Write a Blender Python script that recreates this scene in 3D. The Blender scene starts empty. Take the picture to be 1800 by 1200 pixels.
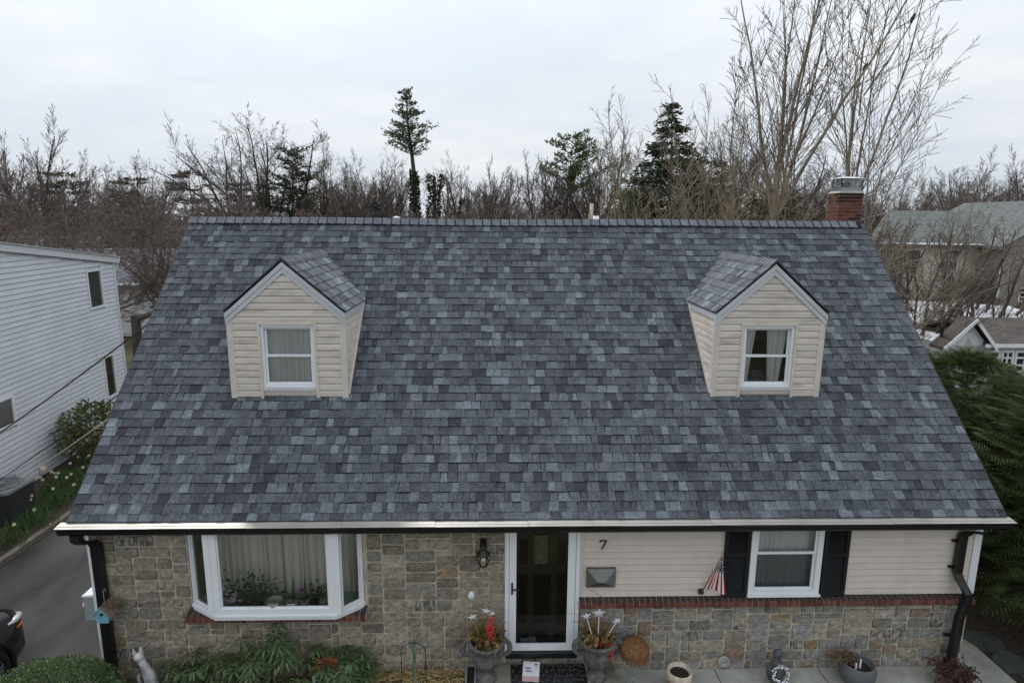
import bpy, math, random
import numpy as np
from mathutils import Vector, Matrix, Euler

R = math.radians
rng = random.Random(7)
scene = bpy.context.scene
COL = scene.collection

# ------------------------------------------------------------------ camera, sky, sun, exposure
cam_d = bpy.data.cameras.new('camera')
cam = bpy.data.objects.new('camera', cam_d)
COL.objects.link(cam)
cam_d.sensor_width = 36.0
cam_d.lens = 22.0
cam_d.clip_start = 0.1
cam_d.clip_end = 3000.0
CAM = Vector((-0.6834, -7.7866, 6.4108))
p_, y_, r_ = 0.1914, 0.0275, 0.0067
fw = Vector((math.sin(y_) * math.cos(p_), math.cos(y_) * math.cos(p_), -math.sin(p_)))
rt = fw.cross(Vector((0, 0, 1))).normalized()
up = rt.cross(fw)
rt2 = math.cos(r_) * rt + math.sin(r_) * up
up2 = -math.sin(r_) * rt + math.cos(r_) * up
cam.matrix_world = Matrix(((rt2.x, up2.x, -fw.x, CAM.x), (rt2.y, up2.y, -fw.y, CAM.y), (rt2.z, up2.z, -fw.z, CAM.z), (0, 0, 0, 1)))
scene.camera = cam

SUN_EL, SUN_AZ = R(43), R(-24)          # high, behind the house, a little to the left
sd = Vector((math.sin(SUN_AZ) * math.cos(SUN_EL), math.cos(SUN_AZ) * math.cos(SUN_EL), math.sin(SUN_EL)))
sun_d = bpy.data.lights.new('sun', 'SUN')
sun_d.energy = 1.7
sun_d.angle = R(8)
sun_d.color = (1.0, 0.96, 0.9)
sun = bpy.data.objects.new('sun', sun_d)
COL.objects.link(sun)
sun.rotation_euler = sd.to_track_quat('Z', 'Y').to_euler()

world = bpy.data.worlds.new('World')
scene.world = world
world.use_nodes = True
nt = world.node_tree
nt.nodes.clear()
def wn(t, **k):
    n = nt.nodes.new(t)
    for a, b in k.items():
        setattr(n, a, b)
    return n
out = wn('ShaderNodeOutputWorld')
bg = wn('ShaderNodeBackground')
bg.inputs['Strength'].default_value = 0.1
nt.links.new(bg.outputs[0], out.inputs[0])
sky = wn('ShaderNodeTexSky', sky_type='NISHITA', sun_disc=False, sun_elevation=SUN_EL, sun_rotation=SUN_AZ, air_density=1.0, dust_density=2.0)
tc = wn('ShaderNodeTexCoord')
sep = wn('ShaderNodeSeparateXYZ')
nt.links.new(tc.outputs['Generated'], sep.inputs[0])
def mth(op, a, b=None, clamp=False):
    n = wn('ShaderNodeMath', operation=op, use_clamp=clamp)
    for i, v in enumerate((a, b)):
        if v is None:
            continue
        if isinstance(v, (int, float)):
            n.inputs[i].default_value = v
        else:
            nt.links.new(v, n.inputs[i])
    return n.outputs[0]
# cloud sheet: directions projected on a plane overhead
zc = mth('ADD', mth('MAXIMUM', sep.outputs[2], 0.0), 0.16)
cx = mth('DIVIDE', sep.outputs[0], zc)
cy = mth('DIVIDE', sep.outputs[1], zc)
comb = wn('ShaderNodeCombineXYZ')
nt.links.new(cx, comb.inputs[0])
nt.links.new(cy, comb.inputs[1])
def noise(scale, det, rough, off):
    n = wn('ShaderNodeTexNoise')
    n.inputs['Scale'].default_value = scale
    n.inputs['Detail'].default_value = det
    n.inputs['Roughness'].default_value = rough
    m = wn('ShaderNodeMapping')
    m.inputs['Location'].default_value = off
    nt.links.new(comb.outputs[0], m.inputs[0])
    nt.links.new(m.outputs[0], n.inputs['Vector'])
    return n.outputs[0]
n1 = noise(0.42, 4, 0.5, (3.1, 1.7, 0))
n2 = noise(1.6, 4, 0.55, (7.3, 2.2, 0))
cl = mth('ADD', mth('MULTIPLY', n1, 0.65), mth('MULTIPLY', n2, 0.35))
ramp = wn('ShaderNodeValToRGB')
ramp.color_ramp.elements[0].position = 0.36
ramp.color_ramp.elements[0].color = (4.95, 5.55, 6.35, 1)
ramp.color_ramp.elements[1].position = 0.62
ramp.color_ramp.elements[1].color = (6.75, 7.0, 7.3, 1)
nt.links.new(cl, ramp.inputs[0])
# the brighter cloud round the hidden sun
dot = wn('ShaderNodeVectorMath', operation='DOT_PRODUCT')
nt.links.new(tc.outputs['Generated'], dot.inputs[0])
dot.inputs[1].default_value = sd
glow = mth('POWER', mth('MAXIMUM', dot.outputs['Value'], 0.0), 5.0)
addg = wn('ShaderNodeMix', data_type='RGBA', blend_type='ADD')
addg.inputs[0].default_value = 1.0
gm = wn('ShaderNodeCombineXYZ')
for i, k in enumerate((1.5, 1.45, 1.35)):
    nt.links.new(mth('MULTIPLY', glow, k), gm.inputs[i])
nt.links.new(ramp.outputs[0], addg.inputs[6])
nt.links.new(gm.outputs[0], addg.inputs[7])
# thin places let the blue through
gap = mth('MULTIPLY', mth('SUBTRACT', 0.44, cl, True), 5.0, True)
mix = wn('ShaderNodeMix', data_type='RGBA')
nt.links.new(mth('MULTIPLY', gap, 0.6), mix.inputs[0])
nt.links.new(addg.outputs[2], mix.inputs[6])
nt.links.new(sky.outputs[0], mix.inputs[7])
# an overcast sky is brighter towards the zenith
zs = wn('ShaderNodeVectorMath', operation='SCALE')
nt.links.new(mix.outputs[2], zs.inputs[0])
nt.links.new(mth('ADD', mth('MULTIPLY', mth('MAXIMUM', sep.outputs[2], 0.0), 0.75), 0.93), zs.inputs['Scale'])
nt.links.new(zs.outputs[0], bg.inputs[0])

vs = scene.view_settings
vs.view_transform = 'Standard'
vs.look = 'None'
vs.exposure = 0.3
vs.gamma = 1.0
vs.use_curve_mapping = False
scene.cycles.max_bounces = 8
scene.cycles.transparent_max_bounces = 16
scene.cycles.use_denoising = True

# ------------------------------------------------------------------ helpers
WT = {}
def tag(o, label=None, cat=None, group=None, kind=None):
    for k, v in (('label', label), ('category', cat), ('group', group), ('kind', kind)):
        if v:
            o[k] = v
    return o
def attach(o, parent):
    if parent is not None:
        o.parent = parent
        o.matrix_parent_inverse = Matrix.Translation(-WT.get(parent.name, Vector((0, 0, 0))))
def thing(name, label, cat, loc=(0, 0, 0), group=None, parent=None):
    o = bpy.data.objects.new(name, None)
    o.empty_display_size = 0.2
    COL.objects.link(o)
    o.location = loc
    attach(o, parent)
    WT[o.name] = Vector(loc)
    return tag(o, label, cat, group)
def link(name, me, mat=None, parent=None, local=False):
    o = bpy.data.objects.new(name, me)
    COL.objects.link(o)
    if mat is not None:
        for m in (mat if isinstance(mat, (list, tuple)) else [mat]):
            if m.name not in [x.name for x in me.materials if x]:
                me.materials.append(m)
    if parent is not None:
        if local:
            o.parent = parent
        else:
            attach(o, parent)
    return o
def mesh_np(name, V, F, mi=None, smooth=False):
    V = np.asarray(V, dtype=np.float32)
    F = np.asarray(F, dtype=np.int32)
    me = bpy.data.meshes.new(name)
    k = F.shape[1]
    me.vertices.add(len(V))
    me.vertices.foreach_set('co', V.ravel())
    me.loops.add(F.size)
    me.loops.foreach_set('vertex_index', F.ravel())
    me.polygons.add(len(F))
    me.polygons.foreach_set('loop_start', np.arange(0, F.size, k, dtype=np.int32))
    me.polygons.foreach_set('loop_total', np.full(len(F), k, dtype=np.int32))
    if mi is not None:
        me.polygons.foreach_set('material_index', np.asarray(mi, dtype=np.int32))
    if smooth:
        me.polygons.foreach_set('use_smooth', np.ones(len(F), dtype=bool))
    me.update(calc_edges=True)
    return me

class MB:
    def __init__(self):
        self.v, self.f, self.m = [], [], []
        self.cur = 0
    def quad(self, *pts):
        b = len(self.v)
        self.v += [tuple(p) for p in pts]
        self.f.append(tuple(range(b, b + len(pts))))
        self.m.append(self.cur)
        return self
    def hexa(self, p):                      # 8 points: bottom ring 0-3 (ccw from above), top ring 4-7
        b = len(self.v)
        self.v += [tuple(q) for q in p]
        for f in ((3, 2, 1, 0), (4, 5, 6, 7), (0, 1, 5, 4), (1, 2, 6, 5), (2, 3, 7, 6), (3, 0, 4, 7)):
            self.f.append(tuple(b + i for i in f))
            self.m.append(self.cur)
        return self
    def box(self, x0, x1, y0, y1, z0, z1):
        return self.hexa([(x0, y0, z0), (x1, y0, z0), (x1, y1, z0), (x0, y1, z0), (x0, y0, z1), (x1, y0, z1), (x1, y1, z1), (x0, y1, z1)])
    def bar(self, a, b, w, h, upv=(0, 0, 1)):
        a, b = Vector(a), Vector(b)
        d = (b - a).normalized()
        s = d.cross(Vector(upv))
        if s.length < 1e-4:
            s = d.cross(Vector((1, 0, 0)))
        s.normalize()
        u = s.cross(d)
        s, u = s * w / 2, u * h / 2
        return self.hexa([a - s - u, a + s - u, b + s - u, b - s - u, a - s + u, a + s + u, b + s + u, b - s + u])
    def prism(self, poly, fn0, fn1):        # poly in 2D mapped by two functions to 3D
        n = len(poly)
        b = len(self.v)
        self.v += [tuple(fn0(*p)) for p in poly] + [tuple(fn1(*p)) for p in poly]
        self.f.append(tuple(b + i for i in range(n)))
        self.f.append(tuple(b + n + i for i in reversed(range(n))))
        self.m += [self.cur, self.cur]
        for i in range(n):
            j = (i + 1) % n
            self.f.append((b + j, b + i, b + n + i, b + n + j))
            self.m.append(self.cur)
        return self
    def tube(self, pts, rad, n=6, cap=True, sx=1.0):
        pts = [Vector(p) for p in pts]
        if not hasattr(rad, '__len__'):
            rad = [rad] * len(pts)
        b = len(self.v)
        ref = None
        for i, p in enumerate(pts):
            d = (pts[min(i + 1, len(pts) - 1)] - pts[max(i - 1, 0)])
            d = d.normalized() if d.length > 1e-9 else Vector((0, 0, 1))
            if ref is None:
                ref = Vector((1, 0, 0)) if abs(d.x) < 0.8 else Vector((0, 1, 0))
            u = (ref - d * ref.dot(d)).normalized()
            ref = u
            w = d.cross(u)
            for k in range(n):
                a = 2 * math.pi * (k + 0.5) / n
                self.v.append(tuple(p + (u * math.cos(a) * sx + w * math.sin(a)) * rad[i]))
        for i in range(len(pts) - 1):
            for k in range(n):
                k2 = (k + 1) % n
                self.f.append((b + i * n + k, b + i * n + k2, b + (i + 1) * n + k2, b + (i + 1) * n + k))
                self.m.append(self.cur)
        if cap:
            self.f.append(tuple(b + k for k in reversed(range(n))))
            e = b + (len(pts) - 1) * n
            self.f.append(tuple(e + k for k in range(n)))
            self.m += [self.cur, self.cur]
        return self
    def lathe(self, prof, c=(0, 0, 0), n=20, jit=None, T=None):
        b = len(self.v)
        for i, (r, z) in enumerate(prof):
            for k in range(n):
                a = 2 * math.pi * k / n
                rr = r * (1 if jit is None else jit(i, k))
                p = Vector((rr * math.cos(a), rr * math.sin(a), z))
                if T is not None:
                    p = T @ p
                self.v.append(tuple(p + Vector(c)))
        for i in range(len(prof) - 1):
            for k in range(n):
                k2 = (k + 1) % n
                self.f.append((b + i * n + k, b + i * n + k2, b + (i + 1) * n + k2, b + (i + 1) * n + k))
                self.m.append(self.cur)
        self.f.append(tuple(b + k for k in reversed(range(n))))
        e = b + (len(prof) - 1) * n
        self.f.append(tuple(e + k for k in range(n)))
        self.m += [self.cur, self.cur]
        return self
    def mesh(self, name, smooth=False):
        me = bpy.data.meshes.new(name)
        me.from_pydata(self.v, [], self.f)
        me.polygons.foreach_set('material_index', self.m)
        if smooth:
            me.polygons.foreach_set('use_smooth', [True] * len(self.f))
        me.update()
        return me
    def build(self, name, mat, parent=None, smooth=False, local=False):
        me = self.mesh(name, smooth)
        for m in (mat if isinstance(mat, (list, tuple)) else [mat]):
            me.materials.append(m)
        return link(name, me, None, parent, local)

def boxobj(name, mat, parent, *b):
    return MB().box(*b).build(name, mat, parent)

# leaf-like faces: centres C, direction D, length L, width Wd
def leaf_mesh(name, C, D, L, Wd, r, fold=0.0, mi=None):
    n = len(C)
    D = D / np.maximum(np.linalg.norm(D, axis=1, keepdims=True), 1e-6)
    A = r.normal(size=(n, 3))
    S = np.cross(D, A)
    S /= np.maximum(np.linalg.norm(S, axis=1, keepdims=True), 1e-6)
    L = np.broadcast_to(L, (n,))[:, None]
    Wd = np.broadcast_to(Wd, (n,))[:, None]
    V = np.stack([C, C + D * L * 0.5 + S * Wd * 0.5, C + D * L, C + D * L * 0.5 - S * Wd * 0.5], 1).reshape(-1, 3)
    F = np.arange(4 * n).reshape(n, 4)
    return mesh_np(name, V, F, mi)
def seg_mesh(name, S, sides=3):
    S = np.asarray(S, dtype=np.float64)
    P0, P1, r0, r1 = S[:, 0:3], S[:, 3:6], S[:, 6], S[:, 7]
    d = P1 - P0
    d /= np.maximum(np.linalg.norm(d, axis=1, keepdims=True), 1e-9)
    a = np.where(np.abs(d[:, 2:3]) < 0.9, np.array([[0, 0, 1.0]]), np.array([[1.0, 0, 0]]))
    u = np.cross(d, a)
    u /= np.linalg.norm(u, axis=1, keepdims=True)
    w = np.cross(d, u)
    n = len(S)
    ring = []
    for P, r in ((P0, r0), (P1, r1)):
        for k in range(sides):
            t = 2 * math.pi * k / sides
            ring.append(P + (u * math.cos(t) + w * math.sin(t)) * r[:, None])
    V = np.stack(ring, 1).reshape(-1, 3)
    base = (np.arange(n) * 2 * sides)[:, None]
    F = []
    for k in range(sides):
        k2 = (k + 1) % sides
        F.append(base + np.array([[k, k2, sides + k2, sides + k]]))
    return mesh_np(name, V, np.concatenate(F, 0), smooth=sides > 3)

# ------------------------------------------------------------------ materials
def mat(name, col, rough=0.75, var=0.15, scale=6.0, bump=0.0, bscale=60.0, metal=0.0, spec=0.3, col2=None, stretch=None, objcol=False, attr=False, lo=0.35, hi=0.65, fine=0.0, fscale=120.0, trans=0.0):
    m = bpy.data.materials.new(name)
    m.use_nodes = True
    t = m.node_tree
    b = t.nodes['Principled BSDF']
    L = t.links
    def nd(tp, **k):
        n = t.nodes.new(tp)
        for a, v in k.items():
            setattr(n, a, v)
        return n
    b.inputs['Roughness'].default_value = rough
    b.inputs['Metallic'].default_value = metal
    b.inputs['Specular IOR Level'].default_value = spec
    geo = nd('ShaderNodeNewGeometry')
    mp = nd('ShaderNodeMapping')
    if stretch:
        mp.inputs['Scale'].default_value = stretch
    L.new(geo.outputs['Position'], mp.inputs[0])
    nz = nd('ShaderNodeTexNoise')
    nz.inputs['Scale'].default_value = scale
    nz.inputs['Detail'].default_value = 5
    nz.inputs['Roughness'].default_value = 0.6
    L.new(mp.outputs[0], nz.inputs['Vector'])
    rp = nd('ShaderNodeValToRGB')
    rp.color_ramp.elements[0].position = lo
    rp.color_ramp.elements[1].position = hi
    a = col if col2 is None else col2
    rp.color_ramp.elements[0].color = tuple(c * (1 - var) for c in a) + (1,)
    rp.color_ramp.elements[1].color = tuple(c * (1 + var) for c in col) + (1,)
    L.new(nz.outputs[0], rp.inputs[0])
    cur = rp.outputs[0]
    if objcol or attr:
        mx = nd('ShaderNodeMix', data_type='RGBA', blend_type='MULTIPLY')
        mx.inputs[0].default_value = 1.0
        L.new(cur, mx.inputs[6])
        if attr:
            at = nd('ShaderNodeAttribute', attribute_name='tint')
            L.new(at.outputs['Color'], mx.inputs[7])
        else:
            oi = nd('ShaderNodeObjectInfo')
            L.new(oi.outputs['Color'], mx.inputs[7])
        cur = mx.outputs[2]
    if fine:
        n3 = nd('ShaderNodeTexNoise')
        n3.inputs['Scale'].default_value = fscale
        n3.inputs['Detail'].default_value = 2
        L.new(geo.outputs['Position'], n3.inputs['Vector'])
        r3 = nd('ShaderNodeMapRange')
        r3.inputs[1].default_value, r3.inputs[2].default_value = 0.3, 0.7
        r3.inputs[3].default_value, r3.inputs[4].default_value = 1 - fine, 1 + fine
        L.new(n3.outputs[0], r3.inputs[0])
        m3 = nd('ShaderNodeVectorMath', operation='SCALE')
        L.new(cur, m3.inputs[0])
        L.new(r3.outputs[0], m3.inputs['Scale'])
        cur = m3.outputs[0]
    L.new(cur, b.inputs['Base Color'])
    if bump:
        n2 = nd('ShaderNodeTexNoise')
        n2.inputs['Scale'].default_value = bscale
        n2.inputs['Detail'].default_value = 4
        L.new(mp.outputs[0], n2.inputs['Vector'])
        bp = nd('ShaderNodeBump')
        bp.inputs['Strength'].default_value = bump
        bp.inputs['Distance'].default_value = 0.02
        L.new(n2.outputs[0], bp.inputs['Height'])
        L.new(bp.outputs[0], b.inputs['Normal'])
    if trans:
        tr = nd('ShaderNodeBsdfTranslucent')
        L.new(cur, tr.inputs['Color'])
        ms = nd('ShaderNodeMixShader')
        ms.inputs[0].default_value = trans
        L.new(b.outputs[0], ms.inputs[1])
        L.new(tr.outputs[0], ms.inputs[2])
        L.new(ms.outputs[0], t.nodes['Material Output'].inputs[0])
    return m
def glass_mat(name, tint=(0.86, 0.92, 0.9), ior=1.5, rough=0.0):
    m = bpy.data.materials.new(name)
    m.use_nodes = True
    t = m.node_tree
    t.nodes.clear()
    o = t.nodes.new('ShaderNodeOutputMaterial')
    f = t.nodes.new('ShaderNodeFresnel')
    f.inputs[0].default_value = ior
    tr = t.nodes.new('ShaderNodeBsdfTransparent')
    tr.inputs[0].default_value = tint + (1,)
    g = t.nodes.new('ShaderNodeBsdfGlossy')
    g.inputs['Roughness'].default_value = rough
    x = t.nodes.new('ShaderNodeMixShader')
    mu = t.nodes.new('ShaderNodeMath')
    mu.operation = 'MULTIPLY'
    mu.inputs[1].default_value = 1.7            # two faces of the pane
    mu.use_clamp = True
    t.links.new(f.outputs[0], mu.inputs[0])
    t.links.new(mu.outputs[0], x.inputs[0])
    t.links.new(tr.outputs[0], x.inputs[1])
    t.links.new(g.outputs[0], x.inputs[2])
    t.links.new(x.outputs[0], o.inputs[0])
    return m

m_shing = mat('shingle', (1, 1, 1), 0.92, 0.18, 9, 0.5, 150, spec=0.15, objcol=True, fine=0.34, fscale=48)
m_shing_a = mat('shingle_field', (1, 1, 1), 0.92, 0.18, 9, 0.5, 150, spec=0.15, attr=True, fine=0.34, fscale=48)
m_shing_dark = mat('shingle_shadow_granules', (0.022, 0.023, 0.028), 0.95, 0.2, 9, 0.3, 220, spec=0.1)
m_deck = mat('roof_underlay', (0.018, 0.018, 0.022), 0.9, 0.1)
m_stone = mat('field_stone', (1.0, 1.0, 1.0), 0.9, 0.30, 11, 1.0, 32, spec=0.2, objcol=True, lo=0.3, hi=0.7, fine=0.3, fscale=40)
m_stone_dark = mat('streaked_stone', (0.85, 0.82, 0.78), 0.9, 0.1, 14, 0.6, 30, spec=0.2, objcol=True, col2=(0.28, 0.27, 0.265), stretch=(2.4, 2.4, 0.8), lo=0.40, hi=0.60)
m_mortar = mat('mortar', (0.46, 0.405, 0.315), 0.95, 0.18, 5, 0.4, 90)
m_brick = mat('brick', (0.135, 0.052, 0.04), 0.88, 0.25, 14, 0.4, 80, objcol=True)
m_brick_top = mat('sooty_brick', (0.055, 0.04, 0.036), 0.9, 0.45, 25, 0.4, 80)
m_bmort = mat('brick_mortar', (0.36, 0.31, 0.26), 0.95, 0.15, 10)
m_siding = mat('cream_vinyl', (0.595, 0.535, 0.478), 0.55, 0.05, 4, 0.06, 30, objcol=True)
m_dsiding = mat('weathered_cream_vinyl', (0.59, 0.535, 0.483), 0.6, 0.03, 3.5, 0.08, 40, col2=(0.43, 0.385, 0.338), stretch=(0.7, 0.7, 3.0), objcol=True, lo=0.3, hi=0.52)
m_white = mat('white_vinyl', (0.72, 0.74, 0.77), 0.4, 0.03, 3)
m_wtrim = mat('white_aluminium_trim', (0.50, 0.52, 0.56), 0.45, 0.06, 3)
m_tan = mat('cream_trim', (0.575, 0.525, 0.475), 0.55, 0.06, 4)
m_black = mat('black_aluminium', (0.010, 0.010, 0.011), 0.32, 0.15, 3, spec=0.5)
m_shut = mat('black_shutter_paint', (0.012, 0.012, 0.014), 0.5, 0.2, 5)
m_guard = mat('gutter_guard_steel', (0.40, 0.385, 0.36), 0.42, 0.12, 3, 0.15, 260, metal=0.55)
m_glass = glass_mat('window_glass', (0.955, 0.97, 0.96))
m_plaster = mat('room_plaster', (0.62, 0.59, 0.54), 0.9, 0.04)
m_screen = glass_mat('screened_glass', (0.5, 0.52, 0.53))
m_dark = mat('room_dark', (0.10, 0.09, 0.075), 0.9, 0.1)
m_curt = mat('curtain_linen', (0.80, 0.78, 0.72), 0.9, 0.06, 30, stretch=(6, 6, 0.3), trans=0.25)
m_curtw = mat('curtain_white', (0.84, 0.85, 0.88), 0.9, 0.04, 20, stretch=(6, 6, 0.3), trans=0.25)
m_door = mat('black_door_paint', (0.011, 0.012, 0.013), 0.35, 0.1, 4)
m_bronze = mat('dark_bronze', (0.05, 0.042, 0.032), 0.45, 0.2, 20, metal=0.6)
m_steel = mat('brushed_steel', (0.30, 0.31, 0.32), 0.36, 0.1, 8, metal=0.9, stretch=(1, 1, 8))
m_conc = mat('concrete', (0.35, 0.35, 0.31), 0.9, 0.2, 3, 0.25, 90, fine=0.12)
m_concd = mat('stoop_concrete', (0.22, 0.20, 0.165), 0.92, 0.22, 4, 0.3, 80, fine=0.15)
m_asph = mat('asphalt', (0.052, 0.050, 0.050), 0.88, 0.25, 1.1, 0.4, 200, col2=(0.031, 0.031, 0.033), stretch=(1.0, .35, 1), fine=0.25, fscale=160)
m_grass = mat('ground_grass', (0.07, 0.078, 0.03), 0.95, 0.35, 0.6, 0.6, 30, col2=(0.085, 0.07, 0.04), fine=0.3, fscale=30)
m_mulch = mat('mulch_soil', (0.075, 0.055, 0.04), 0.95, 0.4, 18, 0.8, 60)
m_soil = mat('potting_soil', (0.03, 0.02, 0.014), 0.95, 0.6, 50, 0.8, 90)
m_wood = mat('kerb_timber', (0.17, 0.15, 0.125), 0.9, 0.25, 8, 0.4, 40)
m_slate = mat('slate_flag', (0.075, 0.085, 0.08), 0.8, 0.25, 5, 0.4, 30)
print('part1 ok')
# ------------------------------------------------------------------ ground
def struct(name, mb, m):
    return tag(mb.build(name, m), kind='structure')
g = MB()
g.quad((-900, -300, -0.07), (900, -300, -0.07), (900, 1500, -0.07), (-900, 1500, -0.07))
struct('ground', g, m_grass)
g = MB()
g.quad((-9.95, -14, -0.05), (-6.35, -14, -0.05), (-6.35, 21, -0.05), (-9.95, 21, -0.05))
struct('driveway', g, m_asph)

# ------------------------------------------------------------------ the house
SL = R(43.066)
CS, SN = math.cos(SL), math.sin(SL)
EX = 0.143
Z0 = 2.58
RS = 5.5655                     # slope length up to the ridge
XL, XR = -6.26, 6.26
WY = 0.22                       # front wall plane
RY, RZ = RS * CS, Z0 + RS * SN
house = thing('house', 'stone and cream siding cape house with slate grey shingle roof and two dormers', 'house', (0, 4.0, 0))

def rp(x, s, n=0.0):            # point on the front roof slope
    return (x, s * CS - n * SN, Z0 + s * SN + n * CS)
rf = MB()
rf.hexa([rp(XL, -0.09, -0.03), rp(XR, -0.09, -0.03), rp(XR, RS, -0.03), rp(XL, RS, -0.03), rp(XL, -0.09), rp(XR, -0.09), rp(XR, RS), rp(XL, RS)])
by = 2 * RY
rf.hexa([(XL, RY, RZ - 0.04), (XR, RY, RZ - 0.04), (XR, by + 0.1, Z0 - 0.13), (XL, by + 0.1, Z0 - 0.13), (XL, RY, RZ), (XR, RY, RZ), (XR, by + 0.1, Z0 - 0.09), (XL, by + 0.1, Z0 - 0.09)])
roof = rf.build('roof', m_deck, house)

# shingle colours: several granule blends
PAL = [((0.094, 0.102, 0.115), 44), ((0.068, 0.073, 0.083), 18), ((0.114, 0.124, 0.139), 19), ((0.052, 0.055, 0.063), 6), ((0.162, 0.184, 0.205), 7), ((0.136, 0.152, 0.169), 9)]
def shcol(r):
    t = r.random() * sum(w for _, w in PAL)
    for c, w in PAL:
        t -= w
        if t <= 0:
            break
    k = r.uniform(0.9, 1.1)
    return tuple(x * k for x in c) + (1.0,)
def tab_faces(x0, x1, tap, lift, band, h=EX + 0.02):
    """tab in local coordinates: x along the eave, y up the slope, z off the deck. Returns verts and faces with slots."""
    nb, nt_ = 0.011 + lift, 0.0035 + lift * 0.3
    yb = EX - 0.010 - (0.008 if band > 1 else 0)
    def n(y):
        return nb + (nt_ - nb) * y / h
    a0, a1 = x0 + 0.001, x1 - 0.001
    b0, b1 = a0 + tap, a1 - tap
    def xa(y):
        return a0 + (b0 - a0) * y / h
    def xb(y):
        return a1 + (b1 - a1) * y / h
    V = [(a0, 0, 0), (a1, 0, 0), (a0, 0, nb), (a1, 0, nb), (xa(yb), yb, n(yb)), (xb(yb), yb, n(yb)), (b0, h, nt_), (b1, h, nt_), (b0, h, 0), (b1, h, 0)]
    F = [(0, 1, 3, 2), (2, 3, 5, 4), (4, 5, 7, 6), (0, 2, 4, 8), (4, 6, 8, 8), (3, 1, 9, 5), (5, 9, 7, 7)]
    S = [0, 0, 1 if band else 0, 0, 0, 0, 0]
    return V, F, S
def add_tab(mb, V, F, S):
    b = len(mb.v)
    mb.v += V
    for f, s in zip(F, S):
        f2 = []
        for i in f:
            if b + i not in f2:
                f2.append(b + i)
        mb.f.append(tuple(f2))
        mb.m.append(s)
WID = [0.07, 0.10, 0.12, 0.135, 0.15, 0.18]
tab_cache = {}
def tab_mesh(w, tap, lift, band):
    k = (round(w, 4), tap, lift, band)
    if k not in tab_cache:
        mb = MB()
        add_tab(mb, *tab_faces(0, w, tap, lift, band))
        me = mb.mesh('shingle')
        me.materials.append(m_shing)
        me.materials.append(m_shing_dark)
        tab_cache[k] = me
    return tab_cache[k]
def row(x0, x1, r):
    x = x0
    res = []
    while x < x1 - 1e-4:
        w = r.choice(WID)
        if x1 - x - w < 0.07:
            w = x1 - x
        res.append((x, w))
        x += w
    return res
DORM = [(-3.729, 0.858, 1.309), (3.414, 0.83, 1.318)]          # centre x, half width, front plane y
def under_dormer(x, s):
    y = s * CS
    return any(abs(x - c) < hw - 0.2 and fy + 0.25 < y < fy + 1.2 for c, hw, fy in DORM)
r = random.Random(3)
field = MB()
tints = []
count = 0
k = 0
while True:
    s = -0.105 if k == 0 else (k - 1) * EX
    if s > RS - 0.06:
        break
    for x, w in row(XL, XR, r):
        if under_dormer(x + w / 2, s):
            continue
        tap = r.choice((0, 0, 0.006, 0.01))
        lift = r.choice((0.0, 0.0, 0.005))
        band = r.choice((0, 1, 1, 2)) if lift == 0 else r.choice((0, 0, 0, 1))
        c = shcol(r)
        yj = r.uniform(-0.003, 0.003)
        h = EX + 0.02 if s + EX + 0.02 < RS else RS - s
        if count < 200 and h > EX:
            me = tab_mesh(w, tap, lift, band)
            o = bpy.data.objects.new('shingle', me)
            COL.objects.link(o)
            o.location = rp(x, s + yj)
            o.rotation_euler = (SL, 0, 0)
            o.color = c
            attach(o, roof)
            count += 1
        else:
            V, F, S = tab_faces(x, x + w, tap, lift, band, h)
            V = [rp(a, s + yj + b_, n_) for a, b_, n_ in V]
            add_tab(field, V, F, S)
            tints += [c] * len(V)
    k += 1
me = field.mesh('shingle_field')
me.materials.append(m_shing_a)
me.materials.append(m_shing_dark)
ca = me.color_attributes.new('tint', 'FLOAT_COLOR', 'POINT')
ca.data.foreach_set('color', np.array(tints, dtype=np.float32).ravel())
tag(link('shingle_field', me, None, roof), kind='stuff')
# ridge caps, folded over the ridge, each lapping the next
mb = MB()
cl_, cw_ = 0.235, 0.15
def capseg(xa, xb):
    L = lambda x, p, q: p + (q - p) * x / cl_
    for sg in (-1, 1):
        e = [(xa, 0, L(xa, .016, .004)), (xb, 0, L(xb, .016, .004)), (xb, sg * cw_ * CS, -cw_ * SN + L(xb, .012, .001)), (xa, sg * cw_ * CS, -cw_ * SN + L(xa, .012, .001))]
        t = [(xa, 0, L(xa, .028, .013)), (xb, 0, L(xb, .028, .013)), (xb, sg * (cw_ * CS + .004), -cw_ * SN + L(xb, .024, .008)), (xa, sg * (cw_ * CS + .004), -cw_ * SN + L(xa, .024, .008))]
        mb.hexa(e + t if sg > 0 else [e[3], e[2], e[1], e[0], t[3], t[2], t[1], t[0]])
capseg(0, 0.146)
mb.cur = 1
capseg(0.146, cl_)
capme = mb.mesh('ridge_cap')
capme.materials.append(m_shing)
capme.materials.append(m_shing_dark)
x = XL - 0.01
while x < XR - 0.14:
    o = bpy.data.objects.new('ridge_cap', capme)
    COL.objects.link(o)
    sag = 0.012 * math.sin((x - XL) * 0.9) * math.sin((x - XL) * 0.25)
    o.location = (x, RY, RZ + 0.030 + sag)
    o.rotation_euler = (0, r.uniform(-0.006, 0.006), 0)
    kk = r.uniform(0.85, 1.12)
    o.color = (0.155 * kk, 0.165 * kk, 0.185 * kk, 1)
    attach(o, roof)
    x += 0.1675
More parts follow.
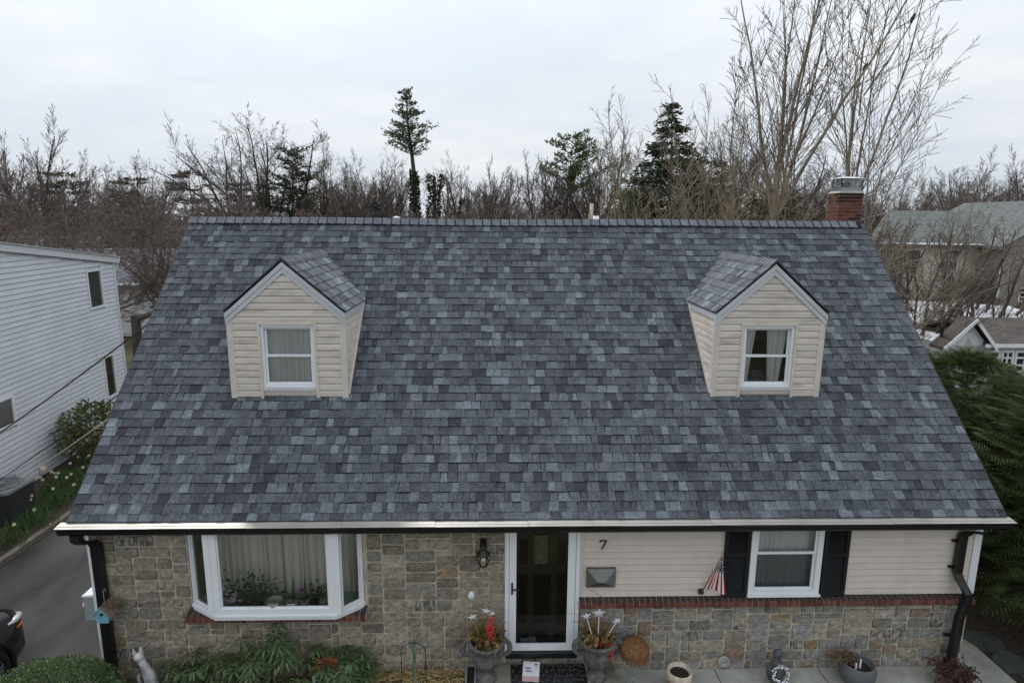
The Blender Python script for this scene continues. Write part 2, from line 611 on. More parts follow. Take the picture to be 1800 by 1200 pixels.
# rake trim and vents on the roof
for xx, sg in ((XL, -1), (XR, 1)):
    t = MB()
    a, b = sorted((xx - sg * 0.012, xx + sg * 0.022))
    t.hexa([rp(a, -0.1, -0.11), rp(b, -0.1, -0.11), rp(b, RS, -0.11), rp(a, RS, -0.11), rp(a, -0.1, -0.002), rp(b, -0.1, -0.002), rp(b, RS, -0.002), rp(a, RS, -0.002)])
    t.build('rake_trim', m_black, roof)
MB().tube([(1.24, 4.35, 6.05), (1.24, 4.35, 6.50)], 0.055, 14).build('vent_pipe', m_white, roof, True)
MB().lathe([(0.04, 6.2), (0.04, 6.42), (0.07, 6.43), (0.07, 6.45), (0.01, 6.47)], (-2.55, 4.35, 0), 12).build('vent_cap', m_white, roof, True)

# walls ------------------------------------------------------------
BX0, BX1, BZ = -4.90, -2.51, 1.02      # bay opening
DX0, DX1 = -0.54, 0.50                 # door opening
WX0, WX1, WZ = 2.90, 3.93, 1.19        # right window
wl = MB()
def wallrect(x0, x1, z0, z1, y=WY):
    wl.box(x0, x1, y, y + 0.12, z0, z1)
wallrect(-6.20, BX0, -0.3, 2.60)
wallrect(BX0, BX1, -0.3, BZ)
wallrect(BX1, DX0, -0.3, 2.60)
wallrect(DX0, DX1, -0.3, 0.27)
wallrect(DX1, WX0, -0.3, 2.60)
wallrect(WX0, WX1, -0.3, WZ)
wallrect(WX1, 6.18, -0.3, 2.60)
fwall = wl.build('front_wall', m_mortar, house)
sw = MB()
for x0, x1 in ((-6.20, -6.08), (6.06, 6.18)):
    sw.prism([(WY + 0.125, -0.3), (by - 0.3, -0.3), (by - 0.3, 2.45), (RY, RZ - 0.06), (WY + 0.125, 2.62)], lambda a, b, x0=x0: (x0, a, b), lambda a, b, x1=x1: (x1, a, b))
sw.build('gable_wall', m_siding, house)
sw.v and None
bw = MB().box(-6.07, 6.05, by - 0.42, by - 0.3, -0.3, 2.45).build('back_wall', m_siding, house)
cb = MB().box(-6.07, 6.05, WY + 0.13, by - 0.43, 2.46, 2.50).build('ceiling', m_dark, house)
rm = MB()                                      # rooms behind the openings: floor and back
rm.box(-6.07, 6.05, 1.9, 1.95, -0.2, 2.45)
rm.box(-6.07, 6.05, WY + 0.125, 1.9, 0.20, 0.24)
rm.box(-1.2, -1.15, WY + 0.125, 1.9, 0.25, 2.45)
rm.box(1.15, 1.2, WY + 0.125, 1.9, 0.25, 2.45)
rm.build('interior_partition', m_plaster, house)
sf = MB().box(-6.26, 6.26, -0.06, WY - 0.001, 2.40, 2.43).build('soffit', m_wtrim, house)
fa = MB().box(-6.26, 6.26, -0.075, -0.055, 2.36, 2.50).build('fascia', m_black, house)

# field stones: random ashlar, every stone its own piece
SPAL = [((0.265, 0.232, 0.184), 32), ((0.275, 0.237, 0.185), 22), ((0.225, 0.198, 0.162), 18), ((0.24, 0.225, 0.195), 12), ((0.20, 0.168, 0.138), 6), ((0.33, 0.292, 0.232), 9), ((0.24, 0.185, 0.125), 2)]
def stone_color(r, cool):
    pal = [((0.262, 0.258, 0.245), 20), ((0.24, 0.228, 0.205), 26), ((0.30, 0.262, 0.21), 20), ((0.20, 0.188, 0.168), 14), ((0.215, 0.165, 0.125), 8), ((0.25, 0.182, 0.11), 2), ((0.33, 0.30, 0.255), 8)] if cool else [(c, w * (1.8 if (c[2] / c[0] > 0.8) and cool else 1)) for c, w in SPAL]
    t = r.random() * sum(w for _, w in pal)
    for c, w in pal:
        t -= w
        if t <= 0:
            break
    k = r.uniform(0.8, 1.15)
    return tuple(x * k for x in c) + (1,)
def stone(x0, x1, z0, z1, r, y=WY, cool=False, proud=0.024):
    nx = max(3, int((x1 - x0) / 0.07) + 2)
    nz = max(3, int((z1 - z0) / 0.06) + 2)
    mb = MB()
    jit = lambda a: r.uniform(-a, a)
    cj = [[jit(0.007), jit(0.007)] for _ in range(4)]
    vid = {}
    for j in range(nz + 1):
        for i in range(nx + 1):
            u, v = i / nx, j / nz
            edge = i in (0, nx) or j in (0, nz)
            dx = (cj[0][0] * (1 - u) + cj[1][0] * u) * (1 - v) + (cj[2][0] * (1 - u) + cj[3][0] * u) * v
            dz = (cj[0][1] * (1 - u) + cj[1][1] * u) * (1 - v) + (cj[2][1] * (1 - u) + cj[3][1] * u) * v
            ue = 0.004 / (x1 - x0) if False else u
            # the first inner ring hugs the edge so the arris is crisp
            if i == 1: ue = 0.010 / (x1 - x0)
            if i == nx - 1: ue = 1 - 0.010 / (x1 - x0)
            ve = v
            if j == 1: ve = 0.010 / (z1 - z0)
            if j == nz - 1: ve = 1 - 0.010 / (z1 - z0)
            corner = (i in (0, 1, nx - 1, nx)) and (j in (0, 1, nz - 1, nz))
            pr = -0.012 if edge else proud * (0.55 if corner else 1) + r.uniform(-0.007, 0.009)
            sx = 0.006 * (0.5 - u) if corner else 0
            vid[i, j] = len(mb.v)
            mb.v.append((x0 + ue * (x1 - x0) + dx + sx + jit(0.002), y - pr, z0 + ve * (z1 - z0) + dz + jit(0.002)))
    for j in range(nz):
        for i in range(nx):
            mb.f.append((vid[i, j], vid[i + 1, j], vid[i + 1, j + 1], vid[i, j + 1]))
            mb.m.append(0)
    dark = r.random() < 0.06 and (x1 - x0) > 0.18
    o = mb.build('stone', m_stone_dark if dark else m_stone, fwall)
    o.color = stone_color(r, cool) if not dark else (0.36, 0.34, 0.31, 1)
    return o
def ashlar(x0, x1, z0, z1, seed, blocked=None, cool=False, coursed=True):
    r = random.Random(seed)
    cw, ch = 0.106, 0.0855
    nx, nz = int(round((x1 - x0) / cw)), int(round((z1 - z0) / ch))
    cw, ch = (x1 - x0) / nx, (z1 - z0) / nz
    occ = [[False] * nx for _ in range(nz)]
    for j in range(nz):
        for i in range(nx):
            if blocked and blocked(x0 + (i + 0.5) * cw, z0 + (j + 0.5) * ch):
                occ[j][i] = True
    rowoff = [r.uniform(-0.01, 0.01) for _ in range(nz + 1)]
    for j in range(nz):
        for i in range(nx):
            if occ[j][i]:
                continue
            free = 0
            while i + free < nx and not occ[j][i + free] and free < 5:
                free += 1
            opts = [(3, 2, 32), (4, 2, 26), (2, 2, 10), (2, 1, 6), (3, 1, 7), (2, 3, 5), (1, 2, 4), (5, 2, 4), (3, 3, 3)] if coursed else [(3, 2, 24), (4, 2, 14), (2, 2, 20), (2, 1, 9), (3, 1, 10), (2, 3, 13), (1, 2, 8), (1, 1, 3), (3, 3, 9), (4, 3, 3)]
            r.shuffle(opts)
            tot = sum(o[2] for o in opts)
            t = r.random() * tot
            for w, h, wt in opts:
                t -= wt
                if t <= 0:
                    break
            w = min(w, free)
            if free - w == 1:
                w = free if free <= 4 else w - 1
            h = min(h, nz - j)
            while h > 1 and any(occ[j + h - 1][i + a] for a in range(w)):
                h -= 1
            if nz - j - h == 1 and h < 2:
                h = min(2, nz - j)
            for b in range(h):
                for a in range(w):
                    occ[j + b][i + a] = True
            gp = 0.008
            stone(x0 + i * cw + gp, x0 + (i + w) * cw - gp, z0 + j * ch + rowoff[j] + gp, z0 + (j + h) * ch + (rowoff[j + h] if j + h < nz else 0) - gp, r, cool=cool)
ashlar(-6.19, -0.55, -0.06, 2.26, 11, lambda x, z: BX0 - 0.02 < x < BX1 + 0.02 and z > 0.93)
ashlar(0.51, 6.17, -0.06, 1.045, 23, None, True, False)
rr = random.Random(5)
x = -0.52
while x < 0.40:                              # riser under the door
    w = rr.uniform(0.15, 0.3)
    stone(x + 0.006, min(x + w, 0.49) - 0.006, 0.145, 0.265, rr, y=WY - 0.02)
    x += w

# rowlock brick ledges
def ledge_brick(x0, x1, zt, y0, parent, r):
    mb = MB()
    a, b = x0 + 0.005, x1 - 0.005
    yb = WY + 0.02
    z1, z0 = zt - 0.04, zt - 0.128
    j = r.uniform(-0.004, 0.004)
    mb.v += [(a, y0 + j, z0), (b, y0 + j, z0), (b, yb, z0), (a, yb, z0), (a, y0 + j, z1 + j), (b, y0 + j, z1 + j), (b, yb, zt), (a, yb, zt)]
    mb.f += [(0, 1, 5, 4), (4, 5, 6, 7), (1, 2, 6, 5), (3, 0, 4, 7), (3, 2, 1, 0)]
    mb.m += [0, 1, 0, 0, 0]
    o = mb.build('brick', [m_brick, m_brick_top], parent)
    k = r.uniform(0.7, 1.3)
    o.color = (k, k * r.uniform(0.85, 1.1), k * r.uniform(0.8, 1.1), 1)
rr = random.Random(9)
n = 67
for i in range(n):
    ledge_brick(0.505 + i * 5.69 / n, 0.505 + (i + 1) * 5.69 / n, 1.183, 0.115, fwall, rr)
def mortar_strip(x0, x1, zt, y0):
    mm = MB()
    mm.prism([(y0 + 0.007, zt - 0.124), (WY + 0.02, zt - 0.124), (WY + 0.02, zt - 0.006), (y0 + 0.007, zt - 0.046)], lambda a, b: (x0, a, b), lambda a, b: (x1, a, b))
    mm.build('brick_mortar', m_bmort, fwall)
mortar_strip(0.506, 6.19, 1.183, 0.115)
n = 29
for i in range(n):
    ledge_brick(-4.94 + i * 2.47 / n, -4.94 + (i + 1) * 2.47 / n, 1.075, 0.035, fwall, rr)
mortar_strip(-4.939, -2.471, 1.075, 0.035)

# siding boards on the right half
def board(name, x0, x1, z, e, y, m, parent, color=(1, 1, 1, 1), dutch=False):
    mb = MB()
    if dutch:
        prof = [(y - 0.022, z), (y - 0.020, z + e * 0.66), (y - 0.013, z + e * 0.76), (y - 0.012, z + e * 0.90), (y + 0.004, z + e * 0.90), (y + 0.004, z)]
    else:
        prof = [(y - 0.026, z), (y - 0.012, z + e - 0.010), (y - 0.001, z + e - 0.010), (y - 0.001, z)]
    mb.prism(prof, lambda a, b: (x0, a, b), lambda a, b: (x1, a, b))
    o = mb.build(name, m, parent)
    o.color = color
    return o
for x0, x1 in ((0.56, 2.895), (3.935, 6.09)):
    for i in range(13):
        kk = rr.uniform(0.965, 1.03)
        board('siding_board', x0, x1, 1.186 + i * 0.0985, 0.0985, WY - 0.002, m_siding, fwall, (kk, kk, kk, 1))
boxobj('corner_board', m_white, fwall, 6.093, 6.20, WY - 0.035, WY - 0.003, 1.19, 2.42)
boxobj('corner_trim', m_white, fwall, -6.235, -6.195, WY - 0.03, WY + 0.10, -0.06, 2.42)
boxobj('door_side_trim', m_tan, fwall, 0.505, 0.558, WY - 0.03, WY - 0.004, 1.19, 2.42)

# gutter, guard, downspouts
gt = MB()
prof = [(-0.072, 2.355), (-0.150, 2.355), (-0.172, 2.385), (-0.178, 2.430), (-0.206, 2.462), (-0.206, 2.478), (-0.196, 2.478), (-0.190, 2.455), (-0.170, 2.43), (-0.160, 2.39), (-0.145, 2.365), (-0.072, 2.365)]
gt.prism(prof, lambda a, b: (-6.34, a, b), lambda a, b: (6.30, a, b))
for xx in (-6.34, 6.292):
    gt.prism([(-0.076, 2.357), (-0.150, 2.357), (-0.174, 2.385), (-0.180, 2.430), (-0.203, 2.474), (-0.076, 2.474)], lambda a, b, xx=xx: (xx, a, b), lambda a, b, xx=xx: (xx + 0.008, a, b))
gutter = gt.build('gutter', m_black, house)
xs = [-6.345]
while xs[-1] < 6.2:
    xs.append(min(xs[-1] + 1.22, 6.304))
for i in range(len(xs) - 1):
    a, b = xs[i] + 0.002, xs[i + 1] - 0.002
    mb = MB()
    o_ = (i % 2) * 0.0025
    for q in range(3):
        y0, y1 = -0.215 + q * 0.05, -0.215 + (q + 1) * 0.05 - 0.002
        zf = lambda y: 2.480 + (y + 0.215) * 0.14 + o_ + (0.004 if q == 1 else 0)
        mb.hexa([(a, y0, zf(y0) - 0.004), (b, y0, zf(y0) - 0.004), (b, y1, zf(y1) - 0.004), (a, y1, zf(y1) - 0.004), (a, y0, zf(y0)), (b, y0, zf(y0)), (b, y1, zf(y1)), (a, y1, zf(y1))])
    mb.build('gutter_guard', m_guard, gutter)
def spout(pts, w, d, parent, straps):
    mb = MB()
    pts = [Vector(p) for p in pts]
    rs = []
    for i, p in enumerate(pts):
        rs.append([(p.x - w / 2, p.y - d / 2), (p.x - w / 6, p.y - d / 2 - 0.006), (p.x + w / 6, p.y - d / 2 - 0.006), (p.x + w / 2, p.y - d / 2), (p.x + w / 2, p.y + d / 2), (p.x - w / 2, p.y + d / 2)])
    n = 6
    for i, p in enumerate(pts):
        mb.v += [(a, b, p.z) for a, b in rs[i]]
    for i in range(len(pts) - 1):
        for k in range(n):
            k2 = (k + 1) % n
            mb.f.append((i * n + k2, i * n + k, (i + 1) * n + k, (i + 1) * n + k2))
            mb.m.append(0)
    o = mb.build('downspout', m_black, parent)
    for z, x, y in straps:
        boxobj('strap', m_black, o, x - w / 2 - 0.045, x + w / 2 + 0.008, y - 0.012, y + 0.03, z - 0.014, z + 0.014)
    return o
spout([(6.17, -0.125, 2.36), (6.17, -0.12, 2.29), (6.10, -0.05, 2.235), (5.93, 0.09, 2.20), (5.87, 0.13, 2.12), (5.865, 0.13, 1.56), (5.90, 0.09, 1.45), (5.97, 0.02, 1.30), (5.975, 0.015, 1.18), (5.955, 0.02, 1.12), (5.945, 0.06, 0.9), (5.94, 0.09, 0.06)], 0.105, 0.075, house, [(2.02, 5.865, 0.17), (1.62, 5.865, 0.17), (0.55, 5.94, 0.15)])
MB().tube([(5.94, 0.09, 0.16), (5.94, 0.09, -0.03)], 0.085, 12).build('drain_boot', m_black, house)
spout([(-6.13, -0.125, 2.36), (-6.13, -0.125, 2.27), (-6.12, -0.06, 2.20), (-6.08, 0.09, 2.15), (-6.065, 0.13, 2.06), (-6.065, 0.13, -0.05)], 0.13, 0.08, house, [])

# bay window --------------------------------------------------------
bay = thing('bay_window', None, None, (-3.7, 0.2, 1.1), parent=house)
tag(bay, 'three-sided white bay window with houseplants and pale curtains inside')
ZB, ZT = 1.10, 2.395
FL, FR, FY = -4.475, -2.835, -0.07       # front corners
AL, AR, AY = -4.885, -2.515, 0.21        # where the sides meet the wall
def bayring(o, z0, z1, nm, m=m_white, back=0.30):
    # a slab following the bay plan, pushed out by o
    mb = MB()
    poly = [(AL - o, back), (AL - o, AY - 0.02), (FL - o * 0.6, FY - o), (FR + o * 0.6, FY - o), (AR + o, AY - 0.02), (AR + o, back)]
    mb.prism(poly, lambda a, b: (a, b, z0), lambda a, b: (a, b, z1))
    return mb.build(nm, m, bay)
bayring(0.0, 1.055, 1.100, 'sill_base')
bayring(0.018, 1.101, 1.128, 'sill')
bayring(0.01, 2.432, 2.47, 'head', back=0.30)
def sash(p, q, z0, z1, fr, nm, gl, inset=0.0, depth=0.05):
    """framed light between plan points p and q"""
    p, q = Vector((p[0], p[1], 0)), Vector((q[0], q[1], 0))
    d = (q - p).normalized()
    nrm = Vector((d.y, -d.x, 0))              # outwards
    L_ = (q - p).length
    P = lambda a, o, z: tuple(p + d * a + nrm * o + Vector((0, 0, z)))
    mb = MB()
    for a0, a1, b0, b1 in ((0, fr, z0, z1), (L_ - fr, L_, z0, z1), (fr, L_ - fr, z0, z0 + fr), (fr, L_ - fr, z1 - fr, z1)):
        mb.hexa([P(a0, 0, b0), P(a1, 0, b0), P(a1, -depth, b0), P(a0, -depth, b0), P(a0, 0, b1), P(a1, 0, b1), P(a1, -depth, b1), P(a0, -depth, b1)])
    f2 = fr * 0.62                            # inner stop
    for a0, a1, b0, b1 in ((fr, fr + f2 * .4, z0 + fr, z1 - fr), (L_ - fr - f2 * .4, L_ - fr, z0 + fr, z1 - fr), (fr + f2 * .4, L_ - fr - f2 * .4, z0 + fr, z0 + fr + f2 * .4)):
        mb.hexa([P(a0, -0.02, b0), P(a1, -0.02, b0), P(a1, -depth + .004, b0), P(a0, -depth + .004, b0), P(a0, -0.02, b1), P(a1, -0.02, b1), P(a1, -depth + .004, b1), P(a0, -depth + .004, b1)])
    return mb, P, L_
for i, (p, q, fr) in enumerate((((AL, AY), (FL - 0.05, FY + 0.03), 0.05), ((FL, FY), (FR, FY), 0.09), ((FR + 0.05, FY + 0.03), (AR, AY), 0.05))):
    mb, P, L_ = sash(p, q, 1.13, 2.43, fr, 'sash', None)
    mb.build('sash', m_white, bay)
    g = MB()
    g.quad(P(fr, -0.035, 1.13 + fr), P(L_ - fr, -0.035, 1.13 + fr), P(L_ - fr, -0.035, 2.43 - fr), P(fr, -0.035, 2.43 - fr))
    g.build('pane', m_glass, bay)
for x, sg in ((FL - 0.035, -1), (FR + 0.035, 1)):
    MB().bar((x, FY + 0.018, 1.13), (x, FY + 0.018, 2.43), 0.075, 0.05, (0, 1, 0)).build('mullion', m_white, bay)
m_ledge = mat('green_sill_board', (0.30, 0.42, 0.38), 0.5, 0.05, 5)
mb = MB()
mb.prism([(AL + 0.06, 0.42), (AL + 0.06, 0.24), (FL + 0.02, FY + 0.05), (FR - 0.02, FY + 0.05), (AR - 0.06, 0.24), (AR - 0.06, 0.42)], lambda a, b: (a, b, 1.129), lambda a, b: (a, b, 1.150))
mb.build('inner_shelf', m_ledge, bay)
def curtain(name, x0, x1, y, z0, z1, m, parent, seed, folds=60, amp=0.035, bow=None):
    r = random.Random(seed)
    mb = MB()
    nf = max(4, int((x1 - x0 if x1 > x0 else .25) * folds / 2.6))      # pleats
    n = nf * 8
    wid = [r.uniform(.55, 1.5) for _ in range(nf)]
    tot = sum(wid)
    cum = [0]
    for w in wid:
        cum.append(cum[-1] + w / tot)
    prof = []
    for q in range(nf):
        am = r.uniform(.6, 1.3)
        for k in range(8):
            t = k / 8
            prof.append((cum[q] + (cum[q + 1] - cum[q]) * t, am * (abs(math.sin(math.pi * t)) ** .7 - .5)))
    prof.append((1.0, -.5))
    rows = 8
    for j in range(rows + 1):
        v = j / rows
        for i in range(n + 1):
            u, f = prof[i]
            xa, xb = (x0, x1) if bow is None else bow(v)
            mb.v.append((xa + (xb - xa) * u, y - 2.2 * amp * f * (1.1 - .4 * v), z0 + (z1 - z0) * v))
    for j in range(rows):
        for i in range(n):
            a = j * (n + 1) + i
            mb.f.append((a, a + 1, a + n + 2, a + n + 1))
            mb.m.append(0)
    return mb.build(name, m, parent, True)
curtain('curtain', -4.80, -3.70, 0.46, 1.02, 2.45, m_curt, bay, 1, 30)
curtain('curtain', -3.69, -2.60, 0.45, 1.02, 2.45, m_curt, bay, 2, 30)
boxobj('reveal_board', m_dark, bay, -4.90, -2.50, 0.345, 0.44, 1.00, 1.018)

# right window with shutters
def dh_window(parent, x0, x1, z0, z1, y, zm, fr=0.06, screen=True, glass=None, casing=0.05):
    """double-hung window: casing, two sashes, panes, sill. y = face of the casing"""
    w = MB()
    for a0, a1, b0, b1 in ((x0, x0 + casing, z0, z1), (x1 - casing, x1, z0, z1), (x0 + casing, x1 - casing, z0, z0 + casing), (x0 + casing, x1 - casing, z1 - casing, z1)):
        w.box(a0, a1, y, y + 0.09, b0, b1)
    w.build('window_casing', m_white, parent)
    a0, a1 = x0 + casing, x1 - casing
    for nm, b0, b1, yy, gm in (('lower', z0 + casing, zm + 0.02, y + 0.045 if screen else y + 0.03, m_screen if screen else m_glass), ('upper', zm - 0.012, z1 - casing, y + 0.022 if screen else y + 0.055, m_glass)):
        s = MB()
        f = fr * 0.62
        for c0, c1, d0, d1 in ((a0, a0 + f, b0, b1), (a1 - f, a1, b0, b1), (a0 + f, a1 - f, b0, b0 + f), (a0 + f, a1 - f, b1 - f, b1)):
            s.box(c0 + 0.001, c1 - 0.001, yy, yy + 0.022, d0 + 0.001, d1 - 0.001)
        s.build('sash', m_white, parent)
        g = MB()
        g.quad((a0 + f, yy + 0.012, b0 + f), (a1 - f, yy + 0.012, b0 + f), (a1 - f, yy + 0.012, b1 - f), (a0 + f, yy + 0.012, b1 - f))
        g.build('pane', gm, parent)
win = thing('window', None, None, (3.41, 0.2, 1.2), parent=house)
tag(win, 'white double-hung window between black louvred shutters')
dh_window(win, 2.905, 3.925, 1.190, 2.47, 0.165, 1.836, casing=0.075)
boxobj('window_sill', m_white, win, 2.89, 3.94, 0.135, 0.163, 1.186, 1.222)
curtain('curtain', 2.93, 3.92, 0.33, 1.15, 2.45, m_curtw, win, 4, 30, 0.015)
for x0, x1 in ((2.532, 2.887), (3.943, 4.298)):
    sh = thing('shutter', None, None, (x0, 0.17, 1.2), parent=house)
    f = MB()
    y0, y1 = 0.155, 0.195
    for a0, a1, b0, b1 in ((x0, x0 + 0.05, 1.19, 2.40), (x1 - 0.05, x1, 1.19, 2.40), (x0 + 0.05, x1 - 0.05, 1.19, 1.26), (x0 + 0.05, x1 - 0.05, 1.80, 1.865), (x0 + 0.05, x1 - 0.05, 2.33, 2.40)):
        f.box(a0, a1, y0, y1, b0, b1)
    f.build('shutter_frame', m_shut, sh)
    s = MB()
    z = 1.272
    while z < 2.32:
        if not 1.785 < z < 1.872:
            s.bar((x0 + 0.051, 0.178, z), (x1 - 0.051, 0.178, z), 0.026, 0.006, (0, -0.6, 0.8))
        z += 0.024
    s.build('louvers', m_shut, sh)

# front door ---------------------------------------------------------
door = thing('front_door', None, None, (-0.02, 0.2, 0.27), parent=house)
tag(door, 'black panelled entry door behind a white full-view storm door')
d = MB()
for b in ((-0.54, -0.487, 0.28, 2.42), (0.452, 0.503, 0.28, 2.42)):
    d.box(b[0], b[1], 0.165, 0.26, b[2], b[3])
d.box(-0.487, 0.452, 0.165, 0.26, 2.33, 2.42)
d.build('door_trim', m_white, door)
d = MB()
for a0, a1, b0, b1 in ((-0.482, -0.382, 0.352, 2.325), (0.340, 0.447, 0.352, 2.325), (-0.382, 0.340, 0.352, 0.462), (-0.382, 0.340, 2.22, 2.325)):
    d.box(a0, a1, 0.178, 0.205, b0, b1)
d.build('storm_door', m_white, door)
g = MB()
g.quad((-0.382, 0.192, 0.462), (0.340, 0.192, 0.462), (0.340, 0.192, 2.22), (-0.382, 0.192, 2.22))
g.build('pane', m_glass, door)
d = MB()
d.box(-0.486, 0.451, 0.275, 0.315, 0.345, 2.33)
for x0, x1, z0, z1 in ((-0.36, -0.17, 0.45, 0.62), (-0.14, 0.12, 0.45, 0.62), (0.15, 0.34, 0.45, 0.62), (-0.36, -0.20, 0.72, 1.52), (-0.15, 0.13, 0.72, 1.52), (0.18, 0.34, 0.72, 1.52), (-0.36, -0.20, 1.64, 2.05), (0.18, 0.34, 1.64, 2.05)):
    d.hexa([(x0, 0.2745, z0), (x1, 0.2745, z0), (x1 - .02, 0.2745, z0 + .001), (x0 + .02, 0.2745, z0 + .001), (x0, 0.2745, z1), (x1, 0.2745, z1), (x1 - .02, 0.2745, z1 - .001), (x0 + .02, 0.2745, z1 - .001)])
    for a0, a1, b0, b1 in ((x0, x1, z0, z0 + 0.02), (x0, x1, z1 - 0.02, z1), (x0, x0 + 0.02, z0 + 0.02, z1 - 0.02), (x1 - 0.02, x1, z0 + 0.02, z1 - 0.02)):
        d.box(a0, a1, 0.262, 0.2744, b0, b1)
d.build('door_leaf', m_door, door)
m_lite = mat('leaded_glass', (0.11, 0.115, 0.07), 0.3, 0.2, 25)
boxobj('door_lite', m_lite, door, -0.135, 0.055, 0.264, 0.274, 1.66, 2.10)
d = MB()
def came(a, b):
    d.bar((a[0], 0.262, a[1]), (b[0], 0.262, b[1]), 0.007, 0.006, (0, 1, 0))
for a, b in (((-0.135, 1.66), (0.055, 1.66)), ((-0.135, 2.10), (0.055, 2.10)), ((-0.135, 1.66), (-0.135, 2.10)), ((0.055, 1.66), (0.055, 2.10)), ((-0.11, 1.68), (-0.11, 2.08)), ((0.03, 1.68), (0.03, 2.08)), ((-0.04, 2.08), (0.03, 1.98)), ((0.03, 1.98), (-0.04, 1.88)), ((-0.04, 1.88), (-0.11, 1.98)), ((-0.11, 1.98), (-0.04, 2.08)), ((-0.04, 1.88), (-0.11, 1.78)), ((-0.11, 1.78), (-0.04, 1.68)), ((-0.04, 1.68), (0.03, 1.78)), ((0.03, 1.78), (-0.04, 1.88))):
    came(a, b)
d.build('lead_cames', m_bronze, door)
d = MB()
d.box(-0.452, -0.428, 0.165, 0.177, 1.25, 1.43)
d.bar((-0.44, 0.145, 1.335), (-0.33, 0.145, 1.335), 0.018, 0.014)
d.box(-0.447, -0.433, 0.145, 0.166, 1.327, 1.343)
d.build('door_handle', m_bronze, door)
boxobj('threshold', m_black, door, -0.53, 0.495, 0.12, 0.30, 0.268, 0.345)

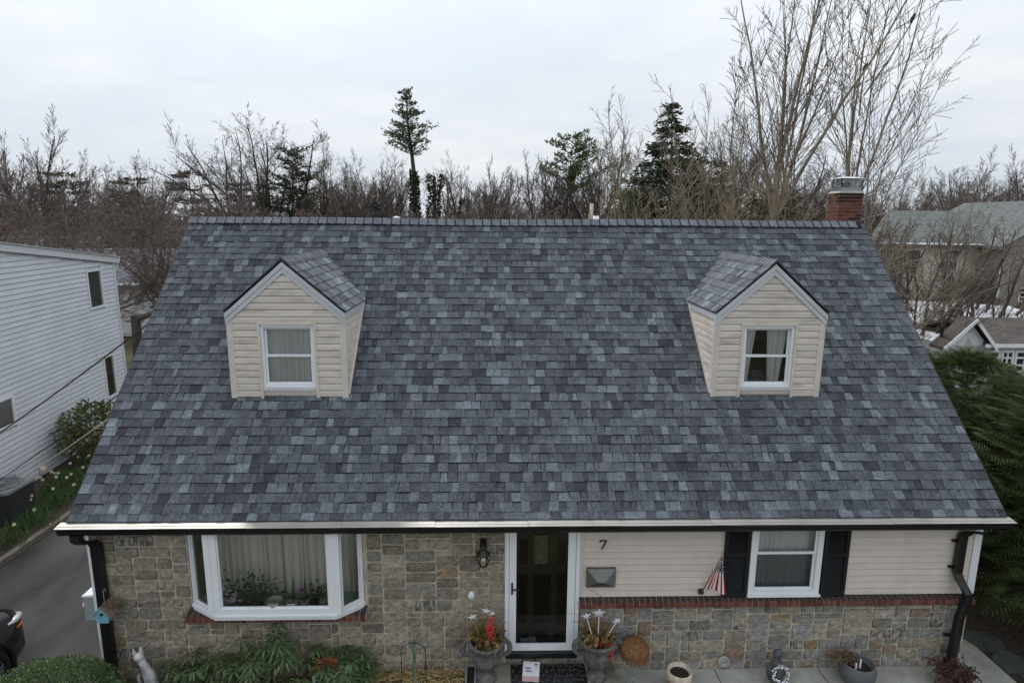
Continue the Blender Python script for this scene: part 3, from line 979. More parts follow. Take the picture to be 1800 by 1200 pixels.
# dormers ------------------------------------------------------------
def dormer(cx, hw, fy, flip, seed, label, winx):
    r = random.Random(seed)
    dm = thing('dormer', None, None, (cx, fy, 3.8), parent=house)
    tag(dm, label)
    zb, zt, za = 3.80, 5.085, 5.765            # foot, wall top, gable apex of the cladding
    zroof = lambda y: Z0 + y * SN / CS
    wx0, wx1 = winx
    wz0, wz1 = 3.93, 4.90
    # core
    c = MB()
    c.box(cx - hw + 0.02, wx0, fy + 0.006, fy + 0.05, zb, zt)
    c.box(wx1, cx + hw - 0.02, fy + 0.006, fy + 0.05, zb, zt)
    c.box(wx0, wx1, fy + 0.006, fy + 0.05, wz1, zt)
    c.box(wx0, wx1, fy + 0.006, fy + 0.05, zb, wz0)
    c.prism([(cx - hw + 0.02, zt), (cx + hw - 0.02, zt), (cx, za)], lambda a, b: (a, fy + 0.006, b), lambda a, b: (a, fy + 0.05, b))
    yb = (zt + 0.1 - Z0) * CS / SN
    for sx in (-1, 1):
        x = cx + sx * (hw - 0.02)
        a, b = sorted((x, x - sx * 0.04))
        c.prism([(fy + 0.05, zb - 0.05), (fy + 0.05, zt), (yb, zt), ], lambda p, q, a=a: (a, p, q), lambda p, q, b=b: (b, p, q))
    c.build('dormer_wall', m_tan, dm)
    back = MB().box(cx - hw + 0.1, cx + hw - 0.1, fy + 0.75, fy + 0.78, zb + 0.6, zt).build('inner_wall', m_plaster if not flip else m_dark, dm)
    MB().box(cx - hw + 0.06, cx + hw - 0.06, fy + 0.055, fy + 1.2, zt - 0.03, zt).build('inner_ceiling', m_plaster, dm)
    # front boards (dutch lap), split round the window
    e = 0.1005
    z = zb + 0.012
    while z < za - 0.03:
        if z < zt:
            x0, x1 = cx - hw + 0.085, cx + hw - 0.085
        else:
            half = (hw - 0.02) * (za - z) / (za - zt)
            x0, x1 = cx - half, cx + half
        parts = [(x0, x1)]
        if z + e * 0.6 > wz0 - 0.13 and z < wz1 + 0.0:
            parts = [(x0, wx0 - 0.035), (wx1 + 0.035, x1)]
        for a, b in parts:
            if b - a < 0.03:
                continue
            kk = r.uniform(0.92, 1.05)
            if z < zt - 0.01:
                board('siding_board', a, b, z, e, fy, m_dsiding, dm, (kk, kk, kk, 1), True)
            else:
                half2 = max(0.01, (hw - 0.02) * (za - z - e) / (za - zt))
                mb = MB()
                y = fy
                prof = [(y - 0.022, z, 0), (y - 0.020, z + e * .66, .66), (y - 0.013, z + e * .76, .76), (y - 0.012, z + e * .90, .90)]
                for q in range(3):
                    (ya, z1, t1), (yb_, z2, t2) = prof[q], prof[q + 1]
                    h1, h2 = half + (half2 - half) * t1, half + (half2 - half) * t2
                    mb.quad((cx - h1, ya, z1), (cx + h1, ya, z1), (cx + h2, yb_, z2), (cx - h2, yb_, z2))
                mb.quad((cx - half, fy + 0.005, z), (cx + half, fy + 0.005, z), (cx + half, fy - 0.016, z), (cx - half, fy - 0.016, z))
                o = mb.build('siding_board', m_dsiding, dm)
                o.color = (kk, kk, kk, 1)
        z += e
    # side boards follow the roof slope
    for sx in (-1, 1):
        z = zb + 0.03
        while z < zt - 0.02:
            ylim0, ylim1 = (z - Z0) * CS / SN - 0.035, (z + e - Z0) * CS / SN - 0.035
            if ylim1 > fy + 0.08:
                x = cx + sx * (hw - 0.019)
                o1, o2 = sx * 0.016, sx * 0.003
                mb = MB()
                ys = fy + 0.045
                mb.quad((x + o1, ys, z), (x + o1, max(ylim0, ys + .01), z), (x + o1, ylim1, z + e * .7), (x + o1, ys, z + e * .7))
                mb.quad((x + o1, ys, z + e * .7), (x + o1, ylim1, z + e * .7), (x + o2, ylim1, z + e), (x + o2, ys, z + e))
                mb.quad((x, ys, z), (x + o1, ys, z), (x + o1, max(ylim0, ys + .01), z), (x, max(ylim0, ys + .01), z))
                o = mb.build('siding_board', m_dsiding, dm)
                kk = r.uniform(0.98, 1.06)
                o.color = (kk, kk, kk, 1)
            z += e
        mb = MB()
        x = cx + sx * (hw + 0.003)
        p0, p1 = Vector((x, fy + 0.02, zroof(fy) + 0.035)), Vector((x, yb - 0.12, zroof(yb - 0.12) + 0.035))
        mb.bar(p0, p1, 0.03, 0.05, (0, -SN, CS))
        mb.build('flashing', m_tan, dm)
        # corner posts
        a, b = sorted((cx + sx * (hw + 0.004), cx + sx * (hw - 0.085)))
        boxobj('corner_post', m_tan, dm, a, b, fy - 0.024, fy + 0.045, zb - 0.01, zt + 0.02)
    # window surround with side pieces running down to the roof
    for a, b in ((wx0 - 0.035, wx0 + 0.004), (wx1 - 0.004, wx1 + 0.035)):
        boxobj('side_casing', m_tan, dm, a, b, fy - 0.03, fy + 0.005, zb - 0.012, wz1 + 0.02)
    boxobj('head_casing', m_tan, dm, wx0 + 0.005, wx1 - 0.005, fy - 0.03, fy + 0.005, wz1 - 0.01, wz1 + 0.02)
    boxobj('apron', m_tan, dm, wx0 + 0.005, wx1 - 0.005, fy - 0.012, fy + 0.005, zb + 0.05, wz0 - 0.025)
    boxobj('window_sill', m_wtrim, dm, wx0 + 0.006, wx1 - 0.006, fy - 0.04, fy + 0.04, wz0 - 0.025, wz0 + 0.02)
    dh_window(dm, wx0 + 0.005, wx1 - 0.005, wz0 + 0.022, wz1 - 0.012, fy - 0.004, (wz0 + wz1) / 2 + 0.005, 0.055, False, casing=0.04)
    # roof slabs and rakes
    ov = 0.05
    slope = (za + 0.075 - (zt + 0.02)) / hw
    zr = za + 0.085
    rs_ = MB()
    yr = (zr - Z0) * CS / SN
    for sx in (-1, 1):
        ex = cx + sx * (hw + 0.012)
        ez = zr - slope * (hw + 0.012)
        ye = (ez - Z0) * CS / SN
        pts = [(cx, fy - ov, zr), (ex, fy - ov, ez), (ex, ye + 0.05, ez), (cx, yr + 0.05, zr)]
        b_ = [(p[0], p[1], p[2] - 0.03) for p in pts]
        rs_.hexa(b_ + pts if sx > 0 else [b_[1], b_[0], b_[3], b_[2], pts[1], pts[0], pts[3], pts[2]])
    droof = rs_.build('dormer_roof', m_deck, dm)
    ang = math.atan(slope)
    n_c, n_s = math.cos(ang), math.sin(ang)
    for sx in (-1, 1):
        # rake boards in two steps
        for off, wd, yy, nm in ((0.035, 0.055, fy - ov + 0.004, 'rake_board'), (0.092, 0.062, fy - ov + 0.016, 'rake_board')):
            mb = MB()
            a = Vector((cx, 0, zr - off / n_c))
            L_ = (hw + 0.010)
            b2 = Vector((cx + sx * L_, 0, zr - off / n_c - slope * L_))
            pts = []
            for P_ in (a, b2):
                pts.append([(P_.x, P_.z), (P_.x, P_.z - wd / n_c)])
            poly = [pts[0][0], pts[1][0], pts[1][1], pts[0][1]]
            if sx > 0:
                poly = poly[::-1]
            mb.prism(poly, lambda p, q: (p, yy, q), lambda p, q: (p, yy + 0.05, q))
            mb.build(nm, m_wtrim, dm)
        a, b = sorted((cx + sx * (hw + 0.009), cx + sx * (hw - 0.004)))
        ez = zr - slope * (hw + 0.01)
        boxobj('eave_trim', m_wtrim, dm, a, b, fy - ov + 0.055, (ez - Z0) * CS / SN - 0.02, ez - 0.125, ez - 0.03)
        # shingles
        Lw = (hw + 0.026) / n_c
        rows_ = 8
        ex = Lw / rows_
        stuff = MB()
        st = []
        vis = (sx > 0) == (not flip)
        for kx in range(rows_):
            s0 = kx * ex                    # distance up from the eave
            zz = zr + 0.012 - (Lw - s0) * n_s
            yend = (zz - Z0) * CS / SN + 0.02
            for y0, w in row(fy - ov - 0.012, max(yend, fy + 0.2), r):
                c_ = shcol(r)
                c_ = tuple(min(0.3, q * 1.25) for q in c_[:3]) + (1,)
                V = []
                F = [(0, 1, 2, 3), (4, 5, 1, 0), (3, 7, 4, 0), (1, 5, 6, 2), (7, 6, 5, 4)]
                for (u_, v_, h_) in ((y0 + .001, s0, .012), (y0 + w - .001, s0, .012), (y0 + w - .001, s0 + ex * 1.08, .003), (y0 + .001, s0 + ex * 1.08, .003), (y0 + .001, s0, 0), (y0 + w - .001, s0, 0), (y0 + w - .001, s0 + ex * 1.08, -.006), (y0 + .001, s0 + ex * 1.08, -.006)):
                    dd_ = Lw - v_
                    V.append((cx + sx * (dd_ * n_c + h_ * n_s), u_, zr + 0.002 - dd_ * n_s + h_ * n_c))
                if sx < 0:
                    F = [tuple(reversed(f)) for f in F]
                if vis:
                    mb = MB()
                    mb.v, mb.f, mb.m = V, F, [0] * len(F)
                    o = mb.build('shingle', m_shing, droof)
                    o.color = c_
                else:
                    b0 = len(stuff.v)
                    stuff.v += V
                    stuff.f += [tuple(b0 + i for i in f) for f in F]
                    stuff.m += [0] * len(F)
                    st += [c_] * len(V)
        if stuff.v:
            me = stuff.mesh('shingle_field')
            me.materials.append(m_shing_a)
            ca = me.color_attributes.new('tint', 'FLOAT_COLOR', 'POINT')
            ca.data.foreach_set('color', np.array(st, dtype=np.float32).ravel())
            tag(link('shingle_field', me, None, droof), kind='stuff')
    # caps on the little ridge
    y = fy - ov - 0.015
    while y < yr - 0.03:
        mb = MB()
        w_ = 0.13
        for sx in (-1, 1):
            A = [(cx, y, zr + .030), (cx + sx * w_ * n_c, y, zr + .030 - w_ * n_s), (cx + sx * w_ * n_c, y + .18, zr + .018 - w_ * n_s), (cx, y + .18, zr + .018)]
            B = [(p[0], p[1], p[2] - .011) for p in A]
            mb.hexa(B + A if sx > 0 else [B[1], B[0], B[3], B[2], A[1], A[0], A[3], A[2]])
        o = mb.build('ridge_cap', m_shing, droof)
        kk = r.uniform(.85, 1.15)
        o.color = (0.14 * kk, 0.15 * kk, 0.168 * kk, 1)
        y += 0.125
    return dm
dl = dormer(DORM[0][0], DORM[0][1], DORM[0][2], False, 31, 'left dormer with closed pale curtains', (-4.118, -3.332))
dr = dormer(DORM[1][0], DORM[1][1], DORM[1][2], True, 32, 'right dormer with parted white curtains', (3.02, 3.80))
curtain('curtain', -4.10, -3.35, DORM[0][2] + 0.125, 3.9, 4.92, m_curtw, dl, 6, 34, 0.022)
curtain('curtain', 0, 0, DORM[1][2] + 0.12, 3.9, 4.92, m_curtw, dr, 7, 40, 0.018, lambda v: (3.03, 3.17 + 0.11 * v))
curtain('curtain', 0, 0, DORM[1][2] + 0.13, 3.9, 4.92, m_curtw, dr, 8, 40, 0.02, lambda v: (3.50 - 0.07 * v, 3.66 + 0.12 * v))

# chimney --------------------------------------------------------------
ch = thing('chimney', None, None, (6.23, 4.73, 4.5), parent=house)
boxobj('chimney_core', m_bmort, ch, 5.998, 6.462, 4.508, 4.942, 4.0, 6.98)
rr = random.Random(17)
def cbrick(x0, x1, y0, y1, z, dark):
    mb = MB().box(x0, x1, y0, y1, z, z + 0.058)
    o = mb.build('brick', m_brick, ch)
    k = rr.uniform(0.7, 1.25) * (0.35 if rr.random() < dark else 1)
    o.color = (k, k * rr.uniform(.8, 1.1), k * rr.uniform(.75, 1.1), 1)
z, row_i = 6.18, 0
while z < 6.96:
    d_ = 0.18 + max(0, (z - 6.6)) * 1.6
    off = 0.0 if row_i % 2 == 0 else 0.118
    x = 5.99 - off
    while x < 6.46:
        a, b = max(x, 5.99) + .004, min(x + 0.235, 6.47) - .004
        if b - a > .03:
            cbrick(a, b, 4.5, 4.6, z, d_)
        x += 0.235
    y = 4.605 - off
    while y < 4.95:
        a, b = max(y, 4.605) + .004, min(y + 0.215, 4.95) - .004
        if b - a > .03:
            cbrick(5.99, 6.05, a, b, z, d_ * .5)
        y += 0.215
    z += 0.067
    row_i += 1
MB().prism([(0, 0)] * 0 + [(5.985, 4.495), (6.475, 4.495), (6.475, 4.955), (5.985, 4.955)], lambda a, b: (a, b, 6.968), lambda a, b: (6.23 + (a - 6.23) * 0.86, 4.725 + (b - 4.725) * .86, 7.01)).build('chimney_crown', m_conc, ch)
cp = MB()
cp.box(6.03, 6.43, 4.54, 4.91, 7.011, 7.075)
cp.build('cap_base', m_steel, ch)
cp = MB()
for i in range(14):
    t = i / 13
    cp.bar((6.04 + .38 * t, 4.55, 7.075), (6.04 + .38 * t, 4.55, 7.24), .007 if i % 6 else .018, .006, (0, 1, 0))
    cp.bar((6.04, 4.55 + .35 * t, 7.075), (6.04, 4.55 + .35 * t, 7.24), .007 if i % 6 else .018, .006, (0, 1, 0))
    cp.bar((6.42, 4.55 + .35 * t, 7.075), (6.42, 4.55 + .35 * t, 7.24), .007, .006, (0, 1, 0))
for z in (7.10, 7.13, 7.16, 7.19, 7.22):
    cp.bar((6.04, 4.55, z), (6.42, 4.55, z), .006, .006)
    cp.bar((6.04, 4.55, z), (6.04, 4.90, z), .006, .006)
cp.build('spark_screen', m_steel, ch)
m_lid = mat('bright_cap_lid', (0.72, 0.74, 0.74), 0.35, 0.1, 5, metal=0.5)
MB().prism([(5.97, 4.48), (6.49, 4.48), (6.49, 4.97), (5.97, 4.97)], lambda a, b: (a, b, 7.245), lambda a, b: (6.23 + (a - 6.23) * .3, 4.725 + (b - 4.725) * .3, 7.285)).build('cap_lid', m_lid, ch)
MB().tube([(6.23, 4.72, 7.01), (6.23, 4.72, 7.18)], 0.09, 14).build('flue', m_brick_top, ch)
print('part2 ok')
# ------------------------------------------------------------------ walk, stoop, beds
NR = np.random.default_rng(5)
def slabs():
    w = MB()
    w.box(1.06, 2.515, -1.6, 0.205, -0.10, 0.0)
    tag(w.build('walkway', m_conc), kind='structure')
    p = bpy.data.objects['walkway']
    for a, b in ((2.53, 4.04), (4.058, 5.6), (5.615, 6.75)):
        boxobj('concrete_slab', m_conc, p, a, b, -1.6, 0.205, -0.10, 0.001 if a < 3 else -0.001)
    boxobj('concrete_slab', m_conc, p, 6.2, 6.75, 0.21, 0.9, -0.10, -0.003)
slabs()
s = MB()
s.box(-0.93, -0.46, -0.9, 0.195, -0.08, 0.145)
s.box(-0.455, 1.02, -0.9, 0.20, -0.08, 0.150)
tag(s.build('stoop', m_concd), kind='structure')
g = MB()
g.prism([(-6.2, -1.4), (-0.95, -1.4), (-0.95, 0.215), (-6.2, 0.215)], lambda a, b: (a, b, -0.10), lambda a, b: (a, b, -0.03))
tag(g.build('garden_bed', m_mulch), kind='structure')
g = MB()
g.prism([(6.76, -2.0), (14, -2.0), (14, 14), (6.25, 14), (6.25, 0.91), (6.76, 0.91)], lambda a, b: (a, b, -0.10), lambda a, b: (a, b, -0.045))
tag(g.build('hedge_bed', m_mulch), kind='structure')
g = MB()
g.prism([(-12.6, -6), (-10.1, -6), (-10.1, 14), (-12.6, 14)], lambda a, b: (a, b, -0.10), lambda a, b: (a, b, 0.0))
tag(g.build('side_bed', m_mulch), kind='structure')
k = thing('timber_kerb', 'weathered timber kerb edging the flower bed beside the driveway', 'kerb', (-10.05, 4, 0))
y = -5.0
while y < 14:
    boxobj('timber', m_wood, k, -10.10 + rng.uniform(-.01, .01), -9.97 + rng.uniform(-.01, .01), y, y + 2.38, -0.06, 0.055 + rng.uniform(-.006, .006))
    y += 2.4
for i, (cx_, cy_, a_) in enumerate(((6.98, 0.75, 0.2), (7.02, 0.25, 1.1), (7.05, -0.3, 2.0))):
    mb = MB()
    rr = random.Random(i)
    poly = [(cx_ + (0.26 + rr.uniform(-.05, .06)) * math.cos(t + a_), cy_ + (0.27 + rr.uniform(-.06, .06)) * math.sin(t + a_)) for t in [q * 2 * math.pi / 7 for q in range(7)]]
    mb.prism(poly, lambda a, b: (a, b, -0.05), lambda a, b: (a, b, 0.012))
    tag(mb.build('slate_flagstone', m_slate), ('dark slate flagstone farthest back beside the house corner', 'middle dark slate flagstone beside the walkway corner', 'dark slate flagstone nearest the bottom edge at right')[i], 'flagstone', 'slate flagstones beside the walk')

# straw mulch
def straw():
    n = 2600
    C = np.column_stack([NR.uniform(-2.55, -0.98, n), NR.uniform(-0.75, 0.19, n), NR.uniform(-0.02, 0.05, n)])
    C[:, 2] += 0.06 * np.exp(-((C[:, 1] - 0.0) / 0.25) ** 2)
    D = np.column_stack([NR.normal(size=n), NR.normal(size=n) * 0.7, NR.normal(size=n) * 0.22])
    me = leaf_mesh('straw_mulch', C, D, NR.uniform(0.08, 0.2, n), NR.uniform(0.006, 0.011, n), NR)
    m = mat('straw', (0.46, 0.35, 0.16), 0.8, 0.35, 30)
    tag(link('straw_mulch', me, m), 'loose golden straw mulch spread below the stone wall', 'straw', kind='stuff')
straw()

# ------------------------------------------------------------------ plants near the house
m_rhod = mat('rhododendron_leaf', (0.066, 0.105, 0.038), 0.45, 0.4, 6, spec=0.5, trans=0.15)
m_stem = mat('woody_stem', (0.10, 0.075, 0.05), 0.9, 0.3, 20)
def rhodo():
    t = thing('rhododendron', 'spreading rhododendron with drooping whorled leaves below the bay window', 'shrub', (-3.9, -0.15, -0.03))
    r = np.random.default_rng(4)
    tips = []
    segs = []
    for i in range(150):
        x = r.uniform(-5.15, -2.35)
        edge = min(1, (x + 5.2) / 1.0, (-2.2 - x) / 0.6)
        top = 0.34 + 0.48 * max(0, edge) * (0.7 + 0.3 * math.sin(x * 5.1 + 1)) 
        y = r.uniform(-0.75, 0.10)
        z = top * r.uniform(0.55, 1.0) + 0.10 * max(0, -y)
        if i == 0: x, y, z = -3.68, 0.02, 0.92
        if i == 1: x, y, z = -4.15, -0.05, 0.74
        tips.append((x, y, z))
        b = (x * 0.8 - 3.9 * 0.2 + r.uniform(-.1, .1), y * 0.6 - 0.1, -0.03)
        mid = ((x + b[0]) / 2, (y + b[1]) / 2, z * 0.55)
        segs += [(*b, *mid, 0.010, 0.007), (*mid, x, y, z, 0.007, 0.005)]
    C, D, L, Wd = [], [], [], []
    V, F = [], []
    for (x, y, z) in tips:
        n = r.integers(8, 12)
        a0 = r.uniform(0, 6.3)
        for k in range(n):
            a = a0 + 2 * math.pi * k / n + r.normal() * 0.12
            dr = r.uniform(-0.75, 0.05)
            l = r.uniform(0.14, 0.23)
            w = l * 0.19
            d = np.array([math.cos(a), math.sin(a), dr * 0.4])
            d2 = np.array([math.cos(a), math.sin(a), dr - 0.35])
            d /= np.linalg.norm(d)
            d2 /= np.linalg.norm(d2)
            s = np.array([-math.sin(a), math.cos(a), 0])
            p = np.array([x, y, z])
            m_ = p + d * l * 0.5
            e = m_ + d2 * l * 0.5
            q = p + d * l * 0.12
            upv = np.array([0, 0, 0.18 * w])
            b = len(V)
            V += [q, p + d * l * .45 + s * w / 2 + upv, m_, p + d * l * .45 - s * w / 2 + upv, e, m_ + (d2 * l * .25) + s * w * .35 + upv * .5, m_ + (d2 * l * .25) - s * w * .35 + upv * .5]
            F += [(b, b + 1, b + 2, b + 3), (b + 2, b + 1, b + 5, b + 4), (b + 2, b + 4, b + 6, b + 3)]
    me = mesh_np('foliage', np.array(V), np.array(F), smooth=True)
    tag(link('foliage', me, m_rhod, t), kind='stuff')
    link('stems', seg_mesh('stems', segs, 4), m_stem, t)
rhodo()
m_box = mat('boxwood_leaf', (0.085, 0.135, 0.05), 0.45, 0.4, 5, spec=0.5, trans=0.2)
def dome(name, label, cat, c, rad, n, m, size, seed, shell=0.25, ratio=0.6, core=None):
    t = thing(name, label, cat, (c[0], c[1], c[2] - rad[2] if False else max(-0.05, c[2] - rad[2])))
    r = np.random.default_rng(seed)
    U = r.normal(size=(n, 3))
    U /= np.linalg.norm(U, axis=1, keepdims=True)
    lump = 1 + 0.07 * np.sin(U[:, 0] * 7 + seed) * np.cos(U[:, 1] * 6) + 0.05 * np.sin(U[:, 2] * 11 + U[:, 0] * 9)
    rr_ = (1 - shell * r.random(n) ** 1.5) * lump
    C = np.array(c) + U * rr_[:, None] * np.array(rad)
    D = U + r.normal(size=(n, 3)) * 0.6
    me = leaf_mesh('foliage', C, D, r.uniform(0.7, 1.3, n) * size, r.uniform(0.7, 1.2, n) * size * ratio, r)
    tag(link('foliage', me, m, t), kind='stuff')
    segs = []
    for i in range(14):
        e = np.array(c) + U[i] * np.array(rad) * 0.8
        b = (c[0] + r.uniform(-.1, .1), c[1] + r.uniform(-.1, .1), max(-0.06, c[2] - rad[2]))
        mid = (b[0] * .5 + e[0] * .5, b[1] * .5 + e[1] * .5, b[2] * .4 + e[2] * .6)
        segs += [(*b, *mid, .02, .014), (*mid, *e, .014, .006)]
    link('stems', seg_mesh('stems', segs, 4), m_stem, t)
    return t
dome('boxwood_bush', 'rounded clipped green boxwood in the bottom left corner', 'bush', (-6.25, -0.75, 0.28), (0.85, 0.62, 0.62), 26000, m_box, 0.034, 8, 0.22)
m_aza = mat('glossy_shrub_leaf', (0.10, 0.115, 0.035), 0.4, 0.5, 4, spec=0.5, trans=0.2)
dome('broadleaf_shrub', 'olive green broadleaf shrub against the white siding wall', 'shrub', (-11.35, 8.4, 0.85), (0.75, 0.9, 0.75), 2600, m_aza, 0.13, 9, 0.6, 0.4)
m_arb = mat('arborvitae_leaf', (0.10, 0.085, 0.03), 0.8, 0.5, 3, col2=(0.05, 0.07, 0.02), trans=0.2)
dome('evergreen_hedge', 'bronze green hedge in the gap behind the white house', 'hedge', (-11.9, 17.0, 1.0), (1.7, 1.6, 1.75), 9000, m_arb, 0.16, 10, 0.4, 0.35)
dome('low_yew', 'dark low shrub at the far end of the side bed', 'shrub', (-11.2, 10.6, 0.35), (0.7, 1.0, 0.5), 3000, m_rhod, 0.09, 12, 0.6, 0.4)

# daffodils and grassy leaves along the side bed: each clump its own plant
m_blade = mat('daffodil_leaf', (0.075, 0.13, 0.045), 0.6, 0.35, 6, trans=0.2)
m_pet = mat('pale_petal', (0.66, 0.64, 0.46), 0.7, 0.1, 10, trans=0.2)
spots = [(-10.55, 5.5), (-10.75, 5.9), (-10.45, 6.2), (-10.9, 6.4), (-10.6, 6.8), (-10.95, 7.1), (-10.4, 7.0), (-11.2, 6.2), (-10.35, 4.7), (-10.6, 4.9), (-10.85, 5.3), (-10.4, 7.6), (-10.8, 7.8), (-10.5, 8.3), (-10.3, 3.9), (-11.3, 6.9), (-10.5, 4.3), (-11.15, 7.6)]
dl_lab = 'clump of pale yellow daffodils with strappy leaves in the side flower bed'
for i, (x, y) in enumerate(spots):
    t = thing('daffodil_clump', dl_lab, 'flowers', (x, y, 0), 'daffodil clumps in the side bed')
    r = np.random.default_rng(100 + i)
    n = 90
    C = np.column_stack([x + r.normal(size=n) * .14, y + r.normal(size=n) * .14, np.zeros(n)])
    D = np.column_stack([r.normal(size=n) * .5, r.normal(size=n) * .5, np.ones(n)])
    link('leaves', leaf_mesh('leaves', C, D, r.uniform(.22, .42, n), np.full(n, .022), r), m_blade, t)
    for q in range(int(r.integers(0, 3)) + (i % 2)):
        mb = MB()
        fx, fy_, fz = x + r.normal() * .13, y + r.normal() * .13, r.uniform(.30, .44)
        c = Vector((fx, fy_, fz))
        nrm = Vector((r.normal() * .3 + .4, -0.8, 0.5)).normalized()
        e1 = nrm.orthogonal().normalized()
        e2 = nrm.cross(e1)
        for a in range(6):
            t0 = a * math.pi / 3
            d0 = e1 * math.cos(t0) + e2 * math.sin(t0)
            s0 = e1 * -math.sin(t0) + e2 * math.cos(t0)
            mb.quad(c, c + d0 * .024 + s0 * .013, c + d0 * .042, c + d0 * .024 - s0 * .013)
        mb.tube([c, c + nrm * .025], [.009, .015], 6, False)
        mb.build('bloom', m_pet, t)

# ------------------------------------------------------------------ things on the front wall
lan = thing('wall_lantern', 'bronze carriage lantern on the stone wall left of the door', 'lantern', (-0.84, 0.2, 1.75))
MB().box(-0.885, -0.795, 0.17, 0.200, 1.95, 2.10).build('back_plate', m_bronze, lan)
MB().tube([(-0.84, 0.17, 2.05), (-0.84, 0.10, 2.10), (-0.84, 0.05, 2.06), (-0.84, 0.05, 2.0)], 0.012, 8).build('arm', m_bronze, lan, True)
MB().lathe([(0.012, 2.07), (0.05, 2.06), (0.055, 2.035), (0.035, 2.015), (0.05, 2.0), (0.092, 1.945), (0.098, 1.935), (0.02, 1.93)], (-0.84, 0.05, 0), 12).build('cap', m_bronze, lan, True)
lg = MB()
lg.lathe([(0.075, 1.935), (0.088, 1.88), (0.05, 1.775)], (-0.84, 0.05, 0), 6)
lg.build('lantern_glass', m_glass, lan)
lf = MB()
for q in range(6):
    a = q * math.pi / 3
    f = lambda rad, z: (-0.84 + rad * math.cos(a), 0.05 + rad * math.sin(a), z)
    lf.bar(f(.078, 1.935), f(.091, 1.88), .009, .009)
    lf.bar(f(.091, 1.88), f(.053, 1.77), .009, .009)
lf.lathe([(0.056, 1.78), (0.05, 1.765), (0.02, 1.755), (0.008, 1.735)], (-0.84, 0.05, 0), 10)
lf.build('cage', m_bronze, lan)
m_bulb = mat('frosted_bulb', (0.75, 0.78, 0.74), 0.4, 0.02)
MB().lathe([(0.02, 1.79), (0.03, 1.82), (0.03, 1.87), (0.015, 1.91)], (-0.84, 0.05, 0), 10).build('bulb', m_bulb, lan, True)

nb = MB()
nb.bar((0.775, 0.183, 2.052), (0.872, 0.183, 2.052), 0.014, 0.012, (0, 1, 0))
nb.bar((0.866, 0.183, 2.050), (0.806, 0.183, 1.925), 0.016, 0.012, (0, 1, 0))
nb.bar((0.779, 0.183, 2.050), (0.779, 0.183, 2.028), 0.014, 0.012, (0, 1, 0))
tag(nb.build('house_number', m_bronze), 'dark metal house number 7 on the cream siding', 'house number')

mbx = thing('mailbox', 'grey metal wall mailbox with envelope-shaped faceted front', 'mailbox', (0.80, 0.15, 1.36))
mb = MB()
x0, x1, z0, z1, yf, yb_ = 0.60, 1.01, 1.365, 1.65, 0.145, 0.192
mb.box(x0, x1, yf, yb_, z0, z1)
mb.build('case', m_steel, mbx)
for nm, tri in (('front_flap', [(x0 + .005, z1 - .005), (x1 - .005, z1 - .005), ((x0 + x1) / 2 + .05, 1.46), ((x0 + x1) / 2 - .05, 1.46)]), ('front_panel', [(x0 + .005, z0 + .005), (x1 - .005, z0 + .005), ((x0 + x1) / 2 + .05, 1.455), ((x0 + x1) / 2 - .05, 1.455)])):
    q = MB()
    q.quad(*[(a, yf - 0.002 - (0.045 if i > 1 else 0), b) for i, (a, b) in enumerate(tri)])
    q.build(nm, m_steel, mbx)
for sx, xe in ((-1, x0 + .005), (1, x1 - .005)):
    q = MB()
    xm = (x0 + x1) / 2 + sx * .05
    q.quad((xe, yf - .002, z0 + .005), (xm, yf - .047, 1.455), (xm, yf - .047, 1.46), (xe, yf - .002, z1 - .005))
    q.build('side_facet', m_steel, mbx)

fl = thing('flag', 'small American flag on an angled staff beside the left shutter', 'flag', (2.24, 0.18, 1.25))
MB().box(2.205, 2.27, 0.15, 0.195, 1.235, 1.30).build('bracket', m_bronze, fl)
m_staff = mat('flag_staff', (0.32, 0.22, 0.11), 0.6, 0.2, 20)
T_ = Vector((2.39, -0.10, 1.97))
B_ = Vector((2.24, 0.15, 1.27))
MB().tube([B_, T_], 0.009, 7).build('staff', m_staff, fl, True)
m_red = mat('flag_red', (0.36, 0.03, 0.045), 0.8, 0.1)
m_fw = mat('flag_white', (0.78, 0.76, 0.76), 0.8, 0.05)
m_blue = mat('flag_blue', (0.022, 0.03, 0.10), 0.8, 0.1)
mb = MB()
nU, nV = 18, 16
P = {}
for j in range(nV + 1):
    v = j / nV
    lft = T_.lerp(B_ + Vector((0.035, -0.05, 0.10)), v)
    rgt = T_.lerp(Vector((2.50, -0.06, 1.36)), v)
    for i in range(nU + 1):
        u = i / nU
        w = 0.028 * v * math.sin(u * 9.0 + v * 1.5)
        p = lft.lerp(rgt, u) + Vector((0, -w - 0.02 * v, 0.02 * v * math.sin(u * 3.1)))
        P[i, j] = len(mb.v)
        mb.v.append(tuple(p))
for j in range(nV):
    for i in range(nU):
        mb.f.append((P[i, j], P[i, j + 1], P[i + 1, j + 1], P[i + 1, j]))
        mb.m.append(2 if j < 7 else (0 if (i // 2) % 2 == 0 else 1))
mb.build('flag_cloth', [m_red, m_fw, m_blue], fl, True)
st = MB()
for j in range(2, 7):
    for i in range(1 + j % 2 * 1, 18, 4):
        u, v = (i + .5) / nU, (j + .3) / nV
        c = T_.lerp(B_ + Vector((0.035, -0.05, 0.10)), v).lerp(T_.lerp(Vector((2.50, -0.06, 1.36)), v), u) + Vector((0, -0.028 * v * math.sin(u * 9 + v * 1.5) - .02 * v - .004, .02 * v * math.sin(u * 3.1)))
        pts = []
        for q in range(10):
            a = math.pi / 2 + q * math.pi / 5
            rad = 0.010 if q % 2 == 0 else 0.0045
            pts.append(c + Vector((rad * math.cos(a), 0, rad * math.sin(a))))
        st.quad(*pts)
st.build('stars', m_fw, fl)

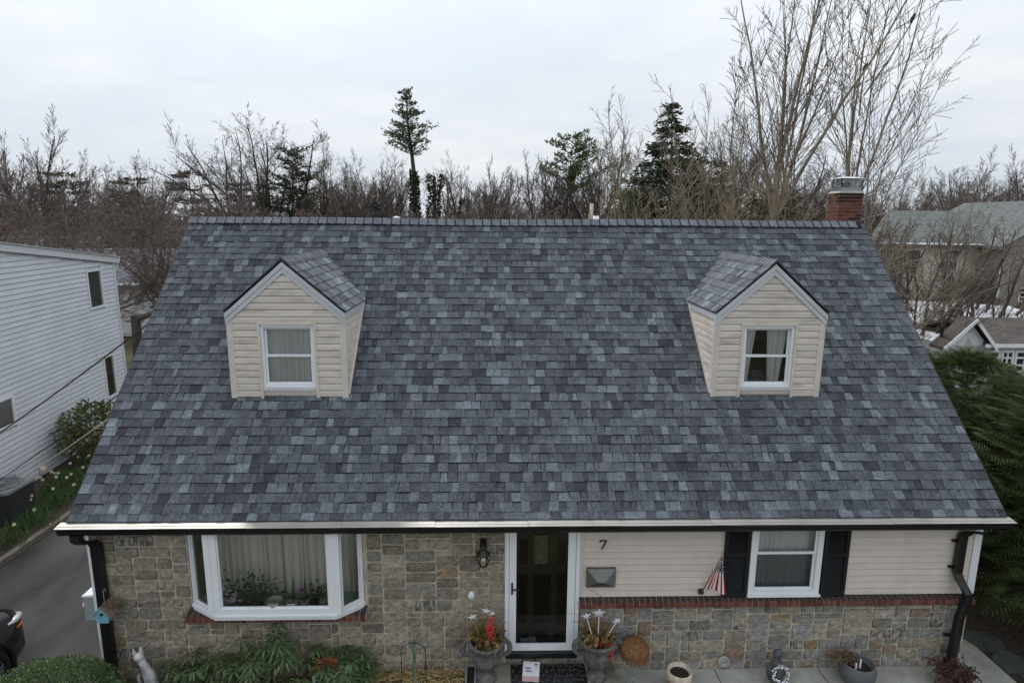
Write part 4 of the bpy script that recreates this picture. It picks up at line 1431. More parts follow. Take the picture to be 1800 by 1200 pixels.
vt = thing('wall_vent', 'round plastic vent cap low on the right stone wall', 'vent', (2.64, 0.2, 0.14))
T90 = Matrix.Rotation(R(90), 3, 'X')
m_vent = mat('vent_grey', (0.34, 0.35, 0.32), 0.6, 0.1)
MB().lathe([(0.085, 0), (0.085, 0.045), (0.062, 0.05), (0.06, 0.03), (0.036, 0.03), (0.036, 0.055), (0.03, 0.055), (0.028, 0.02)], (2.645, 0.20, 0.14), 20, T=T90).build('vent_ring', m_vent, vt, True)
mx = thing('meter_box', 'grey utility box with a white cap on the left side wall', 'utility box', (-6.3, 0.5, 0.8))
m_util = mat('utility_grey', (0.27, 0.30, 0.32), 0.5, 0.06)
boxobj('box_body', m_util, mx, -6.42, -6.205, 0.25, 0.45, 0.86, 1.22)
mb = MB().prism([(-6.43, 1.223), (-6.205, 1.223), (-6.205, 1.27), (-6.43, 1.24)], lambda a, b: (a, 0.24, b), lambda a, b: (a, 0.46, b))
mb.build('box_cap', m_white, mx)
MB().lathe([(0.05, 0), (0.05, 0.05), (0.03, 0.07)], (-6.42, 0.35, 1.05), 12, T=Matrix.Rotation(R(-90), 3, 'Y')).build('meter_dial', m_white, mx)
bh = thing('birdhouse', 'pale blue wooden birdhouse with twig roof hung on the left downspout', 'birdhouse', (-5.95, 0.0, 1.03))
m_bh = mat('birdhouse_blue', (0.16, 0.36, 0.41), 0.7, 0.15, 10)
m_bark = mat('twig_bark', (0.17, 0.12, 0.085), 0.9, 0.4, 20, 0.5, 40)
xb, zb_ = -5.97, 1.04
mb = MB().prism([(xb - .075, zb_), (xb + .075, zb_), (xb + .10, zb_ + .12), (xb, zb_ + .235), (xb - .10, zb_ + .12)], lambda a, b: (a, -0.08, b), lambda a, b: (a, 0.08, b))
mb.build('box', m_bh, bh)
for sx in (-1, 1):
    MB().hexa([(xb, -.1, zb_ + .237), (xb + sx * .135, -.1, zb_ + .085), (xb + sx * .135, .085, zb_ + .085), (xb, .085, zb_ + .237), (xb, -.1, zb_ + .255), (xb + sx * .145, -.1, zb_ + .098), (xb + sx * .145, .085, zb_ + .098), (xb, .085, zb_ + .255)]).build('roof_board', m_bh if sx < 0 else m_bark, bh)
MB().lathe([(0.022, 0), (0.022, 0.006), (0.001, 0.007)], (xb, -0.08, zb_ + .13), 12, T=T90).build('entrance_hole', m_black, bh)
for q in range(5):
    MB().tube([(xb + .02 + q * .022, -.06 + q * .01, zb_ + .27 - q * .02), (xb + .06 + q * .022, .10, zb_ + .28 - q * .02)], .011, 6).build('twig', m_bark, bh)
mb = MB()
mb.tube([(xb + .0, .01, zb_ + .26), (xb - .01, .02, zb_ + .42), (xb + .01, .03, zb_ + .45), (xb + .02, .03, zb_ + .40)], .004, 5)
mb.build('hanger', m_util, bh)

# ------------------------------------------------------------------ things on the ground in front
m_urn = mat('cast_stone_urn', (0.115, 0.113, 0.11), 0.9, 0.4, 12, 0.8, 45)
m_dry = mat('dry_leaf', (0.24, 0.16, 0.06), 0.85, 0.5, 15, col2=(0.10, 0.10, 0.035), trans=0.15)
m_redb = mat('red_ribbon', (0.42, 0.03, 0.03), 0.5, 0.25, 12)
m_star = mat('frosted_star', (0.62, 0.62, 0.66), 0.6, 0.1, 20)
m_tw = mat('curly_twig', (0.20, 0.10, 0.055), 0.8, 0.2)
def star_mesh(c, rad, tilt):
    mb = MB()
    e1 = Vector((math.cos(tilt), 0, math.sin(tilt)))
    e2 = Vector((-math.sin(tilt), -0.35, math.cos(tilt))).normalized()
    nrm = e1.cross(e2).normalized()
    if nrm.y > 0: nrm = -nrm
    pts = []
    for q in range(10):
        a = math.pi / 2 + q * math.pi / 5
        rr_ = rad if q % 2 == 0 else rad * .42
        pts.append(c + e1 * rr_ * math.cos(a) + e2 * rr_ * math.sin(a))
    b = len(mb.v)
    mb.v += [tuple(p) for p in pts] + [tuple(c + nrm * .018), tuple(c - nrm * .018)]
    for q in range(10):
        mb.f += [(b + q, b + (q + 1) % 10, b + 10), (b + (q + 1) % 10, b + q, b + 11)]
        mb.m += [0, 0]
    return mb
def urn(cx, cy, zb, label, stars, seed, ball=None):
    u = thing('garden_urn', label, 'urn', (cx, cy, zb))
    r = np.random.default_rng(seed)
    prof = [(0.15, 0), (0.15, .035), (0.125, .06), (0.085, .09), (0.07, .13), (0.09, .17), (0.16, .23), (0.185, .30), (0.19, .38), (0.175, .43), (0.185, .47), (0.23, .53), (0.245, .56), (0.235, .585), (0.205, .58), (0.19, .53)]
    MB().lathe(prof, (cx, cy, zb), 32, lambda i, k: 1 + (0.05 * (k % 2) if i in (11, 12, 13) else 0.03 * (k % 4 < 2) if 6 <= i <= 8 else 0)).build('bowl', m_urn, u, True)
    MB().lathe([(0.19, .545), (0.1, .56), (0.01, .565)], (cx, cy, zb), 16).build('soil', m_soil, u)
    for sx in (-1, 1):
        c = Vector((cx + sx * .255, cy, zb + .47))
        pts = [c + Vector((sx * .075 * math.cos(a), 0, .105 * math.sin(a))) for a in np.linspace(-1.9, 1.9, 9)]
        MB().tube(pts, [.026, .03, .034, .036, .038, .036, .034, .03, .03], 8).build('handle', m_urn, u, True)
        MB().lathe([(.01, -.04), (.04, -.02), (.045, .01), (.025, .04), (.008, .055)], tuple(c + Vector((0, -.01, .12))), 10).build('finial', m_urn, u, True)
    n = 150
    a = r.uniform(0, 6.28, n)
    rad = np.sqrt(r.random(n)) * .2
    C = np.column_stack([cx + rad * np.cos(a), cy + rad * np.sin(a), zb + .57 + r.random(n) * .16])
    D = np.column_stack([np.cos(a) * .8, np.sin(a) * .8, r.normal(size=n) * .6])
    pl = thing('dried_arrangement', label.replace('urn', 'plants in the urn') if False else ('dried winter arrangement with stars in the left urn' if cx < 0 else 'dried winter arrangement with three stars in the right urn'), 'arrangement', (cx, cy, zb + .56))
    link('leaves', leaf_mesh('leaves', C, D, r.uniform(.06, .12, n), r.uniform(.035, .06, n), r), m_dry, pl)
    for q, (sx_, sz, rad_, ti) in enumerate(stars):
        c = Vector((sx_, cy - .06, sz))
        star_mesh(c, rad_, ti).build('star', m_star, pl)
        MB().tube([(cx + (sx_ - cx) * .35, cy - .04, zb + .57), tuple(c)], .006, 5).build('star_stick', m_staff if cx < 0 else m_fw, pl)
    rb = MB()
    for q in range(9):
        x = cx + (.03 if cx < 0 else .14) + r.normal() * .04
        z = zb + (.72 if cx < 0 else .52) + r.normal() * .07
        if cx < 0: z += .2
        pts = [(x + .03 * math.sin(k * 1.5 + q), cy - .12 + .02 * math.cos(k * 2), z - k * .028) for k in range(6)]
        rb.tube(pts, .012, 4)
    rb.build('ribbon', m_redb, pl)
    for q in range(4):
        MB().lathe([(.004, -.026), (.02, -.018), (.027, 0), (.02, .018), (.004, .026)], (cx - .03 + .035 * q + r.normal() * .01, cy - .13 + r.normal() * .03, zb + .61 + .01 * q), 10).build('ball_ornament', m_redb if q % 2 == 0 else m_dry, pl, True)
    tw = MB()
    for q in range(7):
        h = r.uniform(.3, .62)
        ox = r.normal() * .05
        if cx > 0 and q == 0: h, ox = 1.22, 0.0
        pts = [(cx + ox + r.normal() * .03 * k + .05 * math.sin(k * 1.3 + q) + (.014 * k * (1 if q % 2 else -1) if q else 0), cy + r.normal() * .015, zb + .56 + h * k / 6) for k in range(7)]
        tw.tube(pts, [.006 - .0006 * k for k in range(7)], 4)
    tw.build('curly_twigs', m_tw, pl)
    gs = 60
    C = np.column_stack([cx + r.normal(size=gs) * .05, cy + r.normal(size=gs) * .04, np.full(gs, zb + .57)])
    D = np.column_stack([r.normal(size=gs) * .22, r.normal(size=gs) * .15, np.ones(gs)])
    link('grass_blades', leaf_mesh('grass_blades', C, D, r.uniform(.2, .36, gs), np.full(gs, .012), r), m_dry, pl)
    if ball:
        MB().lathe([(.005, -.05), (.035, -.035), (.045, 0), (.035, .035), (.012, .06)], ball, 8, lambda i, k: 1 + .25 * (k % 2)).build('white_bauble', m_star, pl)
urn(-0.80, -0.10, 0.147, 'grey cast stone urn left of the front door', [(-0.985, 1.13, .085, .3), (-0.80, 1.22, .075, -.2), (-0.72, 1.18, .05, .6)], 1, (-1.0, -0.12, 1.43))
urn(0.745, -0.10, 0.151, 'grey cast stone urn right of the front door', [(0.565, 1.13, .075, .2), (0.735, 1.17, .105, 0), (0.985, 1.05, .075, .5)], 2)

mt = thing('doormat', 'black rubber doormat with scrollwork pattern before the front door', 'doormat', (0.09, -0.1, 0.15))
boxobj('mat_base', m_black, mt, -0.45, 0.60, -0.42, 0.14, 0.1515, 0.162)
m_scr = mat('scroll_rubber', (0.10, 0.10, 0.10), 0.6, 0.2)
sc = MB()
rr = random.Random(6)
for j in range(6):
    for i in range(13):
        c = (-0.41 + i * .078 + (j % 2) * .03, -0.38 + j * .095)
        a0 = rr.uniform(0, 6.28)
        sc.tube([(c[0] + .026 * math.cos(a0 + q * .6), c[1] + .026 * math.sin(a0 + q * .6), .1635) for q in range(8)], .006, 4)
tag(sc.build('scrollwork', m_scr, mt), kind='stuff')
pc = thing('parcel', 'small white shipping box with printed labels on the doormat', 'box', (-0.19, -0.05, 0.16))
m_card = mat('white_card', (0.70, 0.69, 0.72), 0.7, 0.04, 6)
m_ink = mat('label_ink', (0.16, 0.15, 0.25), 0.8, 0.2)
m_pink = mat('pink_tape', (0.62, 0.42, 0.42), 0.6, 0.1)
A = R(-6)
def pr(x, y, z):
    return (-0.17 + x * math.cos(A) - y * math.sin(A), -0.05 + x * math.sin(A) + y * math.cos(A), z)
MB().hexa([pr(-.115, -.16, .163), pr(.115, -.16, .163), pr(.115, .12, .163), pr(-.115, .12, .163), pr(-.115, -.16, .26), pr(.115, -.16, .26), pr(.115, .12, .26), pr(-.115, .12, .26)]).build('carton', m_card, pc)
lb = MB()
for x0, x1, y0, y1 in ((-.09, .0, -.02, .0), (-.09, -.02, -.045, -.03), (-.07, .01, -.09, -.065), (.04, .09, .05, .08), (.05, .09, .02, .03), (-.09, .09, .095, .098)):
    lb.quad(pr(x0, y0, .2612), pr(x1, y0, .2612), pr(x1, y1, .2612), pr(x0, y1, .2612))
lb.build('printed_label', m_ink, pc)
MB().hexa([pr(-.116, -.1625, .17), pr(.116, -.1625, .17), pr(.116, -.161, .17), pr(-.116, -.161, .17), pr(-.116, -.1625, .25), pr(.116, -.1625, .25), pr(.116, -.161, .25), pr(-.116, -.161, .25)]).build('tape', m_pink, pc)

tp = thing('trough_planter', 'small rectangular planter of dark bark chips left of the stoop', 'planter', (-1.0, -0.05, -0.03))
mb = MB()
for b in ((-1.09, -0.945, 0.145, 0.165), (-1.09, -0.945, -0.35, -0.33), (-1.09, -1.07, -0.33, 0.145), (-0.965, -0.945, -0.33, 0.145)):
    mb.box(*b, -0.03, 0.16)
mb.build('planter_box', m_util, tp)
boxobj('bark_chips', m_soil, tp, -1.068, -0.967, -0.328, 0.143, -0.02, 0.13)

# brown fringed seat on wire legs
fs = thing('wire_stool', 'tawny fringed round seat on thin wire legs beside the right urn', 'stool', (1.25, -0.08, 0))
m_fur = mat('tawny_fibre', (0.17, 0.085, 0.036), 0.95, 0.4, 25, 0.9, 60)
rr = random.Random(2)
MB().lathe([(0.02, .72), (0.10, .715), (0.17, .70), (0.195, .67), (0.185, .62), (0.14, .58), (0.03, .57)], (1.245, -0.02, 0), 28, lambda i, k: 1 + rr.uniform(-.06, .06), Matrix.Rotation(R(14), 3, 'X')).build('seat', m_fur, fs, True)
fr_ = MB()
for q in range(90):
    a = q * 2 * math.pi / 90
    x, y = 1.245 + .185 * math.cos(a), -0.17 + .185 * math.sin(a)
    z = .66 + .045 * math.sin(a)
    fr_.bar((x, y, z), (x + .012 * math.cos(a) + rr.uniform(-.01, .01), y + .012 * math.sin(a), z - rr.uniform(.07, .15)), .012, .006, (0, 1, 0))
fr_.build('fringe', m_fur, fs)
lg = MB()
for q in range(6):
    a = q * math.pi / 3
    lg.tube([(1.245 + .14 * math.cos(a), -.13 + .1 * math.sin(a), .62), (1.245 + .12 * math.cos(a), -.13 + .1 * math.sin(a), .42), (1.245 + .05 * math.cos(a), -.13 + .04 * math.sin(a), .22), (1.245 - .13 * math.cos(a), -.13 - .1 * math.sin(a), .002)], .0055, 5)
lg.build('wire_legs', m_util, fs)

def pot(name, label, cx, cy, prof, m, band=None, soil=(.1, .3), n=28):
    t = thing(name, label, 'pot', (cx, cy, 0))
    MB().lathe(prof, (cx, cy, 0), n).build('pot_body', m, t, True)
    MB().lathe([(soil[0], soil[1] - .02), (soil[0] * .6, soil[1] + .01), (.01, soil[1] + .005)], (cx, cy, 0), 18).build('soil', m_soil, t)
    return t
m_terra = mat('terracotta', (0.46, 0.20, 0.085), 0.8, 0.2, 8)
m_limew = mat('limed_rim', (0.52, 0.44, 0.36), 0.85, 0.25, 8)
op = pot('terracotta_pot', 'orange clay pot with a whitened rim and bare soil', 1.875, -0.22, [(0.12, 0.002), (0.15, .17), (0.155, .22)], m_terra, soil=(.148, .29))
MB().lathe([(0.156, .19), (0.172, .205), (0.175, .31), (0.165, .33), (0.152, .325), (0.148, .28)], (1.875, -0.22, 0), 28).build('rim', m_limew, op, True)
m_gpot = mat('charcoal_pot', (0.105, 0.112, 0.12), 0.6, 0.12, 6)
gp = pot('grey_pot', 'smooth charcoal bowl pot holding a withered plant and white tags', 4.43, -0.14, [(0.12, 0.002), (0.19, .07), (0.235, .17), (0.24, .25), (0.215, .34), (0.20, .355), (0.185, .34), (0.19, .28)], m_gpot, soil=(.185, .29))
def withered(name, label, c, n, spread, h, m, seed, lean=(0, 0)):
    t = thing(name, label, 'dead plant', c)
    r = np.random.default_rng(seed)
    segs = []
    for i in range(n):
        a = r.uniform(0, 6.28)
        p = np.array(c) + np.array([r.normal() * .03, r.normal() * .03, 0])
        d = np.array([math.cos(a) * spread + lean[0], math.sin(a) * spread * .7 + lean[1], h])
        for k in range(4):
            p2 = p + d * .25 + r.normal(size=3) * .03
            segs.append((*p, *p2, .006, .004))
            p = p2
            d = d - np.array([0, 0, h * .55])
    link('stalks', seg_mesh('stalks', segs, 3), m, t)
    k = n * 5
    S = np.array(segs)[r.integers(0, len(segs), k)]
    link('dead_leaves', leaf_mesh('dead_leaves', S[:, 3:6], r.normal(size=(k, 3)), r.uniform(.03, .07, k), r.uniform(.015, .03, k), r), m, t)
    return t
m_dead = mat('dead_brown', (0.15, 0.10, 0.055), 0.9, 0.4, 12)
m_deadr = mat('dead_maroon', (0.085, 0.045, 0.035), 0.9, 0.5, 12)
withered('withered_plant', 'brown withered plant drooping over the charcoal pot', (4.36, -0.12, .30), 40, .12, .24, m_dead, 3, (-.12, .05))
for i, (x, z) in enumerate(((4.42, .40), (4.35, .36))):
    MB().box(x - .012, x + .012, -.20 - .02 * i, -.196 - .02 * i, .28, z + .04).build('plant_tag', m_card, gp)
dp = pot('dark_pot', 'brown pot buried under dried dark foliage near the downspout', 5.78, -0.28, [(0.11, 0.002), (0.16, .12), (0.17, .20), (0.16, .205), (0.15, .16)], m_dead, soil=(.15, .17))
withered('dried_grass_clump', 'maroon tangle of dried stems spilling from the pot by the downspout', (5.76, -0.25, .2), 150, .25, .27, m_deadr, 4, (-.05, 0))

gs = thing('goose_statue', 'dark grey garden bird statue on the walkway', 'statue', (3.29, -0.12, 0))
m_goose = mat('grey_resin', (0.075, 0.083, 0.09), 0.6, 0.25, 10)
gb = [(0.05, 0.0), (0.075, .03), (0.10, .10), (0.115, .18), (0.10, .27), (0.07, .345), (0.052, .385), (0.05, .41), (0.062, .44), (0.066, .47), (0.055, .505), (0.028, .53), (0.004, .538)]
MB().lathe(gb, (3.29, -0.10, 0.0), 20, lambda i, k: 1 + (.12 if (k in (14, 15, 16) and 2 < i < 6) else 0)).build('body', m_goose, gs, True)
MB().tube([(3.29, -0.155, .47), (3.29, -0.20, .46), (3.29, -0.225, .45)], [.022, .016, .006], 8).build('beak', m_goose, gs, True)
for sx in (-1, 1):
    MB().lathe([(.01, -.11), (.035, -.06), (.045, 0), (.03, .08), (.006, .11)], (3.29 + sx * .10, -.10, .19), 10, lambda i, k: 1).build('wing', m_goose, gs, True)
    MB().tube([(3.29 + sx * .035, -.12, .02), (3.29 + sx * .05, -.21, .012)], [.03, .022], 8).build('foot', m_goose, gs, True)
wr = thing('bauble_wreath', 'silver bauble wreath with a bow hung round the bird statue', 'wreath', (3.29, -0.24, .25))
m_silver = mat('silver_bauble', (0.72, 0.74, 0.76), 0.16, 0.03, metal=0.95)
bm = MB()
bm.lathe([(.002, -.018), (.013, -.013), (.018, 0), (.013, .013), (.002, .018)], (0, 0, 0), 9)
bme = bm.mesh('bauble', True)
bme.materials.append(m_silver)
for q in range(34):
    a = q * 2 * math.pi / 34
    rad = .098 + (.02 if q % 2 else -.008)
    o = bpy.data.objects.new('bauble', bme)
    COL.objects.link(o)
    o.location = (3.285 + rad * math.cos(a), -.235 - .015 * (q % 3) + .03 * math.sin(a), .255 + rad * math.sin(a))
    o.scale = [rng.uniform(.75, 1.2)] * 3
    attach(o, wr)
bw_ = MB()
for a in (0.5, 1.2, 1.9, 2.6, -.3, 3.5):
    bw_.bar((3.285, -.235, .36), (3.285 + .06 * math.cos(a), -.24, .36 + .045 * math.sin(a)), .022, .008, (0, 1, 0))
bw_.tube([(3.285 + .05 * math.cos(a) , -.17 + .08 * math.sin(a) * -1, .38 + .02 * math.sin(a)) for a in np.linspace(0, 6.28, 12)], .005, 4)
bw_.build('bow', m_silver, wr)

# cat statue in the left bed
ct = thing('cat_statue', 'tall whitewashed wooden cat statue by the left downspout', 'statue', (-5.45, -0.12, -0.03))
m_cat = mat('whitewashed_wood', (0.43, 0.43, 0.43), 0.8, 0.4, 14, 0.4, 40, stretch=(1, 1, .4))
mb = MB()
mb.tube([(-5.36, -.14, -.03), (-5.37, -.14, .12), (-5.40, -.14, .30), (-5.445, -.15, .46), (-5.475, -.16, .53)], [.085, .09, .075, .05, .05], 12)
mb.build('body', m_cat, ct, True)
MB().lathe([(.012, -.075), (.045, -.05), (.062, -.01), (.06, .03), (.035, .06), (.01, .068)], (-5.49, -.17, .585), 12, T=Matrix.Rotation(R(-14), 3, 'Y')).build('head', m_cat, ct, True)
for dx, dz in ((-.05, 0.0), (.035, .035)):
    c = Vector((-5.49 + dx, -.165, .625 + dz))
    MB().hexa([c + Vector((-.028, -.008, 0)), c + Vector((.028, -.008, 0)), c + Vector((.028, .008, 0)), c + Vector((-.028, .008, 0)), c + Vector((-.012 + dx * .2, -.004, .085)), c + Vector((.004 + dx * .2, -.004, .085)), c + Vector((.004 + dx * .2, .004, .085)), c + Vector((-.012 + dx * .2, .004, .085))]).build('ear', m_cat, ct)
fc = MB()
for dx in (-.025, .022):
    fc.bar((-5.49 + dx - .012, -.232, .60), (-5.49 + dx + .012, -.234, .592), .006, .004, (0, 1, 0))
fc.bar((-5.495, -.236, .565), (-5.485, -.236, .565), .008, .004, (0, 1, 0))
fc.build('painted_face', m_black, ct)
MB().tube([(-5.44, -.17, -.02), (-5.50, -.18, .16), (-5.52, -.18, .28), (-5.505, -.18, .33)], [.03, .028, .024, .014], 8).build('tail', m_cat, ct, True)

# rusty metal flower on a stake
ft = thing('metal_flower', 'rust coloured metal flower ornament among the rhododendron leaves', 'ornament', (-2.92, -0.25, -0.03))
m_rust = mat('rust_sheet', (0.22, 0.095, 0.055), 0.75, 0.3, 14, 0.3, 40)
m_rust2 = mat('bright_rust_sheet', (0.36, 0.12, 0.045), 0.7, 0.3, 14)
C0 = Vector((-2.93, -.25, .50))
for q in range(13):
    a = q * 2 * math.pi / 8 + (.39 if q >= 8 else 0)
    l = .235 if q < 8 else .16
    d0 = Vector((math.cos(a), -.25 if q < 8 else -.5, math.sin(a))).normalized()
    s0 = Vector((-math.sin(a), 0, math.cos(a)))
    off = Vector((0, -.012 * (q >= 8), 0))
    mb = MB()
    p = [C0 + off, C0 + off + d0 * l * .5 + s0 * l * .21, C0 + off + d0 * l + Vector((0, -.02, 0)), C0 + off + d0 * l * .5 - s0 * l * .21]
    mid = C0 + off + d0 * l * .5 + Vector((0, .02, 0))
    for b, c in ((0, 1), (1, 2), (2, 3), (3, 0)):
        mb.quad(p[b], p[c], mid)
    mb.build('petal', m_rust2 if q in (0, 1, 7, 12) else m_rust, ft)
MB().tube([(-2.93, -.235, -.03), (-2.93, -.235, .5)], .008, 6).build('stake', m_rust, ft)
MB().lathe([(.004, -.055), (.025, -.03), (.03, .0), (.02, .035), (.004, .05)], (-3.08, -.40, .40), 10).build('x', m_star)
bpy.data.objects['x'].name = 'solar_bulb'
tag(bpy.data.objects['solar_bulb'], 'small white egg-shaped garden light left of the metal flower', 'garden light')

# garden trellis hoop
tl = thing('garden_trellis', 'thin dark wire arch trellis standing in the straw', 'trellis', (-1.80, -0.1, -0.03))
for w, h in ((.168, .80),):
    pts = [(-1.80 - w, -.13, -.03), (-1.80 - w, -.13, .55)] + [(-1.80 - w * math.cos(a), -.13, .60 + .13 * math.sin(a)) for a in np.linspace(0.15, math.pi - .15, 11)] + [(-1.80 + w, -.13, .55), (-1.80 + w, -.13, -.03)]
    MB().tube(pts, .006, 5).build('hoop', m_black, tl, True)
MB().tube([(-1.80, -.13, .73), (-1.80, -.13, .2)], .004, 5).build('centre_wire', m_black, tl)
gn = thing('green_stake', 'weathered green wooden stake behind the wire trellis', 'stake', (-1.79, -.08, -.03))
m_gst = mat('faded_green_paint', (0.14, 0.20, 0.15), 0.8, 0.3, 12)
MB().box(-1.815, -1.77, -.10, -.08, -.03, .74).build('slat', m_gst, gn)
MB().tube([(-1.79, -.09, .74), (-1.80, -.09, .86), (-1.81, -.085, .98), (-1.84, -.08, 1.05)], .006, 5).build('vine', m_gst, gn)
sg = thing('garden_hook', 'short black garden hook beside the rhododendron', 'hook', (-4.80, -.15, -.03))
MB().tube([(-4.80, -.15, -.03), (-4.80, -.15, .40), (-4.81, -.16, .45), (-4.84, -.16, .46)], .012, 7).build('rod', m_black, sg, True)
MB().box(-4.825, -4.775, -.175, -.125, .30, .44).build('lamp_head', m_black, sg)
MB().tube([(-4.79, -.16, .44), (-4.75, -.16, .55)], .006, 5).build('prong', m_util, sg)

# plants on the shelf inside the bay
m_cpot = mat('cream_pot', (0.55, 0.56, 0.48), 0.5, 0.05)
m_leafd = mat('houseplant_leaf', (0.06, 0.11, 0.045), 0.5, 0.4, 10, trans=0.2)
m_purp = mat('purple_bloom', (0.16, 0.03, 0.22), 0.6, 0.2)
m_lil = mat('lilac_bloom', (0.42, 0.30, 0.45), 0.6, 0.2)
def spot(x, y):
    return (x, y, 1.151)
def hp(name, label, x, y, rad, h, m, kind, seed, bloom=None):
    t = thing(name, label, 'houseplant', spot(x, y))
    r = np.random.default_rng(seed)
    y -= .06
    h *= 1.2
    MB().lathe([(rad * .75, 1.152), (rad, 1.152 + h), (rad * 1.05, 1.152 + h), (rad * .9, 1.15 + h * .9)], (x, y, 0), 18).build('pot_body', m, t, True)
    MB().lathe([(rad * .92, 1.15 + h * .88), (.01, 1.15 + h * .9)], (x, y, 0), 14).build('soil', m_soil, t)
    if kind == 'bush':
        big = 1.0 if x < -3.8 else .5
        n = int(190 * big)
        U = r.normal(size=(n, 3)) * np.array([.12, .06, .10]) * big
        C = np.array([x, y + .05, 1.15 + h + .12 * big]) + U
        link('leaves', leaf_mesh('leaves', C, U + r.normal(size=(n, 3)) * .05 - np.array([0, 0, .05]), r.uniform(.04, .08, n), r.uniform(.02, .035, n), r), m_leafd, t)
    elif kind == 'strap':
        n = 9
        for q in range(n):
            a = q * 6.28 / n
            l = r.uniform(.14, .24)
            mb = MB()
            s = Vector((-math.sin(a), math.cos(a), 0)) * .014
            pts = [Vector((x + math.cos(a) * l * t_, y + math.sin(a) * l * t_ * .5, 1.15 + h + (.22 * t_ - .26 * t_ * t_))) for t_ in (0, .25, .5, .75, 1)]
            if q == 0:
                pts = [Vector((x + .02 * t_, y, 1.15 + h + .34 * t_)) for t_ in (0, .25, .5, .75, 1)]
                s = Vector((.022, 0, 0))
            for k_ in range(4):
                w0, w1 = (1 - .2 * k_), (1 - .2 * (k_ + 1))
                mb.quad(pts[k_] - s * w0, pts[k_] + s * w0, pts[k_ + 1] + s * w1, pts[k_ + 1] - s * w1)
            mb.build('leaf', m_leafd, t)
    if bloom:
        mb = MB()
        for q in range(bloom[2]):
            c = Vector((x + bloom[0] + r.normal() * bloom[3], y - .04, 1.15 + h + bloom[1] + r.normal() * bloom[3]))
            for a in range(5):
                t0 = a * 1.2566
                d0 = Vector((math.cos(t0), -.3, math.sin(t0)))
                s0 = Vector((-math.sin(t0), 0, math.cos(t0)))
                mb.quad(c, c + d0 * .014 + s0 * .012, c + d0 * .028, c + d0 * .014 - s0 * .012)
        mb.build('blooms', bloom[4], t)
    return t
hp('flowering_plant', 'lilac-flowered bushy plant at the left end of the bay window', -4.20, 0.12, .09, .10, m_gpot, 'bush', 1, (-.06, .06, 12, .05, m_lil))
hp('leafy_plant', 'dark leafy plant beside the lilac flowers in the bay window', -3.95, 0.14, .08, .10, m_gpot, 'bush', 2)
hp('soil_pot', 'wide cream pot with bare dark soil in the bay window', -3.70, 0.10, .105, .11, m_cpot, 'none', 3)
hp('strap_leaf_plant', 'strap-leaved plant in a cream pot in the bay window', -3.45, 0.11, .10, .105, m_cpot, 'strap', 4)
hp('violet_plant', 'purple-flowered plant in a small white pot in the bay window', -3.29, 0.10, .055, .10, m_white, 'strap', 5, (0, .20, 4, .015, m_purp))
hp('trailing_plant', 'dark trailing plant in a black pot in the bay window', -3.16, 0.11, .065, .10, m_black, 'bush', 6)
hp('end_plant', 'russet plant in a white pot at the right end of the bay window', -3.05, 0.14, .06, .09, m_white, 'bush', 7)

# ------------------------------------------------------------------ cables to the house
m_cable = mat('black_cable', (0.03, 0.03, 0.032), 0.6, 0.1)
m_cable2 = mat('pale_cable', (0.42, 0.41, 0.37), 0.6, 0.1)
def cable(label, a, b, sag, rad, m, extra=None):
    a, b = Vector(a), Vector(b)
    e = a + (b - a) * 1.6
    pts = [a.lerp(e, t / 16) - Vector((0, 0, sag * 4 * (t / 16) * (1 - t / 16))) for t in range(17)]
    mb = MB()
    mb.tube(([Vector(q) for q in extra] if extra else []) + pts, rad, 6)
    tag(mb.build('overhead_cable', m, None, True), label, 'cable', 'service cables at the left gable')
cable('upper dark service cable rising from the left edge to the roof rake', (-6.33, 2.45, 4.72), (-9.6, 3.217, 2.65), 0.06, 0.014, m_cable, [(-6.25, 2.65, 4.72)])
cable('lower dark cable crossing the white siding to the roof edge', (-6.35, 1.50, 3.80), (-10.0, 3.54, 1.60), 0.05, 0.009, m_cable, [(-6.3, 1.6, 3.7)])
cable('pale thin cable in front of the broadleaf shrub', (-6.35, 1.25, 3.53), (-9.0, 3.12, 1.95), 0.03, 0.008, m_cable2, [(-6.30, 1.30, 3.66), (-6.36, 1.30, 3.72)])
print('part3 ok')
# ------------------------------------------------------------------ white neighbour house on the left
m_nwhite = mat('white_clapboard', (0.60, 0.625, 0.665), 0.5, 0.05, 1.5, objcol=True)
m_nfas = mat('neighbour_fascia', (0.58, 0.60, 0.63), 0.45, 0.04)
nh = thing('white_house', 'white clapboard neighbouring house across the driveway at left', 'house', (-12.3, 4, 0))
NA = R(6)
nd_ = Vector((-math.sin(NA), math.cos(NA), 0))          # along the wall, away from the camera
nn_ = Vector((math.cos(NA), math.sin(NA), 0))           # out of the wall
N0 = Vector((-12.0, 6.8, 0))
def npt(s, o, z):
    return tuple(N0 + nd_ * s + nn_ * o + Vector((0, 0, z)))
def nbox(name, m, s0, s1, o0, o1, z0, z1, par=None):
    return MB().hexa([npt(s0, o0, z0), npt(s0, o1, z0), npt(s1, o1, z0), npt(s1, o0, z0), npt(s0, o0, z1), npt(s0, o1, z1), npt(s1, o1, z1), npt(s1, o0, z1)][0:8]).build(name, m, par or nh)
ztop = lambda s: 5.65 - (s - 0.2) * 0.1173
S0, S1 = -7.0, 5.30
NW = [(3.70, 4.42, 3.84, 4.86), (4.06, 4.58, 1.06, 2.26), (-1.1, -0.22, 1.68, 2.28)]
mb = MB()
mb.prism([(S0, -0.05), (S1, -0.05), (S1, ztop(S1)), (S0, ztop(S0))], lambda s, z: npt(s, -0.30, z), lambda s, z: npt(s, -0.02, z))
mb.build('wall', m_nwhite, nh)
mb = MB()
